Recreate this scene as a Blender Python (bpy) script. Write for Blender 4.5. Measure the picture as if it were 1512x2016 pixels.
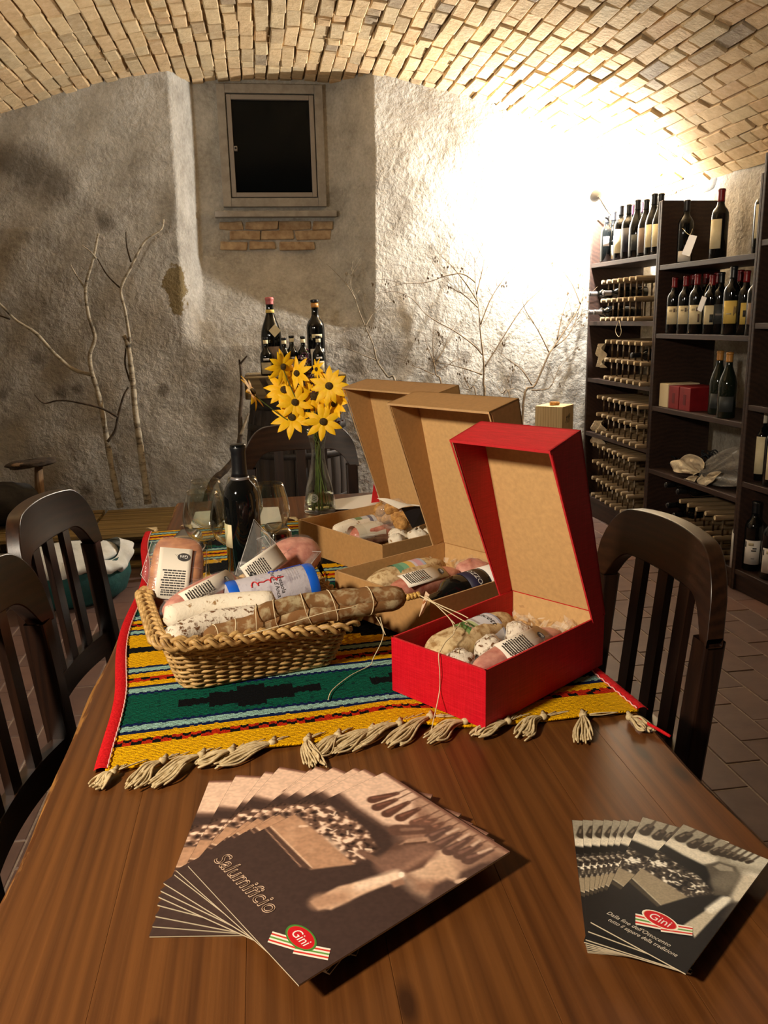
import bpy, bmesh, math, random
from mathutils import Vector, Matrix
random.seed(7)
for o in list(bpy.data.objects): bpy.data.objects.remove(o, do_unlink=True)
S = bpy.context.scene
COL = S.collection
PI = math.pi
R = math.radians

# ------------------------------------------------------------------ camera
CAM_Z = 1.32
F_PX, YAW, PITCH, ROLL = 1593.3, R(8.21), R(13.426), R(-1.357)
fw = Vector((math.sin(YAW)*math.cos(PITCH), math.cos(YAW)*math.cos(PITCH), -math.sin(PITCH)))
r0 = Vector((math.cos(YAW), -math.sin(YAW), 0)); u0 = r0.cross(fw)
rt = math.cos(ROLL)*r0 + math.sin(ROLL)*u0
up = -math.sin(ROLL)*r0 + math.cos(ROLL)*u0
cd = bpy.data.cameras.new('camera'); cam = bpy.data.objects.new('camera', cd); COL.objects.link(cam)
cd.sensor_fit = 'VERTICAL'; cd.sensor_height = 32.0; cd.lens = 32.0*F_PX/2016.0
cd.clip_start = 0.02; cd.clip_end = 60
CL = Vector((0, 0, CAM_Z))
cam.matrix_world = Matrix(((rt.x, up.x, -fw.x, CL.x), (rt.y, up.y, -fw.y, CL.y), (rt.z, up.z, -fw.z, CL.z), (0, 0, 0, 1)))
S.camera = cam

# ------------------------------------------------------------------ world, lights, exposure
w = bpy.data.worlds.new('night'); S.world = w; w.use_nodes = True
w.node_tree.nodes['Background'].inputs[0].default_value = (0.010, 0.011, 0.014, 1)
w.node_tree.nodes['Background'].inputs[1].default_value = 0.3
vs = S.view_settings
vs.view_transform = 'Standard'; vs.look = 'None'; vs.gamma = 1.0; vs.use_curve_mapping = False
vs.exposure = 0.0

def light(name, kind, loc, energy, color, size=0.1, aim=None, spot=None, blend=0.5):
    l = bpy.data.lights.new(name, kind); l.energy = energy; l.color = color
    if kind in ('POINT', 'SPOT'): l.shadow_soft_size = size
    if kind == 'AREA': l.shape = 'DISK'; l.size = size
    if kind == 'SPOT': l.spot_size = spot; l.spot_blend = blend
    o = bpy.data.objects.new(name, l); COL.objects.link(o); o.location = loc
    if aim is not None:
        o.rotation_euler = (Vector(aim)-Vector(loc)).to_track_quat('-Z', 'Y').to_euler()
    return o
LAMP = (2.02, 4.90, 2.02)
light('halogen_lamp_light', 'POINT', LAMP, 260, (1.0, 0.97, 0.92), 0.022)
light('ceiling_lamp_light', 'SPOT', (-1.22, 0.18, 1.98), 235, (1.0, 0.86, 0.68), 0.10, (0.25, 1.35, 0.75), R(100), 0.6)
light('vault_fill_uplight', 'SPOT', (-1.5, 2.4, 1.70), 85, (1.0, 0.92, 0.79), 0.08, (-0.6, 3.5, 2.75), R(105), 0.8)  # added light without a fixture: brightens the vault and gives bounced fill

# ------------------------------------------------------------------ survey helpers: a sight line from the camera cut with a real plane
def ray(x, y): return fw + (x-756.0)/F_PX*rt - (y-1008.0)/F_PX*up
def onz(x, y, z): d = ray(x, y); return CL + d*((z-CL.z)/d.z)
def ony(x, y, Y): d = ray(x, y); return CL + d*((Y-CL.y)/d.y)
def onx(x, y, X): d = ray(x, y); return CL + d*((X-CL.x)/d.x)
def pix(p):
    v = Vector(p)-CL; k = v.dot(fw); return (756+F_PX*v.dot(rt)/k, 1008-F_PX*v.dot(up)/k, k)

# ------------------------------------------------------------------ colour and materials
def lin(c):
    return tuple(((v/255.0)/12.92 if v/255.0 <= 0.04045 else ((v/255.0+0.055)/1.055)**2.4) for v in c[:3]) + (1.0,)
MATS = {}
def nt(name):
    m = bpy.data.materials.new(name); m.use_nodes = True
    t = m.node_tree; b = t.nodes['Principled BSDF']; MATS[name] = m
    return m, t, b
def nd(t, kind, **kw):
    n = t.nodes.new(kind)
    for k, v in kw.items():
        if k.startswith('in_'):
            key = k[3:]; key = int(key) if key.isdigit() else key.replace('_', ' ')
            n.inputs[key].default_value = v
        else: setattr(n, k, v)
    return n
def coords(t, scale=(1, 1, 1), kind='Object', rnd=0.0, rot=(0, 0, 0)):
    tc = nd(t, 'ShaderNodeTexCoord'); mp = nd(t, 'ShaderNodeMapping')
    mp.inputs['Scale'].default_value = scale; mp.inputs['Rotation'].default_value = rot
    t.links.new(tc.outputs[kind], mp.inputs[0])
    if rnd:
        oi = nd(t, 'ShaderNodeObjectInfo'); mu = nd(t, 'ShaderNodeMath', operation='MULTIPLY'); mu.inputs[1].default_value = rnd
        t.links.new(oi.outputs['Random'], mu.inputs[0])
        cb = nd(t, 'ShaderNodeCombineXYZ')
        for i in range(3): t.links.new(mu.outputs[0], cb.inputs[i])
        t.links.new(cb.outputs[0], mp.inputs['Location'])
    return mp.outputs[0]
def ramp(t, fac, stops):
    r = nd(t, 'ShaderNodeValToRGB'); e = r.color_ramp.elements
    while len(e) < len(stops): e.new(0.5)
    for el, (p, c) in zip(e, stops): el.position = p; el.color = lin(c) if max(c) > 1.001 else tuple(c)+(1,)
    t.links.new(fac, r.inputs[0]); return r.outputs[0]
def mixc(t, fac, a, b, mode='MIX'):
    m = nd(t, 'ShaderNodeMix', data_type='RGBA', blend_type=mode)
    for sock, v in ((m.inputs[0], fac), (m.inputs[6], a), (m.inputs[7], b)):
        if isinstance(v, (int, float)): sock.default_value = v
        elif isinstance(v, tuple): sock.default_value = v
        else: t.links.new(v, sock)
    return m.outputs[2]
def noise(t, vec, scale, detail=3, rough=0.55, dist=0.0):
    n = nd(t, 'ShaderNodeTexNoise'); n.inputs['Scale'].default_value = scale; n.inputs['Detail'].default_value = detail
    n.inputs['Roughness'].default_value = rough; n.inputs['Distortion'].default_value = dist
    if vec is not None: t.links.new(vec, n.inputs['Vector'])
    return n.outputs['Fac']
def bump(t, b, h, strength=0.3, dist=0.01):
    n = nd(t, 'ShaderNodeBump'); n.inputs['Strength'].default_value = strength; n.inputs['Distance'].default_value = dist
    t.links.new(h, n.inputs['Height']); t.links.new(n.outputs[0], b.inputs['Normal']); return n
def mat(name, c1, c2=None, rough=0.6, scale=30, bumpk=0.0, bdist=0.004, metal=0.0, stretch=(1, 1, 1), lo=0.35, hi=0.65, rnd=0.0, spec=None, coat=0.0, bscale=None, detail=4):
    m, t, b = nt(name)
    b.inputs['Roughness'].default_value = rough; b.inputs['Metallic'].default_value = metal
    if spec is not None: b.inputs['Specular IOR Level'].default_value = spec
    if coat: b.inputs['Coat Weight'].default_value = coat; b.inputs['Coat Roughness'].default_value = 0.12
    b.inputs['Base Color'].default_value = lin(c1)
    if c2 or bumpk:
        v = coords(t, stretch, rnd=rnd); n = noise(t, v, scale, detail)
        if c2: t.links.new(ramp(t, n, [(lo, c1), (hi, c2)]), b.inputs['Base Color'])
        if bumpk: bump(t, b, n if bscale is None else noise(t, v, bscale, 3), bumpk, bdist)
    return m
def wood(name, dark, mid, light_, axis=1, rough=0.4, scale=1.0, ring=26, coat=0.0, bumpk=0.06):
    m, t, b = nt(name)
    st = [9.0, 9.0, 9.0]; st[axis] = 0.9
    v = coords(t, tuple(s*scale for s in st), rnd=17.0)
    n1 = noise(t, v, 1.3, 3, 0.5, 0.6)
    wv = nd(t, 'ShaderNodeTexWave', wave_type='RINGS', rings_direction='XYZ'[axis]); wv.inputs['Scale'].default_value = ring/14
    wv.inputs['Distortion'].default_value = 7.0; wv.inputs['Detail'].default_value = 2.5; wv.inputs['Detail Scale'].default_value = 0.8
    t.links.new(v, wv.inputs['Vector'])
    st2 = [90.0, 90.0, 90.0]; st2[axis] = 2.0
    n2 = noise(t, coords(t, tuple(s*scale for s in st2), rnd=5.0), 2.0, 2)
    c = ramp(t, wv.outputs['Fac'], [(0.12, dark), (0.5, mid), (0.9, light_)])
    c = mixc(t, 0.55, c, ramp(t, n1, [(0.3, dark), (0.55, mid), (0.75, light_)]))
    c = mixc(t, 0.35, c, ramp(t, n2, [(0.3, dark), (0.7, light_)]))
    t.links.new(c, b.inputs['Base Color']); b.inputs['Roughness'].default_value = rough
    if coat: b.inputs['Coat Weight'].default_value = coat; b.inputs['Coat Roughness'].default_value = 0.25
    if bumpk: bump(t, b, n2, bumpk, 0.002)
    return m
def glassmat(name, col=(252, 253, 252), rough=0.02, ior=1.5):      # thin clear glass: looks through, with a Fresnel sheen
    m, t, b = nt(name); t.nodes.remove(b)
    out = t.nodes['Material Output']
    tr = nd(t, 'ShaderNodeBsdfTransparent'); tr.inputs[0].default_value = lin(col)
    gl = nd(t, 'ShaderNodeBsdfGlossy'); gl.inputs['Roughness'].default_value = rough
    lw = nd(t, 'ShaderNodeLayerWeight'); pw = nd(t, 'ShaderNodeMath', operation='POWER'); pw.inputs[1].default_value = 2.2; t.links.new(lw.outputs['Facing'], pw.inputs[0])
    fz = nd(t, 'ShaderNodeMath', operation='MULTIPLY_ADD'); fz.inputs[1].default_value = .85; fz.inputs[2].default_value = .05; t.links.new(pw.outputs[0], fz.inputs[0])
    mx = nd(t, 'ShaderNodeMixShader'); t.links.new(fz.outputs[0], mx.inputs[0]); t.links.new(tr.outputs[0], mx.inputs[1]); t.links.new(gl.outputs[0], mx.inputs[2])
    t.links.new(mx.outputs[0], out.inputs[0]); return m
def thinfilm(name, alpha=0.16, col=(235, 235, 235), rough=0.12, wr=60):
    m, t, b = nt(name)
    b.inputs['Base Color'].default_value = lin(col); b.inputs['Roughness'].default_value = rough
    b.inputs['Specular IOR Level'].default_value = 0.8
    b.inputs['Alpha'].default_value = alpha
    bump(t, b, noise(t, coords(t), wr, 2), 0.35, 0.01)
    return m
def attrmat(name, rough=0.7, bumpk=0.0, bscale=200, spec=0.3, attr='col', vary=0.0):
    m, t, b = nt(name)
    a = nd(t, 'ShaderNodeAttribute', attribute_name=attr)
    c = a.outputs['Color']
    if vary:
        n = noise(t, coords(t), bscale*0.6, 3)
        c = mixc(t, vary, c, ramp(t, n, [(0.3, (0.25, 0.25, 0.25)), (0.7, (1, 1, 1))]), 'MULTIPLY')
    t.links.new(c, b.inputs['Base Color'])
    b.inputs['Roughness'].default_value = rough; b.inputs['Specular IOR Level'].default_value = spec
    if bumpk: bump(t, b, noise(t, coords(t), bscale, 3), bumpk, 0.004)
    return m

# ------------------------------------------------------------------ mesh builder
OFF = {}
class MB:
    def __init__(self): self.v = []; self.f = []; self.c = []; self.cur = None
    def add(self, vs_, fs_, col=None):
        n = len(self.v); self.v += [Vector(p) for p in vs_]
        for q in fs_: self.f.append([i+n for i in q]); self.c.append(col if col is not None else self.cur)
        return self
    def box(self, a, b, col=None, M=None):
        x0, y0, z0 = a; x1, y1, z1 = b
        vs_ = [Vector(p) for p in ((x0, y0, z0), (x1, y0, z0), (x1, y1, z0), (x0, y1, z0), (x0, y0, z1), (x1, y0, z1), (x1, y1, z1), (x0, y1, z1))]
        if M is not None: vs_ = [M @ p for p in vs_]
        return self.add(vs_, [(0, 3, 2, 1), (4, 5, 6, 7), (0, 1, 5, 4), (1, 2, 6, 5), (2, 3, 7, 6), (3, 0, 4, 7)], col)
    def prism(self, pts, d, col=None):          # polygon of 3-D points pushed along vector d
        n = len(pts); d = Vector(d); a = [Vector(p) for p in pts]
        vs_ = a + [p+d for p in a]
        fs_ = [list(range(n))[::-1], [i+n for i in range(n)]] + [(i, (i+1) % n, (i+1) % n+n, i+n) for i in range(n)]
        return self.add(vs_, fs_, col)
    def tube(self, path, rad, seg=8, col=None, cap=True, flat=None):
        P = [Vector(p) for p in path]; n = len(P)
        rr = rad if isinstance(rad, (list, tuple)) else [rad]*n
        t0 = (P[1]-P[0]).normalized(); a = t0.orthogonal().normalized(); vs_ = []
        for i in range(n):
            t = (P[min(i+1, n-1)]-P[max(i-1, 0)])
            t = t.normalized() if t.length > 1e-9 else t0
            a = (a - t*a.dot(t)); a = a.normalized() if a.length > 1e-6 else t.orthogonal().normalized()
            b = t.cross(a)
            for k in range(seg):
                th = 2*PI*k/seg; vs_.append(P[i] + (a*math.cos(th)+b*math.sin(th))*rr[i])
        fs_ = [(i*seg+k, i*seg+(k+1) % seg, (i+1)*seg+(k+1) % seg, (i+1)*seg+k) for i in range(n-1) for k in range(seg)]
        if cap: fs_ += [list(range(seg))[::-1], [(n-1)*seg+k for k in range(seg)]]
        return self.add(vs_, fs_, col)
    def lathe(self, prof, c=(0, 0, 0), seg=24, col=None, M=None, cols=None):
        c = Vector(c); vs_ = []
        for r, z in prof:
            for k in range(seg):
                th = 2*PI*k/seg; p = Vector((r*math.cos(th), r*math.sin(th), z))
                vs_.append((M @ p if M is not None else p)+c)
        n = len(prof)
        for i in range(n-1):
            q = [(i*seg+k, i*seg+(k+1) % seg, (i+1)*seg+(k+1) % seg, (i+1)*seg+k) for k in range(seg)]
            if i == 0: base = len(self.v); self.v += vs_
            cc = cols[i] if cols else (col if col is not None else self.cur)
            for f in q: self.f.append([j+base for j in f]); self.c.append(cc)
        return self
    def grid(self, fn, nu, nv, col=None, closed_u=False):
        vs_ = [Vector(fn(i/nu, j/nv)) for j in range(nv+1) for i in range(nu+1)]
        base = len(self.v); self.v += vs_
        for j in range(nv):
            for i in range(nu):
                a = j*(nu+1)+i
                self.f.append([base+a, base+a+1, base+a+nu+2, base+a+nu+1])
                self.c.append(col((i+.5)/nu, (j+.5)/nv) if callable(col) else (col if col is not None else self.cur))
        return self
    def ell(self, c, r, M=None, nu=20, nv=12, col=None, jit=0.0, p=1.0, seed=0):
        rnd = random.Random(seed); c = Vector(c); vs_ = []
        ph = [rnd.uniform(0, 6.28) for _ in range(6)]
        sg = lambda x: math.copysign(abs(x)**p, x)
        for j in range(nv+1):
            la = -PI/2+PI*j/nv
            for i in range(nu):
                lo = 2*PI*i/nu
                d = Vector((sg(math.cos(la))*sg(math.cos(lo)), sg(math.cos(la))*sg(math.sin(lo)), sg(math.sin(la))))
                k = 1+jit*(math.sin(3*lo+ph[0])*math.cos(2*la+ph[1])+0.6*math.sin(5*lo+4*la+ph[2])+0.5*math.sin(7*la-2*lo+ph[3]))
                q = Vector((d.x*r[0], d.y*r[1], d.z*r[2]))*k
                vs_.append((M @ q if M is not None else q)+c)
        fs_ = [(j*nu+i, j*nu+(i+1) % nu, (j+1)*nu+(i+1) % nu, (j+1)*nu+i) for j in range(nv) for i in range(nu)]
        return self.add(vs_, fs_, col)
    def build(self, name, m, parent=None, smooth=False, bevel=0.0, bseg=2, auto=None):
        off = OFF.get(parent.name, Vector()) if parent is not None else Vector()
        me = bpy.data.meshes.new(name)
        me.from_pydata([p-off for p in self.v], [], self.f); me.materials.append(MATS[m] if isinstance(m, str) else m)
        if any(c is not None for c in self.c):
            at = me.attributes.new('col', 'FLOAT_COLOR', 'CORNER'); buf = []
            for f, c in zip(self.f, self.c):
                c = c or (0.5, 0.5, 0.5, 1)
                c = lin(c) if max(c[:3]) > 1.001 else (tuple(c[:3])+(1.0,))
                buf += list(c)*len(f)
            at.data.foreach_set('color', buf)
        bm = bmesh.new(); bm.from_mesh(me); bmesh.ops.remove_doubles(bm, verts=bm.verts, dist=1e-6)
        bmesh.ops.recalc_face_normals(bm, faces=bm.faces); bm.to_mesh(me); bm.free()
        if smooth: me.polygons.foreach_set('use_smooth', [True]*len(me.polygons))
        if auto: me.set_sharp_from_angle(angle=R(auto))
        me.update()
        o = bpy.data.objects.new(name, me); COL.objects.link(o)
        if parent is not None: o.parent = parent
        OFF[o.name] = off.copy()
        if bevel:
            bv = o.modifiers.new('bevel', 'BEVEL'); bv.width = bevel; bv.segments = bseg; bv.limit_method = 'ANGLE'; bv.angle_limit = R(40)
        return o
def tag(o, label, cat, group=None):
    o['label'] = label; o['category'] = cat
    if group: o['group'] = group
    return o
def thing(name, label, cat, loc=(0, 0, 0), group=None, rotz=0.0):
    o = bpy.data.objects.new(name, None); COL.objects.link(o); o.empty_display_size = 0.05
    o.location = loc; o.rotation_euler = (0, 0, rotz)
    OFF[o.name] = Vector(loc) if not rotz else Vector()
    return tag(o, label, cat, group)
def local(o):                                    # from now on parts of o are given in its own coordinates
    OFF[o.name] = Vector(); return o
def struct(o): o['kind'] = 'structure'; return o
def copy_tree(src, loc=None, rotz=None, label=None, parent=None):
    c = src.copy(); COL.objects.link(c)
    if parent is not None: c.parent = parent
    if loc is not None: c.location = loc
    if rotz is not None: c.rotation_euler = (0, 0, rotz)
    if label: c['label'] = label
    for ch in src.children: copy_tree(ch, parent=c)
    return c
def inst(src, parent, M=None, loc=None):         # a copy of a piece sharing its mesh
    c = src.copy(); COL.objects.link(c); c.parent = parent
    if M is not None: c.matrix_local = M
    if loc is not None: c.location = loc
    return c
def frame(ex, ey, ez, o=(0, 0, 0)):
    ex, ey, ez = Vector(ex), Vector(ey), Vector(ez)
    return Matrix(((ex.x, ey.x, ez.x, o[0]), (ex.y, ey.y, ez.y, o[1]), (ex.z, ey.z, ez.z, o[2]), (0, 0, 0, 1)))
def spline(pts, n=8):
    P = [Vector(p) for p in pts]; out = []
    for i in range(len(P)-1):
        p0, p1, p2, p3 = P[max(i-1, 0)], P[i], P[i+1], P[min(i+2, len(P)-1)]
        for k in range(n):
            t = k/n
            out.append(0.5*((2*p1)+(p2-p0)*t+(2*p0-5*p1+4*p2-p3)*t*t+(3*p1-p0-3*p2+p3)*t**3))
    out.append(P[-1]); return out
def text(name, body, size, m, parent, M, outline=0.0, extrude=0.0003, shear=0.0, align='LEFT', spacing=1.0, bold=0.0, xs=1.0):
    cu = bpy.data.curves.new(name, 'FONT'); cu.body = body; cu.size = size; cu.align_x = align; cu.shear = shear
    cu.space_character = spacing; cu.resolution_u = 3; cu.offset = bold
    if outline: cu.fill_mode = 'NONE'; cu.bevel_depth = outline; cu.bevel_resolution = 0
    else: cu.extrude = extrude
    tmp = bpy.data.objects.new(name, cu); COL.objects.link(tmp)
    bpy.context.view_layer.update()
    me = bpy.data.meshes.new_from_object(tmp.evaluated_get(bpy.context.evaluated_depsgraph_get()))
    bpy.data.objects.remove(tmp, do_unlink=True); bpy.data.curves.remove(cu)
    me.materials.clear(); me.materials.append(MATS[m])
    me.name = name
    o = bpy.data.objects.new(name, me); COL.objects.link(o); o.parent = parent
    off = OFF.get(parent.name, Vector())
    M = Matrix.Translation(-off) @ M @ Matrix.Diagonal((xs, 1, 1, 1))
    me.transform(M); OFF[o.name] = off.copy()
    return o
# ================================================================== THE SETTING
YW, XR, XL, YF = 5.20, 2.60, -2.20, -6.5
VR, VX, VZ = 4.386, 0.178, 2.781-4.386           # vault: radius, axis x, axis z
def arch(x): return VZ + math.sqrt(VR*VR-(x-VX)**2)
def sstep(a, b, x):
    t = min(1, max(0, (x-a)/(b-a))); return t*t*(3-2*t)
def lstep(a, b, x): return min(1, max(0, (x-a)/(b-a)))

# plaster of the end wall
def plaster(name, tint, spots=(), patch=()):
    m, t, b = nt(name)
    v = coords(t)
    big = noise(t, v, 1.6, 4, 0.6, 0.4); mid = noise(t, v, 7, 5, 0.62, 0.2); fine = noise(t, v, 55, 4, 0.6)
    c = ramp(t, big, [(0.30, tuple(k*0.80 for k in tint)), (0.5, tint), (0.72, tuple(min(255, k*1.13) for k in tint))])
    c = mixc(t, 0.45, c, ramp(t, mid, [(0.32, (112, 104, 92)), (0.55, (184, 179, 168)), (0.75, (216, 212, 204))]))
    c = mixc(t, 0.20, c, ramp(t, fine, [(0.3, (110, 100, 86)), (0.7, (226, 220, 208))]))
    sep = nd(t, 'ShaderNodeSeparateXYZ'); t.links.new(v, sep.inputs[0])
    if spots:
        geo = v; acc = None
        wob = noise(t, v, 26, 4, 0.7)
        for (x, z, r) in spots:
            sub = nd(t, 'ShaderNodeVectorMath', operation='DISTANCE'); sub.inputs[1].default_value = (x, YW, z)
            flat = nd(t, 'ShaderNodeCombineXYZ'); flat.inputs[1].default_value = YW
            t.links.new(sep.outputs[0], flat.inputs[0]); t.links.new(sep.outputs[2], flat.inputs[2]); t.links.new(flat.outputs[0], sub.inputs[0])
            dv = nd(t, 'ShaderNodeMath', operation='DIVIDE'); dv.inputs[1].default_value = r; t.links.new(sub.outputs['Value'], dv.inputs[0])
            acc2 = dv.outputs[0]
            if acc is not None:
                mn = nd(t, 'ShaderNodeMath', operation='MINIMUM'); t.links.new(acc, mn.inputs[0]); t.links.new(acc2, mn.inputs[1]); acc2 = mn.outputs[0]
            acc = acc2
        ad = nd(t, 'ShaderNodeMath', operation='MULTIPLY_ADD'); t.links.new(wob, ad.inputs[0]); ad.inputs[1].default_value = 1.1; t.links.new(acc, ad.inputs[2])
        mr = nd(t, 'ShaderNodeMapRange'); t.links.new(ad.outputs[0], mr.inputs[0])
        mr.inputs['From Min'].default_value = 0.95; mr.inputs['From Max'].default_value = 1.75; mr.inputs['To Min'].default_value = 0.62; mr.inputs['To Max'].default_value = 0.0
        c = mixc(t, mr.outputs[0], c, lin((74, 62, 48)))
    if patch:
        x, z, sx, sz = patch
        mp = nd(t, 'ShaderNodeMapping'); mp.inputs['Location'].default_value = (-x/sx, 0, -z/sz); mp.inputs['Scale'].default_value = (1/sx, 0, 1/sz)
        t.links.new(v, mp.inputs[0])
        ln = nd(t, 'ShaderNodeVectorMath', operation='LENGTH'); t.links.new(mp.outputs[0], ln.inputs[0])
        ad = nd(t, 'ShaderNodeMath', operation='MULTIPLY_ADD'); t.links.new(noise(t, v, 14, 4, 0.7), ad.inputs[0]); ad.inputs[1].default_value = 1.6; t.links.new(ln.outputs['Value'], ad.inputs[2])
        mr = nd(t, 'ShaderNodeMapRange'); t.links.new(ad.outputs[0], mr.inputs[0]); mr.inputs['From Min'].default_value = 1.5; mr.inputs['From Max'].default_value = 1.62; mr.inputs['To Min'].default_value = 1; mr.inputs['To Max'].default_value = 0
        c = mixc(t, mr.outputs[0], c, lin((122, 106, 74)))
    t.links.new(c, b.inputs['Base Color']); b.inputs['Roughness'].default_value = 0.92; b.inputs['Specular IOR Level'].default_value = 0.2
    h = nd(t, 'ShaderNodeMath', operation='MULTIPLY_ADD'); h.inputs[1].default_value = 0.9
    t.links.new(noise(t, v, 32, 5, 0.62, 0.3), h.inputs[0]); t.links.new(noise(t, v, 9, 2), h.inputs[2])
    bump(t, b, h.outputs[0], 0.85, 0.016)
    return m
SP = []
for px, py, r in ((74, 706, .05), (120, 772, .05), (153, 765, .04), (322, 768, .045), (425, 745, .10), (430, 820, .10), 
                  (60, 335, .16), (110, 365, .13), (20, 318, .13), (2, 775, .05), (860, 720, .07), (760, 700, .13), (700, 720, .10), (915, 705, .05), (1010, 745, .07), (1130, 775, .06), (690, 670, .10),
                  (205, 438, .06), (170, 965, .04)):
    p = ony(px, py, YW); SP.append((p.x, p.z, r))
pp = ony(345, 570, YW)
plaster('plaster_end_wall', (174, 169, 158), SP, (pp.x, pp.z, 0.085, 0.19))
plaster('plaster_side_wall', (168, 158, 142))

wl_t, wl_b = ony(345, 300, YW).x, ony(365, 680, YW).x
wr_t, wr_b = ony(735, 300, YW).x, ony(735, 665, YW).x
ND = 0.30
def wall_fn(u, v):
    x = XL-0.05 + (XR-XL+0.1)*u; zt = arch(min(XR, max(XL, x)))+0.03; z = zt*v
    k = lstep(2.3, 1.2, z)
    xl = wl_t+(wl_b-wl_t)*k; xr = wr_t+(wr_b-wr_t)*k
    d = lstep(xl-0.006, xl+0.105, x)*lstep(xr+0.006, xr-0.215, x)
    dz = lstep(1.17, 1.74, z)
    d = ND*min(sstep(0, 1, d)*.25+d*.75, 1)*(dz*.8+.2*sstep(0, 1, dz))
    n = 0.006*math.sin(3.1*x+1.7*z)+0.005*math.sin(5.3*x-4.1*z+1)+0.004*math.sin(9*x+7*z)+0.003*math.sin(17*x-13*z)
    if z > 2.0 and 0.35 < d/ND: n = 0
    return (x, YW+d+n, z)
wall_back = struct(MB().grid(wall_fn, 420, 220).build('wall_back', 'plaster_end_wall', smooth=True))

def tilestruct(): pass
m, t, b = nt('brick_wall_old')
oi = nd(t, 'ShaderNodeObjectInfo'); geo = nd(t, 'ShaderNodeNewGeometry')
sm = nd(t, 'ShaderNodeMath', operation='ADD'); t.links.new(oi.outputs['Random'], sm.inputs[0]); t.links.new(geo.outputs['Random Per Island'], sm.inputs[1])
fr = nd(t, 'ShaderNodeMath', operation='FRACT'); t.links.new(sm.outputs[0], fr.inputs[0])
v = coords(t, rnd=9.0)
c = ramp(t, fr.outputs[0], [(0.0, (212, 182, 136)), (0.25, (222, 192, 148)), (0.45, (204, 168, 126)), (0.62, (228, 202, 158)), (0.8, (206, 186, 148)), (0.96, (172, 150, 118)), (0.985, (124, 116, 106))])
c = mixc(t, 0.35, c, ramp(t, noise(t, v, 24, 4, 0.65), [(0.3, (168, 134, 94)), (0.55, (218, 190, 146)), (0.75, (238, 222, 190))]))
t.links.new(c, b.inputs['Base Color']); b.inputs['Roughness'].default_value = 0.9; b.inputs['Specular IOR Level'].default_value = 0.2
bump(t, b, noise(t, v, 50, 4, 0.6), 0.6, 0.006)
mat('mortar', (168, 138, 96), (200, 172, 128), rough=0.95, scale=30, bumpk=0.6, bdist=0.008)
mat('window_brick', (140, 110, 80), (186, 162, 128), rough=0.9, scale=22, bumpk=0.5, bdist=0.004, rnd=9, lo=0.3, hi=0.7)

# vault (ceiling): mortar bed with bricks below it
def vault_fn(u, v):
    x = XL-0.06+(XR-XL+0.12)*u; y = YF+(5.72-YF)*v
    rr = VR+0.014; return (x, y, VZ+math.sqrt(rr*rr-(x-VX)**2))
ceiling = struct(MB().grid(vault_fn, 80, 60).build('ceiling', 'mortar', smooth=True))
CP, BLN = 0.0765, 0.215                          # course pitch, brick length with joint
def brick_verts(rnd, L, Wd, T):
    e = 0.0045
    j = lambda s: rnd.uniform(-s, s)
    lo = [Vector((sx*(Wd/2-e)+j(.003), sy*(L/2-e)+j(.004), -T/2+j(.003))) for sx, sy in ((-1, -1), (1, -1), (1, 1), (-1, 1))]
    md = [Vector((sx*(Wd/2)+j(.003), sy*(L/2)+j(.004), -T/2+e+j(.001))) for sx, sy in ((-1, -1), (1, -1), (1, 1), (-1, 1))]
    hi = [Vector((p.x, p.y, T/2)) for p in md]
    fs_ = [(3, 2, 1, 0)] + [(i, (i+1) % 4, (i+1) % 4+4, i+4) for i in range(4)] + [(i+4, (i+1) % 4+4, (i+1) % 4+8, i+8) for i in range(4)]
    return lo+md+hi, fs_
brnd = random.Random(3)
protos = []
for L in (BLN-0.012, BLN-0.012, BLN-0.012, BLN*0.5-0.010, BLN*0.5-0.010, BLN*0.72-0.012):
    vs_, fs_ = brick_verts(brnd, L, CP-0.008, 0.045)
    me = bpy.data.meshes.new('brick'); me.from_pydata(vs_, [], fs_); me.materials.append(MATS['brick_wall_old']); me.update(); protos.append((me, L))
th0 = math.asin((XL-VX)/VR); th1 = math.asin((XR-VX)/VR)
nco = int((th1-th0)*VR/CP)
cand = []
for i in range(nco):
    th = th0+(i+.5)*(th1-th0)/nco
    y = 2.75+brnd.uniform(0, BLN)
    while y < 5.60:
        k = brnd.choice((0, 1, 2, 0, 1, 2, 3, 4, 5)); L = protos[k][1]
        yc = y+L/2
        if yc+L/2 > 5.70: break
        if yc-L/2 < YW-0.02 or (-0.55 < VX+VR*math.sin(th) < 0.86):
            rr = VR-0.016+brnd.uniform(-0.007, 0.006)+0.0225
            th_ = th+(brnd.uniform(-.003, .003)+.006*math.sin(yc*2.3+i*.31))/VR; px_ = VX+rr*math.sin(th_); pz_ = VZ+rr*math.cos(th_)
            tw = brnd.uniform(-0.03, 0.03)
            Mx = Matrix.Translation((px_, yc, pz_)) @ Matrix.Rotation(th+brnd.uniform(-.03, .03), 4, 'Y') @ Matrix.Rotation(tw, 4, 'Z')
            q = pix((px_, yc, pz_))
            infr = -20 < q[0] < 1532 and -20 < q[1] < 640
            cand.append((-(L/(q[2]**2)) if infr else 1.0, k, Mx))
        y += L+0.012
cand.sort(key=lambda a: a[0])
restb = MB()
for n_, (key, k, Mx) in enumerate(cand):
    me = protos[k][0]
    if n_ < 300 and key < 0:
        o = bpy.data.objects.new('brick', me); COL.objects.link(o); o.parent = ceiling; o.matrix_local = Mx
    else:
        restb.add([Mx @ p.co for p in me.vertices], [list(f.vertices) for f in me.polygons])
rb = restb.build('brick_course', 'brick_wall_old', ceiling); rb['kind'] = 'stuff'

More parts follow.
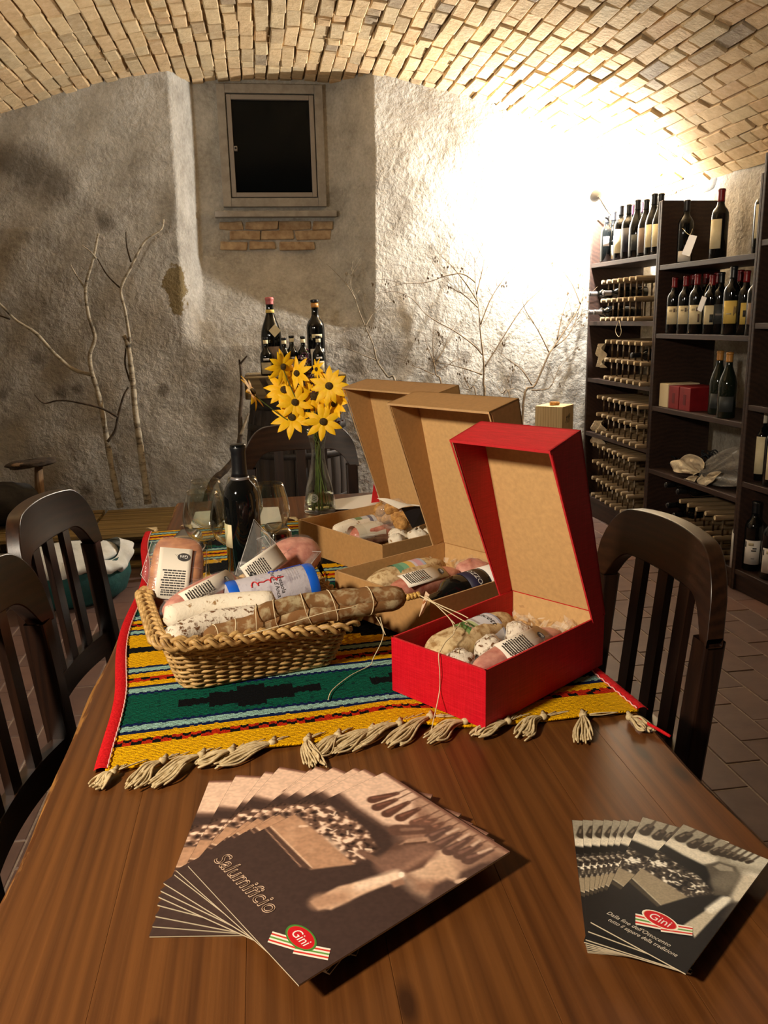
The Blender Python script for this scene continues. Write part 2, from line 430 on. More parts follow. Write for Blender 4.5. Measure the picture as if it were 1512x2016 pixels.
# side walls, front wall behind the camera
def side(name, x, sgn):
    def fn(u, v):
        y = YF+(5.25-YF)*u; z = (arch(x)+0.05)*v
        return (x+sgn*(0.006*math.sin(4*y+3*z)+0.005*math.sin(7*z-5*y)), y, z)
    return struct(MB().grid(fn, 120, 40).build(name, 'plaster_side_wall', smooth=True))
wall_right = side('wall_right', XR, 1); side('wall_left', XL, -1)
struct(MB().grid(lambda u, v: (XL-.05+(XR-XL+.1)*u, YF, (arch(min(XR, max(XL, XL+(XR-XL)*u)))+0.03)*v), 40, 10).build('wall_front', 'plaster_side_wall'))
# broken stones along the foot of the vault over the shelf
mat('grey_stone', (96, 94, 92), (150, 146, 138), rough=0.9, scale=18, bumpk=0.5, bdist=0.01)
for k, (px, py, sx, sz) in enumerate(((1325, 352, .10, .05), (1395, 360, .12, .05), (1335, 222, .06, .03), (1495, 185, .10, .03), (1470, 335, .14, .05), (1280, 372, .08, .04))):
    p = onx(px, py, XR)
    if p.z < arch(XR)-0.01:
        MB().ell((XR+.01, p.y, p.z), (0.03, sx, sz), nu=14, nv=8, jit=.07, p=.7, seed=k).build('stone', 'grey_stone', wall_right, smooth=True)

# floor of terracotta tiles 11.7 x 23.5 cm, laid in rows towards the end wall
mat('floor_mortar', (126, 108, 96), (150, 132, 116), rough=0.9, scale=60)
m, t, b = nt('terracotta_tile')
oi = nd(t, 'ShaderNodeObjectInfo'); geo = nd(t, 'ShaderNodeNewGeometry')
sm = nd(t, 'ShaderNodeMath', operation='ADD'); t.links.new(oi.outputs['Random'], sm.inputs[0]); t.links.new(geo.outputs['Random Per Island'], sm.inputs[1])
fr = nd(t, 'ShaderNodeMath', operation='FRACT'); t.links.new(sm.outputs[0], fr.inputs[0])
v = coords(t, rnd=7.0)
c = ramp(t, fr.outputs[0], [(0.0, (92, 68, 60)), (0.3, (104, 78, 68)), (0.6, (88, 68, 62)), (0.85, (108, 80, 68)), (1.0, (116, 78, 62))])
c = mixc(t, 0.4, c, ramp(t, noise(t, v, 13, 4), [(0.3, (78, 62, 58)), (0.7, (112, 90, 80))]))
t.links.new(c, b.inputs['Base Color']); b.inputs['Roughness'].default_value = 0.55; b.inputs['Specular IOR Level'].default_value = 0.35
bump(t, b, noise(t, v, 40, 3), 0.2, 0.002)
floor = struct(MB().box((XL-.05, YF, -0.06), (XR+.05, 5.3, -0.003)).build('floor', 'floor_mortar'))
TW, TL, TX0, TY0 = 0.1173, 0.2365, 2.128, 3.308
tp = MB(); x1, y1 = TW/2-0.003, TL/2-0.003
e = 0.002
tp.add([(-x1, -y1, -.012), (x1, -y1, -.012), (x1, y1, -.012), (-x1, y1, -.012), (-x1, -y1, -e), (x1, -y1, -e), (x1, y1, -e), (-x1, y1, -e), (-x1+e, -y1+e, 0), (x1-e, -y1+e, 0), (x1-e, y1-e, 0), (-x1+e, y1-e, 0)],
       [(8, 9, 10, 11)]+[(i, (i+1) % 4, (i+1) % 4+4, i+4) for i in range(4)]+[(i+4, (i+1) % 4+4, (i+1) % 4+8, i+8) for i in range(4)])
tproto = tp.build('tile', 'terracotta_tile', floor)
rnd = random.Random(5); tc_ = []
for i in range(-40, 6):
    xc = TX0+(i+.5)*TW
    if xc < XL or xc > XR: continue
    off = (0.5 if i % 2 else 0.0)+{0: 0, 1: .02}.get(i % 2)*rnd.uniform(-1, 1)
    for j in range(-44, 12):
        yc = TY0+(j+.5+off)*TL
        if yc < YF+.1 or yc > 5.15: continue
        q = pix((xc, yc, 0))
        vis = q[2] > 0.3 and -60 < q[0] < 1572 and 900 < q[1] < 2040 and not (-0.28 < xc < 0.50 and 0.2 < yc < 2.6 and q[1] > 1150)
        # hidden by table top
        hz = pix((xc, yc, 0)); 
        pt = CL+(Vector((xc, yc, 0))-CL)*((CAM_Z-0.75)/CAM_Z)
        if -0.30 < pt.x < 0.52 and pt.y < 2.64: vis = False
        tc_.append((-(1/(q[2]**2)) if vis else 1.0, xc, yc))
tc_.sort(); rest = MB(); first = True
tm = tproto.data
for n_, (key, xc, yc) in enumerate(tc_):
    dz = rnd.uniform(-0.0012, 0.0008)
    if n_ < 300 and key < 0:
        if first: tproto.location = (xc, yc, dz); first = False
        else: inst(tproto, floor, loc=(xc, yc, dz))
    else: rest.add([p.co+Vector((xc, yc, dz)) for p in tm.vertices], [list(f.vertices) for f in tm.polygons])
ft = rest.build('tile_field', 'terracotta_tile', floor); ft['kind'] = 'stuff'

# window in the niche
mat('window_paint', (134, 127, 118), (154, 147, 136), rough=0.55, scale=25)
mat('window_sash_metal', (140, 132, 124), rough=0.45, metal=0.0)
m, t, b = nt('night_glass'); b.inputs['Base Color'].default_value = lin((8, 12, 15)); b.inputs['Roughness'].default_value = 0.12; b.inputs['Specular IOR Level'].default_value = 0.12
mat('dark_gap', (22, 18, 15), rough=0.8)
WY = YW+ND-0.02
window = bpy.data.objects.new('window_1', None); COL.objects.link(window); struct(window)
def wp(px, py, y=WY): return ony(px, py, y)
A_, B_ = wp(420, 163), wp(644, 404)
x0, x1, z0, z1 = A_.x+.012, B_.x-.004, B_.z-.01, A_.z-.006
def frame_bars(x0, x1, z0, z1, wd, y0, y1, name, m_, par, bev=.003):
    MB().box((x0, y0, z0), (x0+wd, y1, z1)).build(name, m_, par, bevel=bev)
    MB().box((x1-wd, y0, z0), (x1, y1, z1)).build(name, m_, par, bevel=bev)
    MB().box((x0+wd, y0, z1-wd), (x1-wd, y1, z1)).build(name, m_, par, bevel=bev)
    MB().box((x0+wd, y0, z0), (x1-wd, y1, z0+wd)).build(name, m_, par, bevel=bev)
frame_bars(x0, x1, z0, z1, 0.052, WY-.02, WY+.06, 'window_frame', 'window_paint', window)
MB().box((x0+.05, WY+.035, z0+.05), (x1-.05, WY+.05, z1-.05)).build('frame_gap', 'dark_gap', window)
frame_bars(x0+.058, x1-.058, z0+.058, z1-.058, 0.028, WY-.012, WY+.03, 'window_sash', 'window_sash_metal', window)
MB().box((x0+.08, WY+.012, z0+.08), (x1-.08, WY+.018, z1-.08)).build('pane', 'night_glass', window)
lz = wp(459, 293).z
lt = MB().box((x0+.088, WY-.018, lz-.014), (x0+.108, WY+.012, lz+.014)).build('latch', 'window_sash_metal', window, bevel=.003)
MB().lathe([(0, 0), (.006, 0), (.006, .006), (0, .006)], (x0+.098, WY-.018, lz), seg=12, M=Matrix.Rotation(R(90), 3, 'X').to_4x4()).build('latch_knob', 'dark_gap', lt)
s0, s1 = wp(424, 414), wp(660, 428)
MB().box((s0.x-.005, WY-.06, s1.z), (s1.x+.005, WY+.05, s1.z+.035)).build('window_sill', 'window_paint', window, bevel=.004)
# exposed bricks under the sill
for row, (ya, yb, xs_) in enumerate(((1538, 1622, ((160, 400), (410, 745), (752, 1080), (1088, 1290))), (1632, 1724, ((255, 560), (575, 900), (910, 1275))), (1742, 1822, ((170, 440), (450, 715), (760, 1110))))):
    for (xa, xb) in xs_:
        p = wp(400+xa/5.04, 130+ya/5.04); q = wp(400+xb/5.04, 130+yb/5.04)
        dy = random.uniform(-.006, .006)
        j = lambda k_=.007: random.uniform(-k_, k_)
        MB().prism([(p.x+j(), WY+.004+dy, q.z+j(.005)), ((p.x+q.x)/2, WY+.004+dy, q.z+j(.005)), (q.x+j(), WY+.004+dy, q.z+j(.005)), (q.x+j(), WY+.004+dy, p.z+j(.005)), ((p.x+q.x)/2, WY+.004+dy, p.z+j(.005)), (p.x+j(), WY+.004+dy, p.z+j(.005))], (0, .04, 0)).build('brick', 'window_brick', wall_back, bevel=.008, bseg=3)
# ================================================================== TABLE AND CHAIRS
TZ = 0.75
def pine(name, worn=None):
    m, t, b = nt(name)
    g1 = noise(t, coords(t, (170, 2.2, 170), rnd=13.0), 1.0, 3, .6, .25)          # fine straight grain
    g2 = noise(t, coords(t, (26, 1.1, 26), rnd=23.0), 1.0, 3, .55, 1.2)           # broad figure
    wv = nd(t, 'ShaderNodeTexWave', wave_type='BANDS', bands_direction='X'); wv.inputs['Scale'].default_value = 10.0
    wv.inputs['Distortion'].default_value = 16.0; wv.inputs['Detail'].default_value = 1.5; wv.inputs['Detail Scale'].default_value = .35; wv.inputs['Detail Roughness'].default_value = .5
    t.links.new(coords(t, (1.6, .16, 1.6), rnd=31.0), wv.inputs['Vector'])
    c = ramp(t, wv.outputs['Fac'], [(0.0, (88, 50, 20)), (0.55, (112, 66, 28)), (1.0, (130, 80, 36))])
    c = mixc(t, .40, c, ramp(t, g1, [(0.32, (70, 38, 14)), (0.5, (112, 66, 28)), (0.7, (142, 90, 44))]))
    c = mixc(t, .30, c, ramp(t, g2, [(0.3, (84, 42, 15)), (0.7, (146, 88, 37))]))
    oi = nd(t, 'ShaderNodeObjectInfo'); c = mixc(t, .45, c, ramp(t, oi.outputs['Random'], [(0.0, (.62, .55, .5)), (0.5, (1, 1, 1)), (1.0, (.8, .82, .85))]), 'MULTIPLY')
    vo = nd(t, 'ShaderNodeTexVoronoi', feature='F1', voronoi_dimensions='2D'); vo.inputs['Scale'].default_value = 1.0
    t.links.new(coords(t, (6.5, 2.6, 1), rnd=41.0), vo.inputs['Vector'])
    kn = nd(t, 'ShaderNodeMapRange'); t.links.new(vo.outputs['Distance'], kn.inputs[0]); kn.inputs['From Min'].default_value = .03; kn.inputs['From Max'].default_value = .085; kn.inputs['To Min'].default_value = .85; kn.inputs['To Max'].default_value = 0
    c = mixc(t, kn.outputs[0], c, lin((52, 24, 8)))
    if worn:
        sp = nd(t, 'ShaderNodeSeparateXYZ'); tc = nd(t, 'ShaderNodeTexCoord'); t.links.new(tc.outputs['Object'], sp.inputs[0])
        mr = nd(t, 'ShaderNodeMapRange'); t.links.new(sp.outputs[0], mr.inputs[0]); mr.inputs['From Min'].default_value = worn[0]; mr.inputs['From Max'].default_value = worn[1]; mr.inputs['To Min'].default_value = 1.0; mr.inputs['To Max'].default_value = 0.0
        w1 = noise(t, coords(t, (60, 9, 60)), 1.0, 3, .6, 1.5); ml = nd(t, 'ShaderNodeMath', operation='MULTIPLY'); t.links.new(mr.outputs[0], ml.inputs[0]); t.links.new(w1, ml.inputs[1])
        wf = nd(t, 'ShaderNodeMapRange'); t.links.new(ml.outputs[0], wf.inputs[0]); wf.inputs['From Min'].default_value = .44; wf.inputs['From Max'].default_value = .52; wf.inputs['To Max'].default_value = .75
        c = mixc(t, wf.outputs[0], c, lin((196, 138, 70)))
    c = mixc(t, 1.0, c, (.66, .66, .66, 1), 'MULTIPLY')
    t.links.new(c, b.inputs['Base Color']); b.inputs['Roughness'].default_value = .40; b.inputs['Specular IOR Level'].default_value = .4
    bump(t, b, g1, .10, .002)
pine('table_pine'); pine('table_pine_worn', (-.411, -.375)); pine('table_pine_worn_right', (.413, .385))
wood('table_dark', (40, 22, 12), (66, 38, 20), (86, 50, 26), axis=2, rough=0.4)
TX_L, TX_R, TY_F, TY_B = -0.301, 0.523, -0.15, 2.655
table = thing('dining_table', 'long brown pine table with worn bright edges under the striped runner', 'table', (0.11, 1.25, 0))
edges = [TX_L, -0.178, -0.045, 0.085, 0.215, 0.340, 0.437, TX_R]
for i in range(7):
    xa, xb = edges[i]+0.0001, edges[i+1]-0.0001
    bm_ = MB()
    NY = 60 if i in (0, 6) else 1
    if NY == 1: bm_.box((xa, TY_F, TZ-.032), (xb, TY_B, TZ))
    else:
        prof_l = []
        rnd = random.Random(i)
        def fn(u, v, xa=xa, xb=xb, i=i):
            y = TY_F+(TY_B-TY_F)*v
            wv_ = 0.0025*math.sin(9*y)+0.0018*math.sin(23*y+1)
            pr = [(0, -.032), (0, -.010), (.0035, -.004), (.010, 0), (1, 0), (1, -.032)]
            k = u*5; a = int(min(4, k)); f = k-a
            p, q = pr[a], pr[a+1]
            s = p[0]+(q[0]-p[0])*f; z = p[1]+(q[1]-p[1])*f
            wdt = xb-xa
            xx = s if a < 3 or s <= .0101 else None
            dx = s if s <= .0101 else wdt*(s-.010)/(1-.010)+.010*(1-(s-.010)/(1-.010))
            dx = dx + (wv_ if s < .9 else 0)*(1 if s < .02 else 0)
            return ((xa+dx) if i == 0 else (xb-dx), y, TZ+z)
        bm_.grid(fn, 5, NY)
        bm_.f.append([k*6 for k in range(0, 1)]+[0, 1]) if False else None
    o = bm_.build('plank', 'table_pine_worn' if i == 0 else ('table_pine_worn_right' if i == 6 else 'table_pine'), table, bevel=0.0005 if NY == 1 else 0.0)
apron = [((TX_L+.07, 0.02, .63), (TX_L+.095, TY_B-.1, .718)), ((TX_R-.095, .02, .63), (TX_R-.07, TY_B-.1, .718)), ((TX_L+.07, TY_B-.125, .63), (TX_R-.07, TY_B-.1, .718)), ((TX_L+.07, 0.0, .63), (TX_R-.07, .025, .718))]
for a, b_ in apron: MB().box(a, b_).build('apron', 'table_dark', table, bevel=.002)
for lx in (TX_L+.06, TX_R-.13):
    for ly in (0.0, TY_B-.18): MB().box((lx, ly, 0), (lx+.07, ly+.07, .718)).build('leg', 'table_dark', table, bevel=.005)

wood('chair_wood', (18, 9, 6), (32, 17, 10), (48, 27, 15), axis=2, rough=0.34, coat=0.25, bumpk=0.03)
wood('chair_rail_wood', (20, 10, 6), (38, 21, 12), (56, 32, 17), axis=0, rough=0.32, coat=0.3, bumpk=0.03)
CW = 0.21
def back_y(z): return -max(0, z-0.44)*0.10 if z > .44 else -max(0, .2-z)*0.10     # lean of the back, local -y is backwards
def bow(x): return -0.028*(1-(x/CW)**2)
def make_chair(label, loc, rotz, group):
    c = local(thing('dining_chair', label, 'chair', loc, group, rotz))
    OFF[c.name] = Vector()
    # top rail: bowed arch
    n = 40; outer, inner = [], []
    for i in range(n+1):
        s = -1+2*i/n; x = s*(CW+.004)
        zo = 0.925+0.022*(1-s*s)
        e = max(0, (abs(s)-0.58)/0.42); zo -= 0.125*(1-math.sqrt(max(0, 1-e*e)))
        zi = 0.846+0.004*(1-s*s)
        e2 = max(0, (abs(s)-0.50)/0.34); zi -= 0.062*min(1, e2)**2.2
        outer.append((x, zo)); inner.append((x, min(zi, zo-.004)))
    bm_ = MB()
    def rail(u, v):
        i = u*n; a = int(min(n-1, i)); f = i-a
        x = outer[a][0]+(outer[a+1][0]-outer[a][0])*f; zo = outer[a][1]+(outer[a+1][1]-outer[a][1])*f; zi = inner[a][1]+(inner[a+1][1]-inner[a][1])*f
        k = v*4; b = int(min(3, k)); g = k-b
        prof = [(zi, 0.0), (zo, 0.0), (zo, -0.03), (zi, -0.03), (zi, 0.0)]
        z = prof[b][0]+(prof[b+1][0]-prof[b][0])*g; dy = prof[b][1]+(prof[b+1][1]-prof[b][1])*g
        return (x, back_y(z)+bow(x)+dy+.012, z)
    bm_.grid(rail, n, 4); nn = n+1
    o = bm_.build('top_rail', 'chair_rail_wood', c, smooth=True, bevel=.006, bseg=3)
    for f in o.data.polygons: pass
    o.data.set_sharp_from_angle(angle=R(50))
    for s in (-1, 1):
        x = s*(CW-.021)
        def post(u, v, x=x):
            z = 0.79*v; k = u*4; b = int(min(3, k)); g = k-b
            pr = [(-.021, -.019), (.021, -.019), (.021, .019), (-.021, .019), (-.021, -.019)]
            p = (pr[b][0]+(pr[b+1][0]-pr[b][0])*g, pr[b][1]+(pr[b+1][1]-pr[b][1])*g)
            w_ = 1.0 if z < .5 else 1+(z-.5)*.1
            return (x+p[0]*w_, back_y(z)+bow(x)+p[1]-.003, z)
        MB().grid(post, 4, 24).build('back_post', 'chair_wood', c, bevel=.005)
        MB().prism([(s*.19-.019, .37, 0), (s*.19+.019, .37, 0), (s*.19+.019, .408, 0), (s*.19-.019, .408, 0)], (0, 0, .43)).build('leg', 'chair_wood', c, bevel=.004)
        MB().box((s*.19-.011, .0, .17), (s*.19+.011, .38, .20)).build('stretcher', 'chair_wood', c, bevel=.003)
    for x in (-.082, 0, .082):
        def slat(u, v, x=x):
            z = .545+(.86-.545)*v; k = u*4; b = int(min(3, k)); g = k-b
            pr = [(-.017, -.007), (.017, -.007), (.017, .007), (-.017, .007), (-.017, -.007)]
            return (x+pr[b][0]+(pr[b+1][0]-pr[b][0])*g, back_y(z)+bow(x)+pr[b][1]+(pr[b+1][1]-pr[b][1])*g, z)
        MB().grid(slat, 4, 12).build('slat', 'chair_wood', c)
    def lower(u, v):
        x = -CW+.03+(2*CW-.06)*u; k = v*4; b = int(min(3, k)); g = k-b
        pr = [(.505, .012), (.56, .012), (.56, -.012), (.505, -.012), (.505, .012)]
        z = pr[b][0]+(pr[b+1][0]-pr[b][0])*g
        return (x, back_y(z)+bow(x)+pr[b][1]+(pr[b+1][1]-pr[b][1])*g-.002, z)
    MB().grid(lower, 24, 4).build('lower_rail', 'chair_rail_wood', c)
    def seat(u, v):
        return (-.215+.43*u, 0.012+.41*v, .455-.012*(math.sin(PI*u)*math.sin(PI*min(1, v*1.1))))
    sb = MB().grid(seat, 12, 12)
    o = sb.build('seat', 'chair_rail_wood', c, smooth=True)
    so = o.modifiers.new('thick', 'SOLIDIFY'); so.thickness = .022; so.offset = -1
    for a, b_ in (((-.18, .37, .37), (.18, .392, .432)), ((-.20, .03, .37), (-.178, .37, .432)), ((.178, .03, .37), (.20, .37, .432)), ((-.17, -.005, .37), (.17, .017, .432))):
        MB().box(a, b_).build('seat_apron', 'chair_wood', c, bevel=.002)
    return c
GC = 'dining chairs around the table'
make_chair('dark wooden chair with arched slatted back on the right, beside the red box', (0.660, 1.355, 0), R(90+2), GC)
make_chair('dark slat back chair on the left beside the wicker basket', (-0.440, 1.865, 0), R(-90-9), GC)
make_chair('dark slat back chair nearest the camera, cut off by the left picture edge', (-0.415, 1.30, 0), R(-90-6), GC)
make_chair('brown wooden chair at the far end of the table behind the flower vase', (0.125, 2.96, 0), R(180), GC)
# ================================================================== GIFT BOXES
def board(name, base, in_, ribs=0, rough=0.75):
    m, t, b = nt(name)
    v = coords(t)
    n = noise(t, v, 120, 3)
    c = ramp(t, n, [(0.3, tuple(k*0.93 for k in base)), (0.7, base)])
    t.links.new(c, b.inputs['Base Color']); b.inputs['Roughness'].default_value = rough; b.inputs['Specular IOR Level'].default_value = 0.25
    return m
board('kraft_card', (178, 134, 82), None)
board('kraft_inner', (206, 164, 108), None)
board('kraft_edge', (196, 156, 108), None)
m = board('red_card', (206, 10, 32), None, rough=0.5)
t = m.node_tree; b = t.nodes['Principled BSDF']
v = coords(t); n1 = noise(t, coords(t, (30, 30, 900)), 1.0, 2); n2 = noise(t, coords(t, (700, 700, 20)), 1.0, 2)
c = mixc(t, 0.5, ramp(t, n1, [(0.4, (178, 4, 24)), (0.72, (218, 24, 44))]), ramp(t, n2, [(0.4, (184, 6, 26)), (0.75, (216, 20, 40))]))
t.links.new(c, b.inputs['Base Color'])
bump(t, b, n1, 0.15, 0.001)
board('red_edge', (196, 40, 44), None)

def gift_box(label, A, e1, L1, e2, L2, hb, z, lid_len, lid_fwd, lid_d0, lid_d1, mo, mi, me_, cat='box', group=None):
    """A: front-left bottom corner; e1 along the front, e2 towards the hinge; lid rises from the far edge"""
    A = Vector((A[0], A[1], z)); e1 = Vector(e1).normalized(); e2 = Vector(e2).normalized(); up_ = Vector((0, 0, 1))
    g = thing('gift_box', label, cat, A+e1*L1/2+e2*L2/2, group)
    th = 0.0032
    P = lambda a, b_, c_: A+e1*a+e2*b_+up_*c_
    def panel(name, pts, nrm, mout, min_, inward):           # a board with an outer and an inner lining and a raw edge
        nrm = Vector(nrm).normalized()*th
        o = MB().prism(pts, nrm).build(name, mout, g)
        lin_ = [Vector(p)+nrm*1.02 for p in pts]
        ctr = sum((Vector(p) for p in lin_), Vector())/len(lin_)
        MB().prism([ctr+(p-ctr)*0.985 for p in lin_], nrm*.12).build('lining', min_, o)
        ep = []
        return o
    panel('front_wall', [P(0, 0, 0), P(L1, 0, 0), P(L1, 0, hb), P(0, 0, hb)], e2, mo, mi, 1)
    panel('back_wall', [P(0, L2, 0), P(L1, L2, 0), P(L1, L2, hb), P(0, L2, hb)], -e2, mo, mi, 1)
    panel('side_wall', [P(0, th, 0), P(0, L2-th, 0), P(0, L2-th, hb), P(0, th, hb)], e1, mo, mo if mo == 'red_card' else mi, 1)
    panel('side_wall', [P(L1, th, 0), P(L1, L2-th, 0), P(L1, L2-th, hb), P(L1, th, hb)], -e1, mo, mo if mo == 'red_card' else mi, 1)
    panel('bottom', [P(th, th, 0), P(L1-th, th, 0), P(L1-th, L2-th, 0), P(th, L2-th, 0)], up_, mi, mi, 1)
    # raw edges along the rim
    for a, b_ in (((0, 0), (L1, 0)), ((0, 0), (0, L2)), ((L1, 0), (L1, L2))):
        p, q = P(a[0], a[1], hb), P(b_[0], b_[1], hb); d = (q-p).normalized(); s = up_.cross(d)*th
        if (A+e1*L1/2+e2*L2/2-p).dot(s) < 0: s = -s
        MB().prism([p, q, q+s, p+s], up_*.0006).build('rim_edge', me_, g)
    # lid: back panel, two tapering cheeks and the front lip, all rising from the hinge
    dirL = (up_*math.cos(lid_fwd)-e2*math.sin(lid_fwd)); nin = (-e2*math.cos(lid_fwd)-up_*math.sin(lid_fwd))
    O = P(-.0015, L2, hb); Wd = L1+.003
    lid = panel('lid_panel', [O, O+e1*Wd, O+e1*Wd+dirL*lid_len, O+dirL*lid_len], nin, mo, mi, 1)
    for s, nm in ((0, e1), (1, -e1)):
        Q = O+e1*Wd*s
        pts = [Q+dirL*.004, Q+nin*lid_d0+dirL*.004, Q+nin*lid_d1*.93+dirL*(lid_len-.008), Q+nin*lid_d1+dirL*lid_len, Q+dirL*lid_len]
        panel('lid_cheek', pts, nm, mo, mo, 1)
        p, q = pts[1], pts[3]; d = (q-p)
        MB().prism([p, q, q+Vector(nm)*th, p+Vector(nm)*th], nin*.0008).build('lid_edge', me_, g)
    T0 = O+dirL*lid_len
    panel('lid_lip', [T0, T0+e1*Wd, T0+e1*Wd+nin*lid_d1, T0+nin*lid_d1], -dirL, mo, mi, 1)
    p = T0+nin*lid_d1
    MB().prism([p, p+e1*Wd, p+e1*Wd-dirL*th*1.3, p-dirL*th*1.3], nin*.0008).build('lid_edge', me_, g)
    return g, P
def unit(a): return (math.cos(a), math.sin(a), 0)
RZ = 0.7585
red_box, RP = gift_box('open red gift box of cured meats at the front of the runner', (0.172, 1.146), unit(R(-53.5)), 0.182, unit(R(35)), 0.300, 0.088, RZ, 0.322, R(16), 0.034, 0.078, 'red_card', 'kraft_inner', 'red_edge')
b1_box, P1 = gift_box('open kraft gift box between the red box and the far kraft box', (0.119, 1.525), unit(R(-56)), 0.262, unit(R(31)), 0.300, 0.080, RZ, 0.345, R(13), 0.034, 0.080, 'kraft_card', 'kraft_inner', 'kraft_edge', group='kraft gift boxes')
b2_box, P2 = gift_box('open kraft gift box farthest back, holding truffles in a bag', (0.068, 1.992), unit(R(-59)), 0.335, unit(R(29)), 0.300, 0.078, RZ-.004, 0.345, R(12), 0.034, 0.080, 'kraft_card', 'kraft_inner', 'kraft_edge', group='kraft gift boxes')
# ================================================================== STRIPED RUNNER
YEL, NAV, LIT, GRN, BLK, RED_ = (236, 176, 8), (12, 28, 74), (150, 190, 176), (8, 84, 64), (10, 12, 14), (196, 42, 14)
m = attrmat('woven_wool', rough=0.95, spec=0.1, vary=0.2, bscale=420)
t = m.node_tree; b = t.nodes['Principled BSDF']
vv = coords(t, (1, 1, 1), rot=(0, 0, R(-4.3)))
wv = nd(t, 'ShaderNodeTexWave', wave_type='BANDS', bands_direction='Y'); wv.inputs['Scale'].default_value = 75; wv.inputs['Distortion'].default_value = 3.5; wv.inputs['Detail'].default_value = 2; wv.inputs['Detail Scale'].default_value = 3
t.links.new(vv, wv.inputs[0])
bump(t, b, wv.outputs['Fac'], 0.8, 0.003)
mat('red_binding', (176, 16, 22), (206, 30, 34), rough=0.85, scale=300, bumpk=0.5, bdist=0.002, spec=0.1)
mat('stitch_thread', (226, 170, 160), rough=0.9)
mat('cotton_fringe', (176, 152, 110), (206, 186, 146), rough=0.95, scale=160, spec=0.1)
RUG_O = Vector((-0.233, 0.998, 0)); RA = R(4.3)
ru, rv = Vector((math.cos(RA), math.sin(RA), 0)), Vector((-math.sin(RA), math.cos(RA), 0))
RW, RL = 0.752, 1.27
def rug_pt(s, q, dz=0.0):                        # s across, q along
    p = RUG_O+ru*s+rv*q
    near = max(0, 1-q/0.35)
    p.y -= (0.035*sstep(.30, .75, s)+0.016*math.exp(-((s-.16)/.12)**2)*0)*near
    p.y += 0.022*math.exp(-((s-.40)/.055)**2)*max(0, 1-q/.12)
    p.x += 0.010*math.sin(q*9+.4)*(1 if s < .4 else -.6)*min(1, q/.25)
    lift = 0.005*math.exp(-((s-.415)/.05)**2)*math.exp(-q/.035)+0.004*math.exp(-((s-.20)/.05)**2)*math.exp(-q/.05)+0.004*math.exp(-((s-.68)/.06)**2)*math.exp(-q/.06)
    p.z = TZ+0.0045+lift+dz
    return p
def hsh(i, j): 
    x = math.sin(i*12.9898+j*78.233)*43758.5453; return x-math.floor(x)
def rug_col(u, v):
    s, q = u*RW, v*RL
    i = int(s/0.0058); jj = hsh(i, 3)
    qq = q+0.0016*(i % 2)+0.0006*(jj-.5)
    d = abs(((qq-0.170+0.233) % 0.466)-0.233)    # distance from the middle of a green field, 0..0.233
    d2 = 0.233-d                                 # distance from the middle of a yellow field
    if q < 0.052: return YEL
    if d < 0.0485:
        k = s+0.03
        blk = 0.028-abs(((k-.24) % .33)-.165)*0.0
        ph = abs(((k-0.225+.15) % 0.30)-0.15)    # lozenge every 30 cm
        st = math.floor(ph/0.022)*0.022
        lim = 0.036-st*0.27-0.008*(math.floor(ph/0.022) % 2)
        dd = qq-0.170; dd = ((dd+.233) % .466)-.233
        if abs(dd) < lim: return BLK
        return GRN if hsh(i, int(q/.004)) > .05 else (6, 60, 52)
    if d < 0.0555: return NAV
    if d < 0.0720: return LIT
    if d < 0.0800: return NAV
    if d < 0.0965: return YEL
    if d < 0.1130:
        row = int((d-0.0965)/0.0083); cb = int(s/0.0135)
        return BLK if (cb+row) % 2 and hsh(cb, row+int(q*4)*7) > .15 else RED_
    if d < 0.1300: return YEL
    if d < 0.1370: return NAV
    if d < 0.1510: return LIT
    if d < 0.1580: return NAV
    ph = abs(((s-0.05) % 0.28)-0.14); st = math.floor(ph/0.02)
    if d2 < 0.060-st*0.008-0.007*(st % 2): return BLK
    return YEL
rug = thing('table_runner', 'striped yellow green and red woven runner with knotted fringe on the table', 'rug', (0.14, 1.7, TZ))
o = MB().grid(lambda u, v: rug_pt(u*RW, v*RL), 260, 500, rug_col).build('cloth', 'woven_wool', rug, smooth=True)
so = o.modifiers.new('thick', 'SOLIDIFY'); so.thickness = 0.004; so.offset = -1
for s0, sg in ((0.0, -1), (RW, 1)):
    def bind(u, v, s0=s0, sg=sg):
        a = PI*u; w_ = 0.0095
        return rug_pt(s0+sg*(w_*(1-math.cos(a))*1.0-0.004), v*RL, 0.0052*math.sin(a)-.002+0.0006*math.sin(v*700))
    MB().grid(bind, 8, 240).build('binding', 'red_binding', rug, smooth=True)
    st = [rug_pt(s0+sg*(-.0035), q*RL/300, 0.0025+0.0012*math.sin(q*1.8)) for q in range(301)]
    MB().tube(st, 0.0011, 5).build('stitching', 'stitch_thread', rug, smooth=True)
TAS = [((222, 1521), (186, 1553), .9), ((320, 1498), (255, 1552), 1), ((396, 1486), (300, 1545), 1.1), ((455, 1478), (385, 1505), .9), ((536, 1462), (425, 1506), 1.0), ((605, 1456), (622, 1512), 1.25), ((665, 1447), (618, 1492), .9), ((732, 1436), (652, 1480), 1.0), ((786, 1424), (690, 1472), 1.1),
       ((847, 1410), (765, 1468), 1.1), ((916, 1420), (842, 1458), 1.1), ((1000, 1420), (932, 1450), 1.0), ((1070, 1411), (1022, 1452), 1.0), ((1148, 1408), (1146, 1462), 1.1), ((1240, 1412), (1282, 1440), 1.0)]
rnd = random.Random(11)
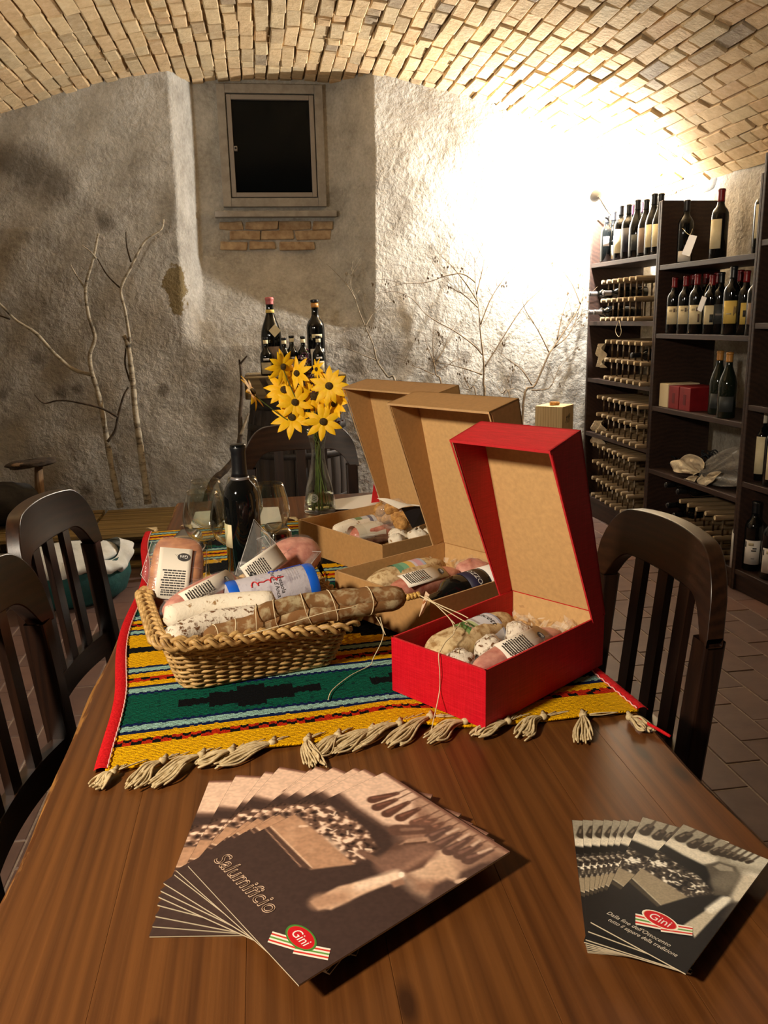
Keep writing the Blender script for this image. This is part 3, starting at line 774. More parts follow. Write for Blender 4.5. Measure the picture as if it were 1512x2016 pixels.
for k, (a, b_, sz) in enumerate(TAS):
    p = onz(a[0], a[1], TZ+.008); q = onz(b_[0], b_[1], TZ+.004)
    d = q-p; sd = Vector((-d.y, d.x, 0)).normalized(); n_ = 15
    mb = MB(); mb.ell(p, (.0062, .0062, .005), nu=10, nv=6, jit=.06, seed=k)
    edge = p+Vector((0.004, 0.014, 0)); mb.tube([edge, p], [.003, .0045], 6)
    side_ = rnd.uniform(-1, 1)
    for j in range(n_):
        f = (j/(n_-1)-.5)
        en = p+d*rnd.uniform(.82, 1.08)+sd*f*0.022*sz+Vector((0, 0, rnd.uniform(-.001, .004)))
        c1 = p+d*.35+sd*(f*.016+.006*side_)+Vector((0, 0, rnd.uniform(.001, .007)))
        c2 = p+d*.7+sd*(f*.026+.004*rnd.uniform(-1, 1))+Vector((0, 0, rnd.uniform(-.001, .005)))
        mb.tube(spline([p, c1, c2, en], 4), [.0016]*12+[.0009], 5)
    mb.build('tassel', 'cotton_fringe', rug, smooth=True)
for k, s_ in enumerate((.015, .11, .20, .30, .40, .50)):
    p = rug_pt(s_, RL+.006, .002); mb = MB(); mb.ell(p, (.006, .006, .005), nu=10, nv=6, jit=.06, seed=k); dr = rv*.045-ru*.02
    for j in range(11):
        f = j/10-.5; en = p+dr*rnd.uniform(.85, 1.1)+ru*f*.02; en.z = TZ+.002+rnd.random()*.003
        mb.tube(spline([p, p+dr*.5+ru*f*.022+Vector((0, 0, .003)), en], 4), .0014, 5)
    mb.build('tassel', 'cotton_fringe', rug, smooth=True)
# loose warp threads between the knots
mb = MB()
for k in range(len(TAS)-1):
    a, b_ = TAS[k][0], TAS[k+1][0]
    for j in range(5):
        p = onz(a[0], a[1], TZ+.006); q = onz(b_[0], b_[1], TZ+.006); f = rnd.uniform(.15, .85)
        e_ = p+(q-p)*f+Vector((0, .012, 0.001)); mid_ = (p+e_)/2+Vector((0, -.004*rnd.random(), .003*rnd.random()))
        mb.tube(spline([p, mid_, e_], 4), .0009, 5)
mb.build('warp_threads', 'cotton_fringe', rug, smooth=True)['kind'] = 'stuff'
for k in range(3):
    p = onz(1252, 1412, TZ+.006); q = onz(1312+4*k, 1446+2*k, TZ+.004)
    MB().tube(spline([p, (p+q)/2+Vector((0, -.01, .003)), q], 5), .0022, 6).build('red_thread', 'red_binding', rug, smooth=True)
# ================================================================== WICKER BASKET
wood('wicker', (132, 96, 50), (188, 148, 86), (220, 182, 118), axis=0, rough=0.55, scale=2.0, bumpk=0.1)
BO = Vector((-0.052, 1.345, 0)); BA = R(13)
bu, bv = Vector((math.cos(BA), math.sin(BA), 0)), Vector((-math.sin(BA), math.cos(BA), 0))
BZ0, BZ1 = 0.758, 0.838
def rr_loop(a, hx, hy, r):                       # point on a rounded rectangle, a in 0..1
    sx, sy = hx-r, hy-r; segs = [2*sx, r*PI/2, 2*sy, r*PI/2]*2; tot = sum(segs); d = (a % 1)*tot
    corners = [(1, -1), (1, 1), (-1, 1), (-1, -1)]
    x, y = -sx, -hy
    for k, L in enumerate(segs):
        if d <= L:
            f = d/L
            if k == 0: return (-sx+2*sx*f, -hy)
            if k == 2: return (hx, -sy+2*sy*f)
            if k == 4: return (sx-2*sx*f, hy)
            if k == 6: return (-hx, sy-2*sy*f)
            c = corners[(k-1)//2]; a0 = {1: -PI/2, 3: 0, 5: PI/2, 7: PI}[k]+f*PI/2
            return (c[0]*sx+r*math.cos(a0), c[1]*sy+r*math.sin(a0))
        d -= L
    return (-sx, -hy)
def bk(a, h, out=0.0):                           # a around, h 0..1 up
    hx = 0.128+(0.153-0.128)*h+out; hy = 0.108+(0.138-0.108)*h+out
    x, y = rr_loop(a, hx, hy, 0.035+.012*h)
    sag = -0.014*h*sstep(0, .15, x)+.006*h*(abs(x)/.15)**2
    p = BO+bu*x+bv*y; p.z = BZ0+(BZ1-BZ0)*h+sag
    return p
basket = thing('wicker_basket', 'woven wicker basket full of wrapped meats and salami on the runner', 'basket', (BO.x, BO.y, BZ0))
NS = 46; rnd = random.Random(2)
NR = 16
for k in range(NR):
    mb = MB(); h0 = (k+.5)/NR*.93
    n = NS*6; pts = []
    for i in range(n+1):
        a = i/n; ph = (a*NS*0.5+0.5*(k % 2))*2*PI
        pts.append(bk(a, h0+0.006*math.sin(a*19+k*2.1)+.008*math.sin(a*2*PI*3+k), 0.0028*math.sin(ph)))
    mb.tube(pts, 0.0025+rnd.uniform(-.0003, .0003), 6, cap=False)
    mb.build('weave_strand', 'wicker', basket, smooth=True)
for k in range(NS):
    a = (k+.5)/NS
    MB().tube([bk(a, h, 0) for h in (0, .25, .5, .75, .97)], 0.0021, 6).build('stake', 'wicker', basket, smooth=True)
for j in range(3):                               # plaited rim
    for jj in range(2):
        pts = []; n = 300
        for i in range(n+1):
            a = i/n; ph = a*2*PI*17+j*2*PI/3
            p = bk(a, 1.0, 0.006+0.0095*math.sin(ph)+.0036*(jj-.5)); p.z += 0.0062*math.sin(2*ph)+0.006
            pts.append(p)
        MB().tube(pts, 0.0040, 6, cap=False).build('rim_plait', 'wicker', basket, smooth=True)
mb = MB(); n = 60
ring = [bk(i/n, 0.0, -.002) for i in range(n)]
mb.prism([p+Vector((0, 0, .001)) for p in ring], (0, 0, .003)); mb.build('base', 'wicker', basket)
MB().tube([bk(i/120, 0.0, 0.0)+Vector((0, 0, .001)) for i in range(121)], 0.0035, 6, cap=False).build('base_rim', 'wicker', basket, smooth=True)
mat('wood_wool', (150, 112, 60), (196, 160, 104), rough=0.9, scale=90)
mb = MB()
for k in range(260):
    a = rnd.random(); rr_ = rnd.random()**.5
    x, y = rr_*0.118*math.cos(a*6.28), rr_*0.10*math.sin(a*6.28)
    p = BO+bu*x+bv*y; p.z = BZ0+.012+rnd.random()*.03
    d = [Vector((rnd.uniform(-.02, .02), rnd.uniform(-.02, .02), rnd.uniform(-.008, .008))) for _ in range(3)]
    mb.tube(spline([p, p+d[0], p+d[0]+d[1], p+d[0]+d[1]+d[2]], 3), .0007, 3, cap=False)
straw = mb.build('basket_straw', 'wood_wool'); straw['kind'] = 'stuff'; tag(straw, 'pale wood wool straw lining the wicker basket', 'straw')

# ------------------------------------------------------------------ paper labels, wrapped meats, salami
mat('label_paper', (226, 216, 198), rough=0.65)
mat('label_ink', (46, 42, 40), rough=0.7)
mat('label_grey', (120, 114, 108), rough=0.7)
mat('white_ink', (230, 226, 218), rough=0.7)
mat('blue_print', (16, 86, 190), rough=0.35)
mat('red_ink', (196, 40, 44), rough=0.6)
mat('blue_ink', (40, 66, 160), rough=0.6)
mat('ham_brown', (146, 84, 42), (196, 132, 80), rough=0.5, scale=24, stretch=(1, 1, 3), bumpk=0.3, coat=.3)
mat('ham_pink', (168, 88, 70), (222, 158, 134), rough=0.45, scale=55, bumpk=0.2, coat=.3, lo=.3, hi=.72)
mat('ham_tan', (186, 124, 96), (204, 148, 116), rough=0.45, scale=14, bumpk=0.1, coat=.3)
thinfilm('vacuum_film', 0.07)
thinfilm('film_seam', 0.5, (226, 224, 218), .1)
thinfilm('film_flap', 0.14, (214, 210, 204))
def speck(name, base, spot, lo, hi, scale, base2=None, rough=0.9):
    m, t, b = nt(name)
    v = coords(t, rnd=3.0); n = noise(t, v, scale, 3, 0.6, 0.3)
    c = ramp(t, n, [(lo, base), (hi, spot)])
    if base2: c = mixc(t, 0.5, c, ramp(t, noise(t, v, scale*.35, 3), [(0.4, base), (0.65, base2)]))
    t.links.new(c, b.inputs['Base Color']); b.inputs['Roughness'].default_value = rough; b.inputs['Specular IOR Level'].default_value = 0.2
    bump(t, b, n, 0.35, 0.004)
speck('salami_white', (226, 214, 192), (150, 116, 74), 0.60, 0.68, 90)
speck('salami_speckled', (218, 206, 186), (104, 70, 42), 0.52, 0.62, 120)
speck('salame_aged', (128, 90, 54), (200, 186, 146), 0.50, 0.64, 48, (98, 72, 40))
mat('twine', (214, 196, 158), rough=0.9)
def oriented(ex, ey):
    ex = Vector(ex).normalized(); ey = Vector(ey); ey = (ey-ex*ey.dot(ex)).normalized(); ez = ex.cross(ey)
    return ex, ey, ez
def small_print(par, C, ex, ey, ez, w_, h_, rows, m='label_ink', seed=1, fill=.8):
    r_ = random.Random(seed); mb = MB()
    for i in range(rows):
        y = h_*(.5-(i+.5)/rows); x = -w_/2
        while x < w_/2*fill:
            l = r_.uniform(.06, .2)*w_; l = min(l, w_/2-x)
            hh = h_/rows*.26
            p = C+ex*x+ey*y
            mb.add([p-ey*hh, p+ex*l-ey*hh, p+ex*l+ey*hh, p+ey*hh], [(0, 1, 2, 3)])
            x += l+w_*.03
    return mb.build('small_print', m, par)
def logo_oval(par, C, ex, ey, ez, rx, ry, rotate=False, dark='label_ink'):
    mb = MB(); n = 28
    mb.add([C+ex*rx*math.cos(2*PI*i/n)+ey*ry*math.sin(2*PI*i/n) for i in range(n)], [list(range(n))])
    o = mb.build('logo', dark, par)
    Mx = frame(ex, ey, ez, C-ex*rx*.02-ey*ry*.38+ez*.0002) if not rotate else frame(ey, -ex, ez, C+ex*ry*.30+ez*.0002)
    text('logo_lettering', 'Gini', ry*1.15 if not rotate else rx*1.15, 'white_ink', o, Mx, extrude=0, align='CENTER')
    return o
def label_card(par, C, ex, ey, w_, h_, lx=.25, ly=.3, rotate=True, seed=1, bend=0.0):
    """paper label, long side along ex; logo near one end and rows of print"""
    ex, ey, ez = oriented(ex, ey)
    def fn(u, v):
        x, y = (u-.5)*w_, (v-.5)*h_
        return C+ex*x+ey*y-ez*(bend*(y/(h_/2))**2)
    mb = MB().grid(fn, 2, 8)
    o = mb.build('label', 'label_paper', par, smooth=True)
    sd = o.modifiers.new('thick', 'SOLIDIFY'); sd.thickness = .0003; sd.offset = -1
    e_ = ez*.0006
    small_print(o, C+e_-ex*w_*.14, ey, -ex, ez, h_*.72, w_*.44, 9, seed=seed)
    small_print(o, C+e_-ex*w_*.40, ey, -ex, ez, h_*.66, w_*.10, 2, seed=seed+5)
    lc = C+e_+ex*w_*lx+ey*h_*ly
    logo_oval(o, lc-ez*bend*(ly*2)**2, ex, ey, ez, h_*.13 if rotate else h_*.20, h_*.20 if rotate else h_*.13, rotate)
    mb = MB()
    for k in range(4):
        a = C+e_+ex*w_*(lx-.05)+ey*h_*(-.38+.06*k); mb.add([a, a+ex*w_*.10+ey*h_*.22, a+ex*w_*.10+ey*h_*.235, a+ey*h_*.02], [(0, 1, 2, 3)])
    mb.build('logo_ribbon', 'label_grey', o)
    return o
def flap(par, pts, m='film_flap'):
    mb = MB(); P_ = [Vector(p) for p in pts]
    mb.grid(lambda u, v: (P_[0]*(1-u)+P_[1]*u)*(1-v)+(P_[3]*(1-u)+P_[2]*u)*v+Vector((0, 0, .004*math.sin(u*7+v*5))), 8, 6)
    o = mb.build('film_edge', m, par, smooth=True)
    MB().tube([P_[0], P_[1], P_[2], P_[3]], .0007, 5).build('film_seam', 'film_seam', o, smooth=True)
    return o
GM = 'vacuum packed meats in the basket'
# squared ham, standing against the left rear corner
C1 = onz(347, 1132, 0.870); ex, ey, ez = oriented((1, -.02, -.14), (.10, .50, .86))
h1 = thing('wrapped_ham', 'squared brown ham in clear wrap, label facing front, left in the basket', 'ham', C1, GM)
M1 = frame(ex, ey, ez).to_3x3().to_4x4()
MB().ell(C1, (.047, .070, .026), M1, 28, 18, jit=.015, p=.55, seed=4).build('meat', 'ham_brown', h1, smooth=True)
for k in range(6):
    y = -.055+.022*k; pts = []
    for i in range(33):
        a = 2*PI*i/32; sg = lambda x: math.copysign(abs(x)**.55, x)
        lat = math.cos(math.asin(max(-1, min(1, (y/.070)))))**.55
        pts.append(C1+M1 @ Vector((.0475*sg(math.cos(a))*lat, y, .0265*sg(math.sin(a))*lat)))
    MB().tube(pts, .0008, 4, cap=False).build('netting', 'ham_tan', h1, smooth=True)
MB().ell(C1, (.050, .074, .029), M1, 28, 18, jit=.02, p=.6, seed=9).build('wrap', 'vacuum_film', h1, smooth=True)
label_card(h1, C1+ez*.0305-ex*.002-ey*.004, ey, -ex, .094, .058, lx=.33, ly=-.26, seed=3)
flap(h1, [C1+M1 @ Vector(p) for p in ((-.040, .05, 0), (-.050, .060, .004), (-.062, -.005, .006), (-.041, -.03, 0))])
flap(h1, [C1+M1 @ Vector(p) for p in ((.038, .055, 0), (.050, .050, .002), (.056, -.03, .006), (.040, -.05, 0))])
# round ham lying behind
C2 = onz(560, 1112, 0.862); ex, ey, ez = oriented((.78, .52, .22), (-.45, .62, .5))
h2 = thing('wrapped_ham', 'pink round ham in clear wrap with tall film corner beside the wine bottle', 'ham', C2, GM)
M2 = frame(ex, ey, ez).to_3x3().to_4x4()
MB().ell(C2, (.082, .043, .040), M2, 28, 18, jit=.02, p=.85, seed=5).build('meat', 'ham_pink', h2, smooth=True)
MB().ell(C2, (.087, .047, .043), M2, 28, 18, jit=.025, p=.85, seed=6).build('wrap', 'vacuum_film', h2, smooth=True)
L2 = onz(533, 1118, 0.885)
lx_, ly_, lz_ = oriented((.70, .50, .30), (-.35, .30, .75))
label_card(h2, C2-ex*.030+ez*.010+(L2-C2)*.55+Vector((0, -.022, .018)), lx_, ly_, .085, .040, lx=-.36, ly=-.15, rotate=True, seed=8)
def fpx(x, y, z): return onz(x, y, z)
flap(h2, [fpx(508, 1135, .86), fpx(470, 1120, .87), fpx(500, 1022, .94), fpx(548, 1075, .90)])
flap(h2, [fpx(470, 1120, .87), fpx(508, 1135, .86), fpx(470, 1160, .87), fpx(420, 1165, .865)])
flap(h2, [fpx(578, 1085, .88), fpx(632, 1086, .89), fpx(606, 1118, .87), fpx(592, 1122, .86)])
flap(h2, [fpx(505, 1062, .90), fpx(520, 1055, .91), fpx(535, 1078, .89), fpx(515, 1085, .89)])
# long pink sausage between them
p, q = onz(322, 1212, .850), onz(462, 1138, .872); C3 = (p+q)/2; ex, ey, ez = oriented(q-p, (-.4, .5, .8))
h3 = thing('wrapped_sausage', 'pink sausage in clear wrap lying in front of the squared ham', 'sausage', C3, GM)
M3 = frame(ex, ey, ez).to_3x3().to_4x4(); L_ = (q-p).length/2
MB().ell(C3, (L_, .025, .025), M3, 24, 16, jit=.015, p=.8, seed=7).build('meat', 'ham_pink', h3, smooth=True)
MB().ell(C3, (L_+.004, .028, .028), M3, 24, 16, jit=.03, p=.8, seed=8).build('wrap', 'vacuum_film', h3, smooth=True)
l3x, l3y, l3z = oriented(q-p, Vector((-.25, .62, .70)))
label_card(h3, C3+l3z*.0305+ex*.004, l3x, l3y, L_*1.35, .030, lx=.36, ly=-.1, rotate=True, seed=12, bend=.006)
flap(h3, [q, q+Vector((.008, .02, .022)), q+Vector((.05, .01, .02)), q+Vector((.03, -.01, .004))])
# bresaola cylinder with blue bands
p, q = onz(452, 1192, .842), onz(618, 1152, .856); ax = (q-p).normalized(); Lb = (q-p).length
br = thing('bresaola', 'fat grey printed meat cylinder with bright blue end bands in the basket', 'cured meat', (p+q)/2)
Mb = ax.to_track_quat('Z', 'Y').to_matrix().to_4x4(); rb_ = .041
speck('bresaola_sleeve', (186, 180, 186), (162, 154, 162), 0.5, 0.62, 50, rough=.35)
prof = [(0, -.006), (rb_*.6, -.004), (rb_*.92, 0), (rb_, .008), (rb_*1.01, Lb*.5), (rb_, Lb-.008), (rb_*.92, Lb), (rb_*.6, Lb+.004), (0, Lb+.006)]
MB().lathe(prof, p, 40, M=Mb).build('sleeve', 'bresaola_sleeve', br, smooth=True)
for z0_, z1_ in ((-.001, .020), (Lb-.020, Lb+.001)):
    pr = [(rb_*.955, z0_), (rb_*1.012, z0_+.004), (rb_*1.018, (z0_+z1_)/2), (rb_*1.012, z1_-.004), (rb_*.96, z1_)]
    MB().lathe(pr, p, 40, M=Mb).build('band', 'blue_print', br, smooth=True)
top = Vector((0, -.30, 1)); top = (top-ax*top.dot(ax)).normalized(); sidev = ax.cross(top)
def onb(s, a): return p+ax*s+(top*math.cos(a)+sidev*math.sin(a))*(rb_*1.02)          # s along, a round the cylinder
def wrap_text(body, size, m_, s, a, par, name='print'):
    Mx = Matrix.Identity(4)
    o = text(name, body, size, m_, par, Mx, extrude=0, align='CENTER')
    off = OFF[par.name]
    for vtx in o.data.vertices:
        c_ = vtx.co+off; x, y = c_.x, c_.y
        vtx.co = onb(s+y, a+x/rb_)-off
    return o
wrap_text('Bresaola', .0105, 'label_ink', Lb*.56, .52, br); wrap_text("Punta d'Anca", .0105, 'label_ink', Lb*.50, .42, br)
for k in range(5): wrap_text('--- ----- -- ---- --- ------', .0038, 'label_grey', Lb*(.68+.028*k), .1, br)
def scribble(pts, r_, m_, par):
    MB().tube(spline([onb(s, a) for s, a in pts], 5), r_, 5).build('handwriting', m_, par, smooth=True)
scribble([(.036+.0016*i+.0022*math.cos(i*.9), .30+(.07+.07*math.sin(i*.31))*math.sin(i*.9)-.002*i) for i in range(40)], .0012, 'red_ink', br)
scribble([(.075+.0011*i+.0024*math.cos(i*.95), -.36+(.05+.06*math.sin(i*.4))*math.sin(i*.95)) for i in range(28)]+[(.112, -.40), (.125, -.46), (.138, -.47)], .0011, 'blue_ink', br)
# two white salami in front
def sausage(name, label, cat, pts, rad, m, taper=.45, seg=18, group=None, jit=0.0, seed=0, n=7):
    P_ = spline(pts, n); N = len(P_); rr_ = []
    r_ = random.Random(seed); ph = r_.uniform(0, 6)
    for i in range(N):
        s = i/(N-1); e_ = min(s, 1-s)/.10; k = math.sqrt(max(0, 1-(1-min(1, e_))**2))
        rr_.append(rad*max(.12, k)*(1+jit*math.sin(i*1.7+ph)))
    c = sum(P_, Vector())/N
    g = thing(name, label, cat, c, group)
    MB().tube(P_, rr_, seg).build('casing', m, g, smooth=True)
    return g, P_, rr_
GS = 'salami in the basket'
sausage('salami', 'white floury salami lying across the middle of the basket', 'salami', [onz(322, 1222, .857), onz(430, 1196, .862), onz(546, 1188, .862)], .0225, 'salami_white', group=GS, seed=1)
sausage('salami', 'brown speckled white salami in front of the floury one in the basket', 'salami', [onz(330, 1262, .846), onz(420, 1226, .855), onz(520, 1214, .852)], .0205, 'salami_speckled', group=GS, seed=2)
# long tied salami pair poking out of the basket to the right
ga, PA, RA_ = sausage('long_salami', 'long brown mouldy salami pair tied with twine, poking out of the basket', 'salami', [onz(400, 1258, .842), onz(480, 1236, .850), onz(570, 1216, .858), onz(680, 1198, .864), onz(800, 1178, .870)], .0170, 'salame_aged', seed=3, jit=.05, n=9)
PB = spline([onz(500, 1214, .868), onz(585, 1191, .876), onz(690, 1178, .880), onz(798, 1172, .875)], 9); NB = len(PB)
MB().tube(PB, [.0165*max(.15, math.sqrt(max(0, 1-(1-min(1, min(i/(NB-1), 1-i/(NB-1))/.10))**2)))*(1+.05*math.sin(i*1.9)) for i in range(NB)], 16).build('casing', 'salame_aged', ga, smooth=True)
for k in range(7):
    i = int((k+.7)/8*(len(PA)-1)); c_ = PA[i]; t_ = (PA[i+1]-PA[i-1]).normalized()
    j = min(range(NB), key=lambda q_: (PB[q_]-c_).length); c2_ = PB[j] if (PB[j]-c_).length < .035 else None
    pts = []
    for a in range(25):
        th = 2*PI*a/24; u_ = t_.orthogonal().normalized(); v_ = t_.cross(u_); dr = u_*math.cos(th)+v_*math.sin(th)
        ext = .0175
        if c2_ is not None: ext = max(.0175, (c2_-c_).dot(dr)+.0175*(1 if (c2_-c_).dot(dr) > 0 else 0))
        pts.append(c_+dr*ext+t_*.006*math.sin(th+k))
    MB().tube(pts, .0009, 4, cap=False).build('twine_loop', 'twine', ga, smooth=True)
MB().tube(spline([onz(480, 1252, .860), onz(580, 1224, .870), onz(640, 1206, .877), onz(700, 1194, .879)], 6), .0009, 4).build('twine_run', 'twine', ga, smooth=True)
tip = PA[-1]; mat('casing_knot', (206, 164, 84), rough=.6)
mb = MB()
for i in range(4): mb.ell(onz(803+6.5*i, 1176-1.5*i, .873), (.0055, .0055, .0055), nu=10, nv=8, jit=.12, seed=i)
mb.build('knot', 'casing_knot', ga, smooth=True)
tg = [onz(838, 1164, .877), onz(845, 1171, .876), onz(834, 1206, .852), onz(825, 1214, .850)]
mat('tag_paper', (206, 176, 146), rough=.7)
tgo = MB().prism(tg, (0.0004, -.0003, .0002)).build('tag', 'tag_paper', ga)
cc = sum((Vector(p) for p in tg), Vector())/4
MB().ell(cc+Vector((0, -.0012, .0006)), (.0035, .0008, .0060), nu=12, nv=8).build('tag_mark', 'ham_brown', tgo, smooth=True)
def string(pts, r_=.0008): MB().tube(spline(pts, 6), r_, 5).build('twine_end', 'twine', ga, smooth=True)
string([onz(826, 1172, .876), onz(868, 1192, .872), onz(905, 1208, .866), onz(922, 1217, .862)])
string([onz(826, 1172, .876), onz(880, 1203, .868), onz(912, 1222, .858), onz(920, 1225, .857)])
# ================================================================== BOX CONTENTS
# frayed twine falling into the red box and over its front wall
def redpt(a, b_, c_): return RP(a, b_, c_)
fx = onz(867, 1289, RZ+.0885)
hang = [onz(838, 1172, .876), onz(880, 1212, .868), onz(893, 1232, .860), onz(893, 1248, .852), onz(878, 1263, .848), onz(868, 1280, RZ+.092)]
e1r = Vector(unit(R(-53.5))); e2r = Vector(unit(R(35)))
top_ = fx-e2r*.0015
d_ = lambda s, z: Vector((top_.x, top_.y, 0))+e1r*s-e2r*.0022+Vector((0, 0, z))
hang += [d_(0, RZ+.088), d_(.002, RZ+.06), d_(.0005, RZ+.03), onz(852, 1424, TZ+.012), onz(846, 1456, TZ+.003)]
string(hang); string([onz(880, 1212, .868), onz(892, 1224, .860), onz(895, 1228, .858)]); string([onz(893, 1244, .853), onz(903, 1232, .856), onz(906, 1226, .857)])
string([onz(738, 1210, .850), onz(755, 1249, .820), onz(735, 1296, TZ+.02), onz(728, 1310, TZ+.008), onz(690, 1330, TZ+.008), onz(655, 1358, TZ+.008), onz(646, 1378, TZ+.008)])
string([onz(748, 1215, .850), onz(755, 1240, .830), onz(759, 1250, .822)])

m, t, b = nt('cellophane'); b.inputs['Base Color'].default_value = lin((232, 222, 200)); b.inputs['Roughness'].default_value = .08; b.inputs['Alpha'].default_value = .34; b.inputs['Specular IOR Level'].default_value = .9
thinfilm('clear_bag', 0.16, (230, 226, 216), 0.06)
def filler(label, P, L1, L2, z, seed, m='wood_wool', n=240, zr=.012):
    r_ = random.Random(seed); mb = MB()
    for k in range(n):
        p = P(r_.uniform(.038, L1-.038), r_.uniform(.038, L2-.038), z+r_.uniform(-.004, zr))
        d = [Vector((r_.uniform(-.012, .012), r_.uniform(-.012, .012), r_.uniform(-.004, .005))) for _ in range(3)]
        q = [p, p+d[0], p+d[0]+d[1], p+d[0]+d[1]+d[2]]
        mb.tube(spline(q, 3), .0006, 3, cap=False)
    def bed(u, v):
        p = P(.005+(L1-.010)*u, .005+(L2-.010)*v, z+.006*math.sin(u*17+seed)*math.sin(v*23)-.004); return p
    mb.grid(bed, 24, 24)
    o = mb.build('wood_wool', m); o['kind'] = 'stuff'; return tag(o, label, 'wood wool')
filler('pale wood wool bedding inside the red gift box', RP, .182, .300, .030, 1)
filler('pale wood wool bedding inside the middle kraft box', P1, .262, .300, .028, 2)
filler('pale wood wool bedding inside the farthest kraft box', P2, .335, .300, .030, 3)
def shreds(label, P, area, z, seed, n=70):
    r_ = random.Random(seed); mb = MB()
    a0, a1, b0, b1 = area
    for k in range(n):
        p = P(r_.uniform(a0, a1), r_.uniform(b0, b1), z+r_.uniform(0, .022))
        u = Vector((r_.uniform(-1, 1), r_.uniform(-1, 1), r_.uniform(-.6, .8))).normalized()*r_.uniform(.008, .02)
        v = Vector((r_.uniform(-1, 1), r_.uniform(-1, 1), r_.uniform(-.6, .8))).normalized()*r_.uniform(.004, .012)
        mb.add([p, p+u, p+u+v, p+v*.8-u*.1], [(0, 1, 2), (0, 2, 3)])
    o = mb.build('cellophane_shreds', 'cellophane'); o['kind'] = 'stuff'; return tag(o, label, 'cellophane')
shreds('crumpled clear cellophane at the hinge of the red gift box', RP, (.02, .165, .20, .285), .045, 4, 110)
shreds('crumpled clear cellophane at the hinge of the middle kraft box', P1, (.03, .235, .18, .285), .040, 5, 110)

def netted(name, label, cat, P, a, b0, b1, z, r, m, band=None, seed=0, group=None):
    """a sausage lying along the box, optional printed band: (from, to, [(t, colour)...], words)"""
    c0, c1 = P(a, b0, z), P(a, b1, z); ax = (c1-c0).normalized(); L = (c1-c0).length
    g = thing(name, label, cat, (c0+c1)/2, group)
    ez = Vector((0, 0, 1)); ey = ez.cross(ax); M_ = frame(ax, ey, ez).to_3x3().to_4x4()
    MB().ell((c0+c1)/2, (L/2, r, r*.96), M_, 26, 18, jit=.03, p=.72, seed=seed).build('casing', m, g, smooth=True)
    if band:
        f0, f1, cols, words = band
        mb = MB(); n = 20
        pr = [(r*1.05, L*(f0+(f1-f0)*k/n)) for k in range(n+1)]
        Mz = frame(ey, ez, ax).to_3x3().to_4x4()
        cl = []
        for k in range(n):
            tt = (k+.5)/n; c_ = cols[0][1]
            for th_, cc_ in cols:
                if tt >= th_: c_ = cc_
            cl.append(c_)
        mb.lathe(pr, c0, 32, M=Mz, cols=cl); o = mb.build('paper_band', 'printed_paper', g, smooth=True)
        top = (ez*.8-ey*.45).normalized() if words else ez
        for (wd, size, f, ang, mm) in words:
            tx = text('band_lettering', wd, size, mm, o, Matrix.Identity(4), extrude=0, align='CENTER', shear=.25)
            off = OFF[o.name]
            for vtx in tx.data.vertices:
                x, y = (vtx.co+off).x, (vtx.co+off).y
                an = ang-x/(r*1.05)
                vtx.co = c0+ax*(L*f+y)+(ez*math.cos(an)+ey*math.sin(an))*(r*1.065)-off
    return g
attrmat('printed_paper', rough=.5, spec=.4)
speck('salami_netted', (206, 182, 138), (150, 116, 72), 0.45, 0.65, 70)
GR = 'meats in the red box'
netted('wrapped_salami', 'netted salami with green and white paper band in the red box', 'salami', RP, .048, .030, .235, .056, .032, 'salami_netted',
       (.34, .72, [(0, (120, 158, 92)), (.12, (64, 116, 58)), (.30, (176, 190, 140)), (.42, (206, 208, 214)), (.93, (150, 156, 178))], [('Pancetta', .017, .62, -.1, 'label_ink'), ('Gini', .012, .40, -.25, 'stitch_thread')]), 1, GR)
for k, (a, b_, r_) in enumerate(((.100, .040, .021), (.098, .112, .021), (.092, .190, .020))):
    c_ = RP(a, b_, .062)
    lb = ('round white salami nearest the front wall in the red box', 'round white salami second from the front in the red box', 'round white salami third from the front in the red box')[k]
    g = thing('small_salami', lb, 'salami', c_, 'small round salami in the red box')
    MB().ell(c_, (r_*1.25, r_, r_*.95), Matrix.Rotation(R(35+20*k), 4, 'Z'), 20, 14, jit=.075, p=.85, seed=k).build('casing', 'salami_speckled', g, smooth=True)
    mb = MB(); mb.tube([c_+Vector((r_*1.0*math.cos(a_/12*6.28)*.3, r_*1.02*math.cos(a_/12*6.28), r_*1.0*math.sin(a_/12*6.28))) for a_ in range(13)], .0007, 4, cap=False); mb.build('twine_loop', 'twine', g)
c0, c1 = RP(.146, .018, .066), RP(.148, .225, .066); ax = (c1-c0).normalized()
g = thing('wrapped_sausage', 'pink sausage in clear wrap with printed label along the red box wall', 'sausage', (c0+c1)/2, GR)
ex, ey, ez = oriented(ax, Vector((0, 0, 1)).cross(ax)); Mx = frame(ex, ey, ez).to_3x3().to_4x4()
MB().ell((c0+c1)/2, ((c1-c0).length/2, .024, .022), Mx, 24, 16, jit=.02, p=.75, seed=3).build('meat', 'ham_pink', g, smooth=True)
MB().ell((c0+c1)/2, ((c1-c0).length/2+.003, .027, .025), Mx, 24, 16, jit=.03, p=.75, seed=5).build('wrap', 'vacuum_film', g, smooth=True)
lx_, ly_, lz_ = oriented(ax, Vector((0, 0, 1)).cross(ax)*.8+Vector((0, 0, .45)))
label_card(g, (c0+c1)/2+lz_*.0275-ax*.004, lx_, ly_, .105, .036, lx=.36, ly=-.05, rotate=True, seed=21, bend=.004)
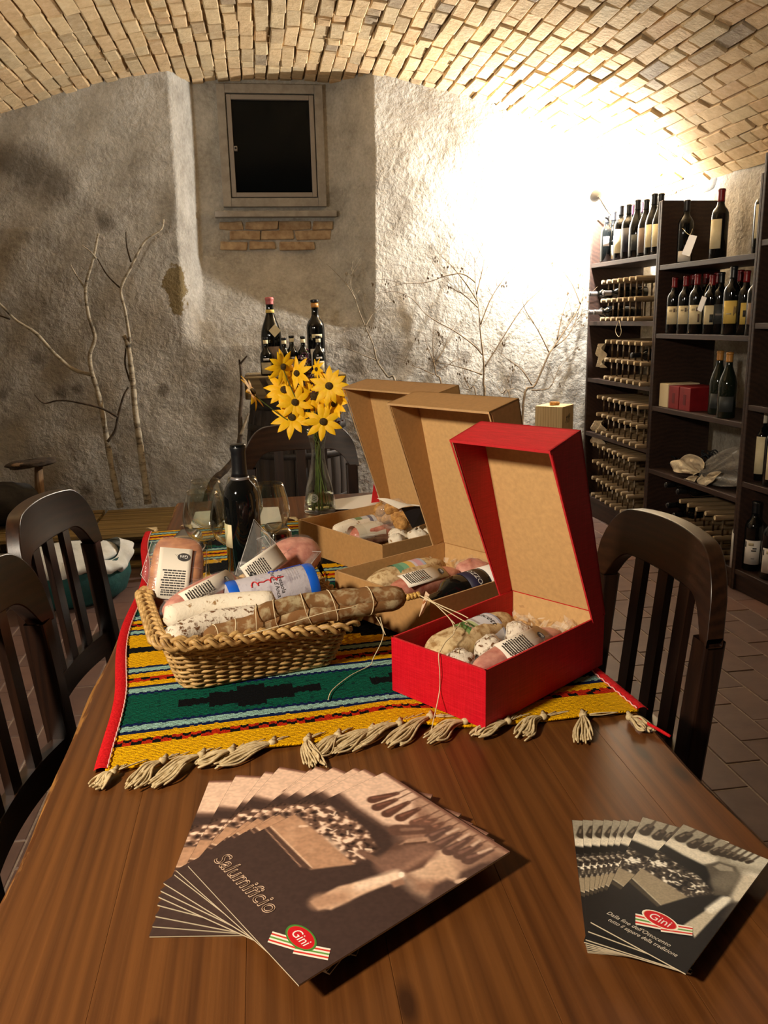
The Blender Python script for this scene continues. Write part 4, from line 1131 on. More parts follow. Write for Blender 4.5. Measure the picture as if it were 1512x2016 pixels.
# middle kraft box
G1 = 'meats in the middle kraft box'
netted('wrapped_salami', 'netted salami with pastel paper band in the middle kraft box', 'salami', P1, .062, .035, .235, .052, .030, 'salami_netted',
       (.30, .66, [(0, (96, 152, 122)), (.2, (120, 176, 140)), (.42, (214, 178, 96)), (.60, (206, 196, 206)), (.72, (206, 160, 170)), (.88, (170, 180, 196))], []), 2, G1)
c0, c1 = P1(.125, .03, .055), P1(.125, .21, .055); ax = (c1-c0).normalized()
g = thing('wrapped_sausage', 'labelled wrapped sausage beside the wine bottle in the middle kraft box', 'sausage', (c0+c1)/2, G1)
ex, ey, ez = oriented(ax, Vector((0, 0, 1)).cross(ax)); Mx = frame(ex, ey, ez).to_3x3().to_4x4()
MB().ell((c0+c1)/2, ((c1-c0).length/2, .026, .024), Mx, 24, 16, jit=.02, p=.75, seed=3).build('meat', 'ham_pink', g, smooth=True)
lx_, ly_, lz_ = oriented(ax, Vector((0, 0, 1)).cross(ax)*.8+Vector((0, 0, .35)))
label_card(g, (c0+c1)/2+lz_*.0265-ax*.012, lx_, ly_, .105, .038, lx=.40, ly=-.1, rotate=True, seed=22, bend=.004)
c_ = P1(.130, .245, .052)
g = thing('wrapped_ham', 'small pink ham chunk in film near the hinge of the middle kraft box', 'ham', c_, G1)
MB().ell(c_, (.038, .030, .026), Matrix.Rotation(R(30), 4, 'Z'), 22, 14, jit=.06, p=.8, seed=6).build('meat', 'ham_pink', g, smooth=True)
MB().ell(c_, (.043, .034, .030), Matrix.Rotation(R(30), 4, 'Z'), 22, 14, jit=.09, p=.8, seed=7).build('wrap', 'vacuum_film', g, smooth=True)
# farthest kraft box
G2 = 'meats in the farthest kraft box'
netted('wrapped_salami', 'white salami with green and grey band in the farthest kraft box', 'salami', P2, .085, .045, .215, .056, .021, 'salami_white',
       (.34, .72, [(0, (206, 200, 190)), (.12, (110, 132, 84)), (.40, (190, 190, 190)), (.70, (110, 108, 124)), (.84, (196, 196, 196))], []), 3, G2)
netted('wrapped_sausage', 'flat pink meat pack with pale label in the farthest kraft box', 'sausage', P2, .165, .040, .190, .056, .026, 'ham_pink', (.05, .58, [(0, (206, 196, 172)), (.3, (216, 206, 184))], []), 4, G2)
c_ = P2(.235, .06, .062)
mat('dark_foil', (62, 36, 28), (100, 70, 54), rough=.25, scale=50, bumpk=.4)
g = thing('foil_packet', 'flat dark brown foil packet at the front of the farthest kraft box', 'packet', c_, G2)
Mz = Matrix.Rotation(R(20), 4, 'Z')
MB().ell(c_, (.046, .022, .007), Mz, 24, 10, jit=.05, p=.7, seed=2).build('body', 'dark_foil', g, smooth=True)
MB().ell(c_+Vector((-.02, .01, .004)), (.03, .02, .004), Mz, 18, 8, jit=.08, p=.6, seed=3).build('clear_end', 'clear_bag', g, smooth=True)
rnd = random.Random(4)
for k, (a, b_, r_) in enumerate(((.262, .105, .020), (.292, .075, .018), (.300, .130, .022), (.245, .145, .019), (.315, .175, .022), (.285, .165, .020))):
    c_ = P2(a, b_, .066)
    g = thing('small_salami', ('round white salami at the front of the farthest kraft box', 'round white salami in the near corner of the farthest kraft box', 'round white salami by the near wall of the farthest kraft box', 'round white salami next to the truffles in the farthest kraft box', 'round white salami touching the lid of the farthest kraft box', 'round white salami behind the front ones in the farthest kraft box')[k], 'salami', c_, 'small round salami in the farthest kraft box')
    MB().ell(c_, (r_*1.15, r_, r_*.95), Matrix.Rotation(k, 4, 'Z'), 18, 12, jit=.08, p=.85, seed=k+20).build('casing', 'salami_white', g, smooth=True)
mat('truffle_skin', (150, 104, 50), (196, 146, 78), rough=.8, scale=120, bumpk=.5, bdist=.004)
tb = thing('truffle_bag', 'clear bag of brown truffle balls with white header card in kraft box', 'bag', P2(.175, .235, .06))
for k, (px, py, z, r_) in enumerate(((749, 1003, .875, .017), (760, 1018, .855, .017), (781, 1015, .862, .0215), (768, 1002, .880, .015), (790, 1030, .850, .018), (752, 1018, .848, .013), (778, 998, .885, .014), (800, 1018, .862, .017), (745, 1010, .858, .012))):
    MB().ell(onz(px, py, z), (r_, r_, r_), nu=16, nv=10, jit=.06, seed=k+40).build('truffle', 'truffle_skin', tb, smooth=True)
mat('black_card', (20, 18, 20), rough=.4)
ctr = onz(775, 1012, .862)
MB().ell(ctr, (.045, .034, .034), nu=22, nv=14, jit=.08, p=.85, seed=51).build('clear_film', 'clear_bag', tb, smooth=True)
cw = [onz(742, 981, .905), onz(806, 990, .900), onz(836, 993, .895), onz(785, 1002, .890)]
MB().grid(lambda u, v: (cw[0]*(1-u)+cw[1]*u)*(1-v)+(cw[3]*(1-u)+cw[2]*u)*v+Vector((0, 0, .003*math.sin(u*5))), 8, 4).build('header_card', 'label_paper', tb, smooth=True)
bk_ = [onz(790, 1000, .885), onz(836, 994, .890), onz(838, 1030, .850), onz(812, 1040, .848)]
MB().prism(bk_, (0, .002, 0)).build('black_card', 'black_card', tb)
# ================================================================== FANNED BROCHURES
attrmat('cover_print_ink', rough=0.5, spec=0.22)
mat('cover_dark_sepia', (64, 47, 42), rough=.5, spec=.22)
mat('cover_dark_black', (30, 28, 28), rough=.5, spec=.22)
mat('page_edges', (196, 180, 150), rough=.8)
mat('title_ink', (196, 164, 136), rough=.5)
mat('motto_ink', (206, 196, 178), rough=.5)
def ellpts(cx, cy, rx, ry, rot=0.0, n=18, asp=1.0):
    o = []
    for i in range(n):
        a = 2*PI*i/n; x, y = rx*math.cos(a), ry*math.sin(a)
        o.append((cx+x*math.cos(rot)-y*math.sin(rot)*asp, cy+(x*math.sin(rot))/asp+y*math.cos(rot)))
    return o
def print_mesh(polys, W_, H_, z0):
    mb = MB()
    for k, (pts, col) in enumerate(polys):
        mb.add([(min(1, max(0, u))*W_, min(1, max(0, v))*H_, z0+k*1.2e-6) for u, v in pts], [list(range(len(pts)))], col)
    return mb
import numpy as np
class Paint:                                      # soft-edged flat print, one colour per grid point of the cover
    def __init__(self, W_, H_, n, base, seed):
        self.W, self.H = W_, H_; self.nu = n; self.nv = int(n*H_/W_)
        u = np.linspace(0, 1, self.nu+1); v = np.linspace(0, 1, self.nv+1)
        self.U, self.V = np.meshgrid(u, v); self.X, self.Y = self.U*W_, self.V*H_
        self.C = np.zeros(self.U.shape+(3,)); self.C[:] = np.array(base, float); self.rs = np.random.RandomState(seed)
    def noise(self, k):
        g = self.rs.rand(int(k*self.H/self.W)+3, k+3); x = self.U*k; y = self.V*(g.shape[0]-2)
        i, j = x.astype(int), y.astype(int); fx, fy = x-i, y-j; fx = fx*fx*(3-2*fx); fy = fy*fy*(3-2*fy)
        return (g[j, i]*(1-fx)+g[j, i+1]*fx)*(1-fy)+(g[j+1, i]*(1-fx)+g[j+1, i+1]*fx)*fy
    def blend(self, mask, col):
        col = np.array(col, float)
        if col.ndim == 1: col = col[None, None, :]
        self.C = self.C*(1-mask[..., None])+col*mask[..., None]
    def sd(self, pts):
        P_ = [(u*self.W, v*self.H) for u, v in pts]; d = np.full(self.X.shape, 9.0); ins = np.zeros(self.X.shape, bool)
        for (x0, y0), (x1, y1) in zip(P_, P_[1:]+P_[:1]):
            dx, dy = x1-x0, y1-y0; t = np.clip(((self.X-x0)*dx+(self.Y-y0)*dy)/(dx*dx+dy*dy+1e-12), 0, 1)
            d = np.minimum(d, np.hypot(self.X-x0-t*dx, self.Y-y0-t*dy))
            if abs(dy) > 1e-12:
                c = ((y0 > self.Y) != (y1 > self.Y)) & (self.X < dx*(self.Y-y0)/dy+x0); ins ^= c
        return np.where(ins, -d, d)
    def poly(self, pts, col, soft=.002, k=1.0):
        self.blend(np.clip(.5-self.sd(pts)/soft, 0, 1)*k, col)
    def cap(self, p, q, r0, r1, col, soft=.0012, k=1.0):
        x0, y0, x1, y1 = p[0]*self.W, p[1]*self.H, q[0]*self.W, q[1]*self.H; dx, dy = x1-x0, y1-y0
        t = np.clip(((self.X-x0)*dx+(self.Y-y0)*dy)/(dx*dx+dy*dy+1e-12), 0, 1)
        self.blend(np.clip(.5-(np.hypot(self.X-x0-t*dx, self.Y-y0-t*dy)-(r0+(r1-r0)*t))/soft, 0, 1)*k, col)
    def mesh(self, name, z, parent, m):
        vs_ = [(x, y, z) for x, y in zip(self.X.ravel(), self.Y.ravel())]; n = self.nu+1
        fs_ = [(j*n+i, j*n+i+1, (j+1)*n+i+1, (j+1)*n+i) for j in range(self.nv) for i in range(self.nu)]
        me = bpy.data.meshes.new(name); me.from_pydata(vs_, [], fs_); me.materials.append(MATS[m])
        at = me.attributes.new('col', 'FLOAT_COLOR', 'POINT')
        c = np.clip(self.C/255, 0, 1); l = np.where(c <= .04045, c/12.92, ((c+.055)/1.055)**2.4)
        at.data.foreach_set('color', np.concatenate([l.reshape(-1, 3), np.ones((l.size//3, 1))], 1).astype(np.float32).ravel())
        o = bpy.data.objects.new(name, me); COL.objects.link(o); o.parent = parent; OFF[o.name] = Vector(); return o
def picture(kind, W_, H_):
    r_ = random.Random(5)
    if kind == 'big':
        p = Paint(W_, H_, 170, (64, 47, 42), 3); cream, dkb, tan = (226, 190, 164), (74, 50, 42), (176, 134, 104)
        p.poly([(0, .74), (.18, .733), (.48, .745), (.60, .70), (1, .60), (1, 1), (0, 1)], (150, 112, 92), .02)
        p.poly([(-.1, 1.1), (-.1, .752), (.179, .735), (.40, .742), (.50, .79), (.47, .87), (.34, .95), (.28, 1.1)], cream, .008)
        p.poly([(.28, 1.05), (.36, .93), (.50, .93), (1.05, .965), (1.05, 1.05)], (178, 140, 116), .012)
        p.poly([(-.1, .985), (1.1, .985), (1.1, 1.1), (-.1, 1.1)], (120, 82, 68), .004)
        p.cap((.84, .70), (.80, .76), .030, .026, (226, 190, 160), .03); p.cap((.93, .66), (.88, .73), .02, .02, (206, 168, 138), .03); p.cap((.97, .83), (.90, .86), .016, .016, (150, 116, 96), .02)
        for (a, b_), c_ in zip((((.178, .818), (.222, .929)), ((.252, .797), (.265, .892)), ((.335, .799), (.332, .92)), ((.413, .824), (.417, .921)), ((.497, .842), (.5, .914)), ((.540, .875), (.55, .925)), ((.600, .87), (.60, .93)), ((.647, .83), (.653, .933)), ((.722, .81), (.725, .93)), ((.791, .821), (.789, .946)), ((.852, .837), (.858, .943)), ((.905, .84), (.927, .953))), (0, 0, 0, 0, 1, 1, 1, 2, 2, 2, 2, 2)):
            rr = (.0072, .0062, .0075)[c_]; col = ((92, 60, 48), (110, 76, 62), (96, 70, 60))[c_]
            p.cap(a, b_, rr, rr*.45, col, .002); p.cap((a[0]-.012, a[1]+.01), (b_[0]-.006, b_[1]-.03), rr*.30, rr*.15, tuple(k*1.35 for k in col), .002); p.cap(b_, (b_[0]+.004, .985), .0012, .0008, (120, 86, 70), .001)
        p.cap((.483, .756), (.584, .852), .010, .008, (100, 70, 58), .003); p.cap((.50, .775), (.565, .84), .003, .002, (140, 104, 86), .003)
        for a, b_ in (((.683, .895), (.691, .951)), ((.761, .90), (.759, .958)), ((.84, .917), (.837, .961)), ((.905, .902), (.92, .959))): p.cap(a, b_, .0022, .0018, (206, 172, 148), .002)
        # heap of meat on the board
        mo = [(-.14, .53), (-.11, .66), (.105, .645), (.171, .672), (.393, .655), (.54, .62), (.56, .56), (.54, .478), (.332, .483), (.088, .507)]
        msk = np.clip(.5-p.sd(mo)/.006, 0, 1); n1 = p.noise(34); n2 = p.noise(60); tex = .62*n1+.38*n2
        p.blend(msk, (96, 70, 58)); p.blend(msk*np.clip((tex-.52)*7, 0, 1), (170, 132, 108)); p.blend(msk*np.clip((tex-.64)*10, 0, 1), (236, 204, 178)); p.blend(msk*np.clip((.40-tex)*8, 0, 1), (46, 32, 28))
        for k in range(16):
            f = r_.random(); u = .05+.46*f; v = .60-.05*f+r_.uniform(-.05, .04); a = r_.uniform(0, 3)
            p.cap((u, v), (u+.035*math.cos(a), v+.02*math.sin(a)), .0011, .0008, (232, 202, 176), .001)
        p.cap((.30, .497), (.45, .49), .006, .004, (226, 192, 164), .008, .8)
        p.poly([(-.02, .36), (-.02, .50), (.081, .502), (.554, .492), (.44, .345)], tan, .003)
        bm_ = np.clip(.5-p.sd([(-.02, .36), (-.02, .50), (.081, .502), (.554, .492), (.44, .345)])/.004, 0, 1)
        p.blend(bm_*np.clip((p.noise(22)-.4)*1.6, 0, 1)*.5, (206, 164, 132)); p.cap((.11, .47), (.13, .49), .0022, .002, (226, 190, 160), .0015)
        p.poly([(-.02, .345), (-.02, .372), (.437, .352), (.40, .325)], (84, 60, 50), .002); p.cap((-.02, .378), (.43, .356), .0008, .0008, (216, 180, 150), .001); p.cap((-.02, .352), (.39, .326), .0006, .0006, (170, 132, 108), .001)
        # leaning figure
        p.cap((.495, .555), (.659, .578), .004, .005, (120, 88, 72), .003)
        p.poly([(.56, .70), (.592, .60), (.68, .55), (.775, .60), (.80, .68), (.74, .79), (.66, .815), (.58, .76)], (96, 68, 56), .004)
        p.cap((.675, .60), (.705, .745), .017, .015, (128, 94, 78), .010); p.cap((.74, .63), (.735, .75), .003, .004, (150, 112, 92), .006)
        p.poly([(.585, .70), (.575, .752), (.635, .820), (.682, .805), (.66, .78), (.61, .735)], (176, 138, 114), .003); p.cap((.60, .72), (.66, .79), .0018, .0018, (92, 64, 52), .002)
        p.poly([(.78, .60), (.84, .60), (.90, .57), (.96, .60), (.95, .69), (.86, .62)], (150, 112, 90), .012)
        p.poly([(.628, .245), (.63, .367), (.72, .548), (.757, .59), (.79, .58), (.774, .51), (.752, .40), (.736, .275), (.712, .262), (.70, .240)], (206, 168, 138), .003)
        p.cap((.70, .43), (.755, .57), .006, .008, (238, 206, 178), .008); p.cap((.66, .27), (.70, .34), .010, .008, (176, 136, 108), .010); p.cap((.763, .592), (.772, .585), .003, .003, (250, 226, 202), .001)
        p.poly([(.775, .53), (.79, .58), (.83, .565), (.815, .52)], (150, 112, 90), .003)
        p.poly([(.93, .64), (.938, .702), (.981, .717), (.949, .769), (.965, .86), (1.05, .98), (1.05, .55), (.97, .58)], (84, 62, 54), .006); p.cap((.985, .72), (1.0, .75), .003, .003, (206, 172, 146), .002)
    else:
        p = Paint(W_, H_, 120, (30, 28, 28), 5); cream, tan = (222, 212, 190), (150, 136, 112)
        p.poly([(-.1, .772), (.25, .745), (.473, .739), (.62, .75), (.90, .60), (1.1, .60), (1.1, 1.1), (-.1, 1.1)], (150, 142, 124), .01)
        p.poly([(-.1, .772), (.25, .745), (.473, .739), (.594, .788), (.55, .84), (-.1, .835)], cream, .006); p.poly([(.70, .86), (1.1, .90), (1.1, 1.1), (.66, 1.1)], (196, 190, 170), .012); p.cap((.95, .72), (.99, .80), .008, .010, (236, 228, 208), .012)
        for i, (u, v) in enumerate(((.095, .885), (.247, .872), (.368, .882), (.49, .888), (.563, .898), (.63, .902), (.696, .905), (.76, .912), (.83, .915))):
            s = 1-.075*i; p.cap((u, v-.02*s), (u+.03, v+.045*s), .0062*s, .0050*s, (56, 48, 40), .0015); p.cap((u+.03, v+.045*s), (u+.06, 1.0), .0022*s, .0012, (84, 74, 62), .001); p.cap((u-.02, v), (u-.005, v+.03), .0012*s, .001, (116, 104, 88), .0012)
        p.poly([(-.1, .768), (.25, .741), (.473, .735), (.62, .734), (.66, .66), (.60, .60), (.35, .63), (-.1, .69)], (20, 19, 20), .003)
        mo = [(-.1, .52), (-.1, .70), (.30, .655), (.514, .635), (.773, .565), (.66, .50), (.536, .452), (.28, .478)]
        msk = np.clip(.5-p.sd(mo)/.004, 0, 1); tex = .62*p.noise(24)+.38*p.noise(44)
        p.blend(msk, (62, 54, 48)); p.blend(msk*np.clip((tex-.52)*7, 0, 1), (140, 130, 112)); p.blend(msk*np.clip((tex-.63)*10, 0, 1), (236, 228, 210)); p.blend(msk*np.clip((.40-tex)*8, 0, 1), (24, 22, 22))
        for k in range(12):
            u = r_.uniform(.02, .6); v = .60-.10*u+r_.uniform(-.05, .04); a = r_.uniform(0, 3); p.cap((u, v), (u+.06*math.cos(a), v+.02*math.sin(a)), .0007, .0005, (232, 224, 204), .0007)
        p.poly([(-.1, .42), (-.1, .51), (.028, .506), (.582, .459), (.421, .315)], tan, .002); p.poly([(-.1, .385), (-.1, .41), (.421, .318), (.41, .296)], (70, 62, 52), .0015); p.cap((-.05, .415), (.42, .32), .0005, .0005, (190, 178, 154), .0007)
        p.poly([(.5, .746), (.588, .817), (.761, .833), (.887, .764), (.913, .61), (.773, .555), (.645, .66)], (86, 79, 68), .003); p.cap((.76, .66), (.80, .76), .010, .009, (112, 104, 90), .008); p.poly([(.58, .76), (.61, .805), (.74, .815), (.78, .79), (.66, .75)], (150, 142, 124), .002)
        p.poly([(.875, .80), (1.1, .84), (1.1, .62), (.97, .565), (.91, .60)], (206, 194, 170), .006)
        p.poly([(.72, .268), (.80, .43), (.881, .588), (.924, .594), (.90, .40), (.874, .221), (.82, .25), (.788, .238)], (190, 178, 154), .002); p.cap((.83, .44), (.89, .56), .004, .005, (232, 224, 204), .004)
        p.poly([(.95, .56), (1.1, .62), (1.1, .40), (.97, .44)], (64, 58, 52), .008)
    g = p.noise(70); p.C *= (.93+.14*g)[..., None]
    return p
def logo_polys(cx, cy, rx, ry, rib, big):
    P_ = []
    a, b_, c_, d_ = rib
    n = 7; cols = [(232, 224, 206), (206, 52, 44), (232, 224, 206), (96, 150, 66), (232, 224, 206), (206, 52, 44), (232, 224, 206)]
    L = lambda p, q, f: (p[0]+(q[0]-p[0])*f, p[1]+(q[1]-p[1])*f)
    for k in range(n):
        f0, f1 = k/n, (k+1)/n
        m0, m1 = L(L(a, d_, f0), L(b_, c_, f0), .45), L(L(a, d_, f1), L(b_, c_, f1), .45)
        m0b, m1b = (m0[0]+.012, m0[1]-.012), (m1[0]+.012, m1[1]-.012)
        P_.append(([L(a, d_, f0), m0, m1, L(a, d_, f1)], cols[k])); P_.append(([m0b, L(b_, c_, f0), L(b_, c_, f1), m1b], cols[k]))
    P_.append((ellpts(cx, cy, rx*1.16, ry*1.16, 0, 28), (236, 228, 206) if not big else (66, 120, 48)))
    P_.append((ellpts(cx, cy, rx*1.05, ry*1.05, 0, 28), (92, 140, 62) if big else (206, 120, 90)))
    P_.append((ellpts(cx, cy, rx, ry, 0, 28), (196, 24, 34)))
    return P_
def make_brochure(kind, W_, H_, T_, label, group, name):
    g = local(thing(name, label, 'brochure', (0, 0, 0), group)); OFF[g.name] = Vector()
    MB().box((0, 0, 0), (W_, H_, T_*.82)).build('pages', 'page_edges', g)
    cv = MB().box((-.0003, -.0003, T_*.82), (W_+.0003, H_+.0003, T_*.97)).build('cover', 'cover_dark_sepia' if kind == 'big' else 'cover_dark_black', g)
    zt = T_*.97+.00004
    picture(kind, W_, H_).mesh('cover_picture', zt, cv, 'cover_print_ink')
    zl = zt+.0004
    if kind == 'big':
        lg = print_mesh(logo_polys(.790, .118, .082, .036, ((.675, .060), (.930, .165), (.975, .128), (.715, .020)), True), W_, H_, zl).build('logo', 'cover_print_ink', cv)
        text('logo_lettering', 'Gini', .0135, 'white_ink', lg, Matrix.Translation((.790*W_, .118*H_-.0045, zl+.0002)), extrude=0, align='CENTER', shear=.1)
        text('title', 'Salumificio', .0262, 'title_ink', cv, Matrix.Translation((.05*W_, .088*H_, zl)), outline=.00046, shear=.08, xs=.93, spacing=1.02)
    else:
        lg = print_mesh(logo_polys(.513, .222, .165, .040, ((.285, .185), (.800, .280), (.850, .225), (.360, .118)), False), W_, H_, zl).build('logo', 'cover_print_ink', cv)
        text('logo_lettering', 'Gini', .0125, 'white_ink', lg, Matrix.Translation((.513*W_, .222*H_-.0042, zl+.0002)), extrude=0, align='CENTER', shear=.1)
        text('motto', "Dalla fine dell'Ottocento", .0068, 'motto_ink', cv, Matrix.Translation((.06*W_, .092*H_, zl)), extrude=0, shear=.3, xs=.92)
        text('motto', 'tutto il sapore della tradizione', .0068, 'motto_ink', cv, Matrix.Translation((.12*W_, .056*H_, zl)), extrude=0, shear=.3, xs=.80)
    return g
def fan(kind, W_, H_, T_, spots, labels, group, name, da=0.0):
    n = len(spots); z = TZ+.0005; src = None
    for k, (bl, tl) in enumerate(reversed(spots)):
        zz = z+T_*(k+1)
        p = onz(bl[0], bl[1], zz); q = onz(tl[0], tl[1], zz); a = math.atan2(q.y-p.y, q.x-p.x)-PI/2+da*(k/(n-1))
        lb = labels[0] if k == n-1 else (labels[2] if k == 0 else labels[1] % ('', 'second', 'third', 'fourth', 'fifth', 'sixth', 'seventh', 'eighth', 'ninth')[n-1-k])
        if src is None: g = src = make_brochure(kind, W_, H_, T_, lb, group, name)
        else: g = copy_tree(src, label=lb)
        g.location = (p.x, p.y, z+T_*k); g.rotation_euler = (0, 0, a)
zt_ = TZ+.0225
Lc, Fc, Rc, Tc = (onz(*p, zt_) for p in ((370, 1703), (598, 1932), (1003, 1662), (772, 1535)))
DA = (math.atan2(Fc.y-Lc.y, Fc.x-Lc.x)-(math.atan2(Tc.y-Lc.y, Tc.x-Lc.x)-PI/2))*.75
fan('big', (Fc-Lc).length, ((Rc-Fc).length+(Tc-Lc).length)/2, .0022,
    [((370, 1703), (772, 1535)), ((347, 1712), (735, 1525)), ((343, 1720), (712, 1522)), ((322, 1737), (668, 1519)), ((316, 1752), (632, 1517)), ((312, 1764), (618, 1521)), ((310, 1780), (545, 1527)), ((306, 1802), (518, 1533)), ((300, 1822), (463, 1535)), ((294, 1842), (412, 1537))],
    ('large sepia brochure on top of the fan, fully visible with red oval logo', 'large sepia brochure, %s from the top of the left fan', 'large sepia brochure at the bottom of the fan, lying on the table'), 'large fanned brochures', 'brochure', DA)
zt_ = TZ+.0165
Lc, Fc, Rc, Tc = (onz(*p, zt_) for p in ((1162.7, 1814), (1350.7, 1914), (1499, 1671), (1335.7, 1633)))
fan('small', (Fc-Lc).length, ((Rc-Fc).length+(Tc-Lc).length)/2, .0018,
    [((1163, 1814), (1336, 1633)), ((1158, 1832), (1258, 1624)), ((1153, 1848), (1236, 1621)), ((1150, 1853), (1220, 1625)), ((1153, 1858), (1205, 1625)), ((1154, 1862), (1187, 1627)), ((1155, 1866), (1167, 1628)), ((1156, 1870), (1148, 1629)), ((1157, 1873), (1128, 1627))],
    ('small dark leaflet on top of the right fan, fully visible with white motto', 'small dark leaflet, %s from the top of the right fan', 'small dark leaflet at the bottom of the right fan'), 'small fanned leaflets', 'leaflet')
# ================================================================== BOTTLES, GLASSES, VASE ON THE TABLE
glassmat('clear_glass', (250, 252, 250)); 
m, t, b = nt('bottle_glass_dark'); b.inputs['Base Color'].default_value = lin((10, 12, 12)); b.inputs['Roughness'].default_value = .06; b.inputs['Specular IOR Level'].default_value = .6
m, t, b = nt('bottle_glass_green'); b.inputs['Base Color'].default_value = lin((22, 30, 22)); b.inputs['Roughness'].default_value = .07; b.inputs['Specular IOR Level'].default_value = .6
mat('capsule_black', (16, 17, 20), rough=.35); mat('capsule_red', (120, 20, 24), rough=.35); mat('capsule_gold', (186, 130, 60), rough=.4); mat('capsule_silver', (150, 146, 146), rough=.3, metal=.6)
mat('capsule_cream', (206, 196, 176), rough=.4); mat('capsule_purple', (70, 40, 62), rough=.4); mat('wax_pink', (176, 92, 92), (196, 112, 108), rough=.5, scale=60)
mat('label_cream', (222, 206, 160), (230, 216, 176), rough=.7, scale=30); mat('label_white', (218, 212, 200), (226, 220, 210), rough=.7, scale=30); mat('label_yellow', (222, 190, 96), rough=.7)
mat('label_old', (176, 160, 124), (200, 186, 150), rough=.8, scale=40); mat('label_dark', (52, 56, 56), rough=.6); mat('label_brown', (120, 100, 84), rough=.6); mat('label_blueblack', (30, 32, 48), rough=.5); mat('label_navy', (34, 30, 54), rough=.5)
KINDS = {'bordeaux': [(0, 0), (.033, 0), (.0375, .004), (.0375, .185), (.036, .198), (.030, .212), (.020, .224), (.0155, .236), (.0145, .255), (.0145, .288), (.0165, .290), (.0165, .298), (.013, .300), (0, .300)],
         'burgundy': [(0, 0), (.036, 0), (.041, .004), (.041, .150), (.039, .168), (.032, .192), (.023, .215), (.0165, .235), (.0145, .260), (.0145, .288), (.0165, .290), (.0165, .297), (.013, .300), (0, .300)],
         'squat': [(0, 0), (.036, 0), (.040, .004), (.040, .120), (.037, .140), (.026, .160), (.0165, .178), (.0145, .200), (.0145, .232), (.017, .234), (.017, .244), (.013, .246), (0, .246)]}
def arc_patch(par, r, z0, z1, a0, a1, m, name='label', zrot=None, n=14):
    mb = MB()
    def fn(u, v): a = a0+(a1-a0)*u; return (r*math.cos(a), r*math.sin(a), z0+(z1-z0)*v)
    mb.grid(fn, n, 1); o = mb.build(name, m, par, smooth=True)
    sd = o.modifiers.new('thick', 'SOLIDIFY'); sd.thickness = .0004; sd.offset = 1
    return o
def bottle(label, loc, kind='bordeaux', s=1.0, glass='bottle_glass_dark', cap='capsule_black', capz=.245, lab=None, face=-PI/2, group=None, rotz=0, text_=None, M=None, name='wine_bottle', cap2=None, deco=()):
    g = local(thing(name, label, 'bottle', loc, group)); OFF[g.name] = Vector()
    pr = [(r*s, z*s) for r, z in KINDS[kind]]
    MB().lathe(pr, (0, 0, 0), 28).build('glass', glass, g, smooth=True)
    H_ = pr[-1][1]; k = KINDS[kind]
    def rad(z):
        for (r0_, z0_), (r1_, z1_) in zip(k, k[1:]):
            if z0_ <= z <= z1_ and z1_ > z0_: return r0_+(r1_-r0_)*(z-z0_)/(z1_-z0_)
        return .0145
    if cap:
        zs = [capz+(k[-1][1]-.0005-capz)*i/8 for i in range(9)]
        pc = [(rad(capz)*s, capz*s)]+[(max(.0152, rad(z)+.0009)*s, z*s) for z in zs]+[(0, (k[-1][1]+.0012)*s)]
        MB().lathe(pc, (0, 0, 0), 24).build('capsule', cap, g, smooth=True)
    if cap2: MB().lathe([(rad(cap2[0])*s+.0005, cap2[0]*s), ((rad(cap2[0])+.0013)*s, cap2[0]*s+.001), ((rad(cap2[1])+.0013)*s, cap2[1]*s), (rad(cap2[1])*s, cap2[1]*s)], (0, 0, 0), 20).build('neck_label', cap2[2], g, smooth=True)
    R0 = k[3][0]*s
    for (z0, z1, half, mm) in (lab or []):
        o = arc_patch(g, R0+.0003, z0*s, z1*s, face-half, face+half, mm)
        if text_ and mm == text_[2]:
            tx = text('lettering', text_[0], text_[1]*s, text_[3], o, Matrix.Identity(4), extrude=0, align='CENTER')
            zc = (z0+(z1-z0)*text_[4])*s
            for vtx in tx.data.vertices:
                a = face+vtx.co.x/R0; vtx.co = Vector(((R0+.0011)*math.cos(a), (R0+.0011)*math.sin(a), zc+vtx.co.y))
    for (z0, z1, a0, a1, mm) in deco: arc_patch(g, R0+.0011, z0*s, z1*s, face+a0, face+a1, mm, 'label_mark', n=4)
    if M is not None: g.matrix_world = M
    else: g.rotation_euler = (0, 0, rotz)
    return g
bp = onz(486, 1152, TZ)
bottle('dark wine bottle with black capsule standing behind the basket', (bp.x, bp.y, TZ+.008), 'bordeaux', 1.03, lab=[(.085, .135, .50, 'label_cream')], face=R(205), capz=.232, cap2=(.226, .232, 'capsule_silver'))
# wine glasses
def glass_prof():
    out = [(0, 0), (.034, 0), (.035, .0015), (.020, .004), (.006, .009), (.0038, .016), (.0036, .075), (.005, .084), (.022, .092), (.038, .106), (.0465, .128), (.0470, .146), (.043, .170), (.0365, .196), (.0335, .205)]
    inn = [(.0328, .205), (.0357, .196), (.0422, .170), (.0461, .146), (.0456, .129), (.037, .108), (.020, .095), (0, .092)]
    return out+inn
GZ = TZ+.202
for k, (px, py, lb) in enumerate(((397, 967, 'empty balloon wine glass at the front left of the glass group'), (404, 946, 'empty balloon wine glass at the rear left of the glass group'), (476, 941, 'empty balloon wine glass standing behind the bottle neck'), (528, 953, 'empty balloon wine glass to the right of the dark bottle'), (452, 972, 'empty balloon wine glass half hidden by the left side of the bottle'))):
    p = onz(px, py, GZ+.003)
    g = thing('wine_glass', lb, 'glass', (p.x, p.y, TZ+.001), 'wine glasses on the table')
    MB().lathe(glass_prof(), (p.x, p.y, TZ+.001), 40).build('bowl_and_stem', 'clear_glass', g, smooth=True)
# small water tumbler near the glass feet
p = onz(424, 1100, TZ)
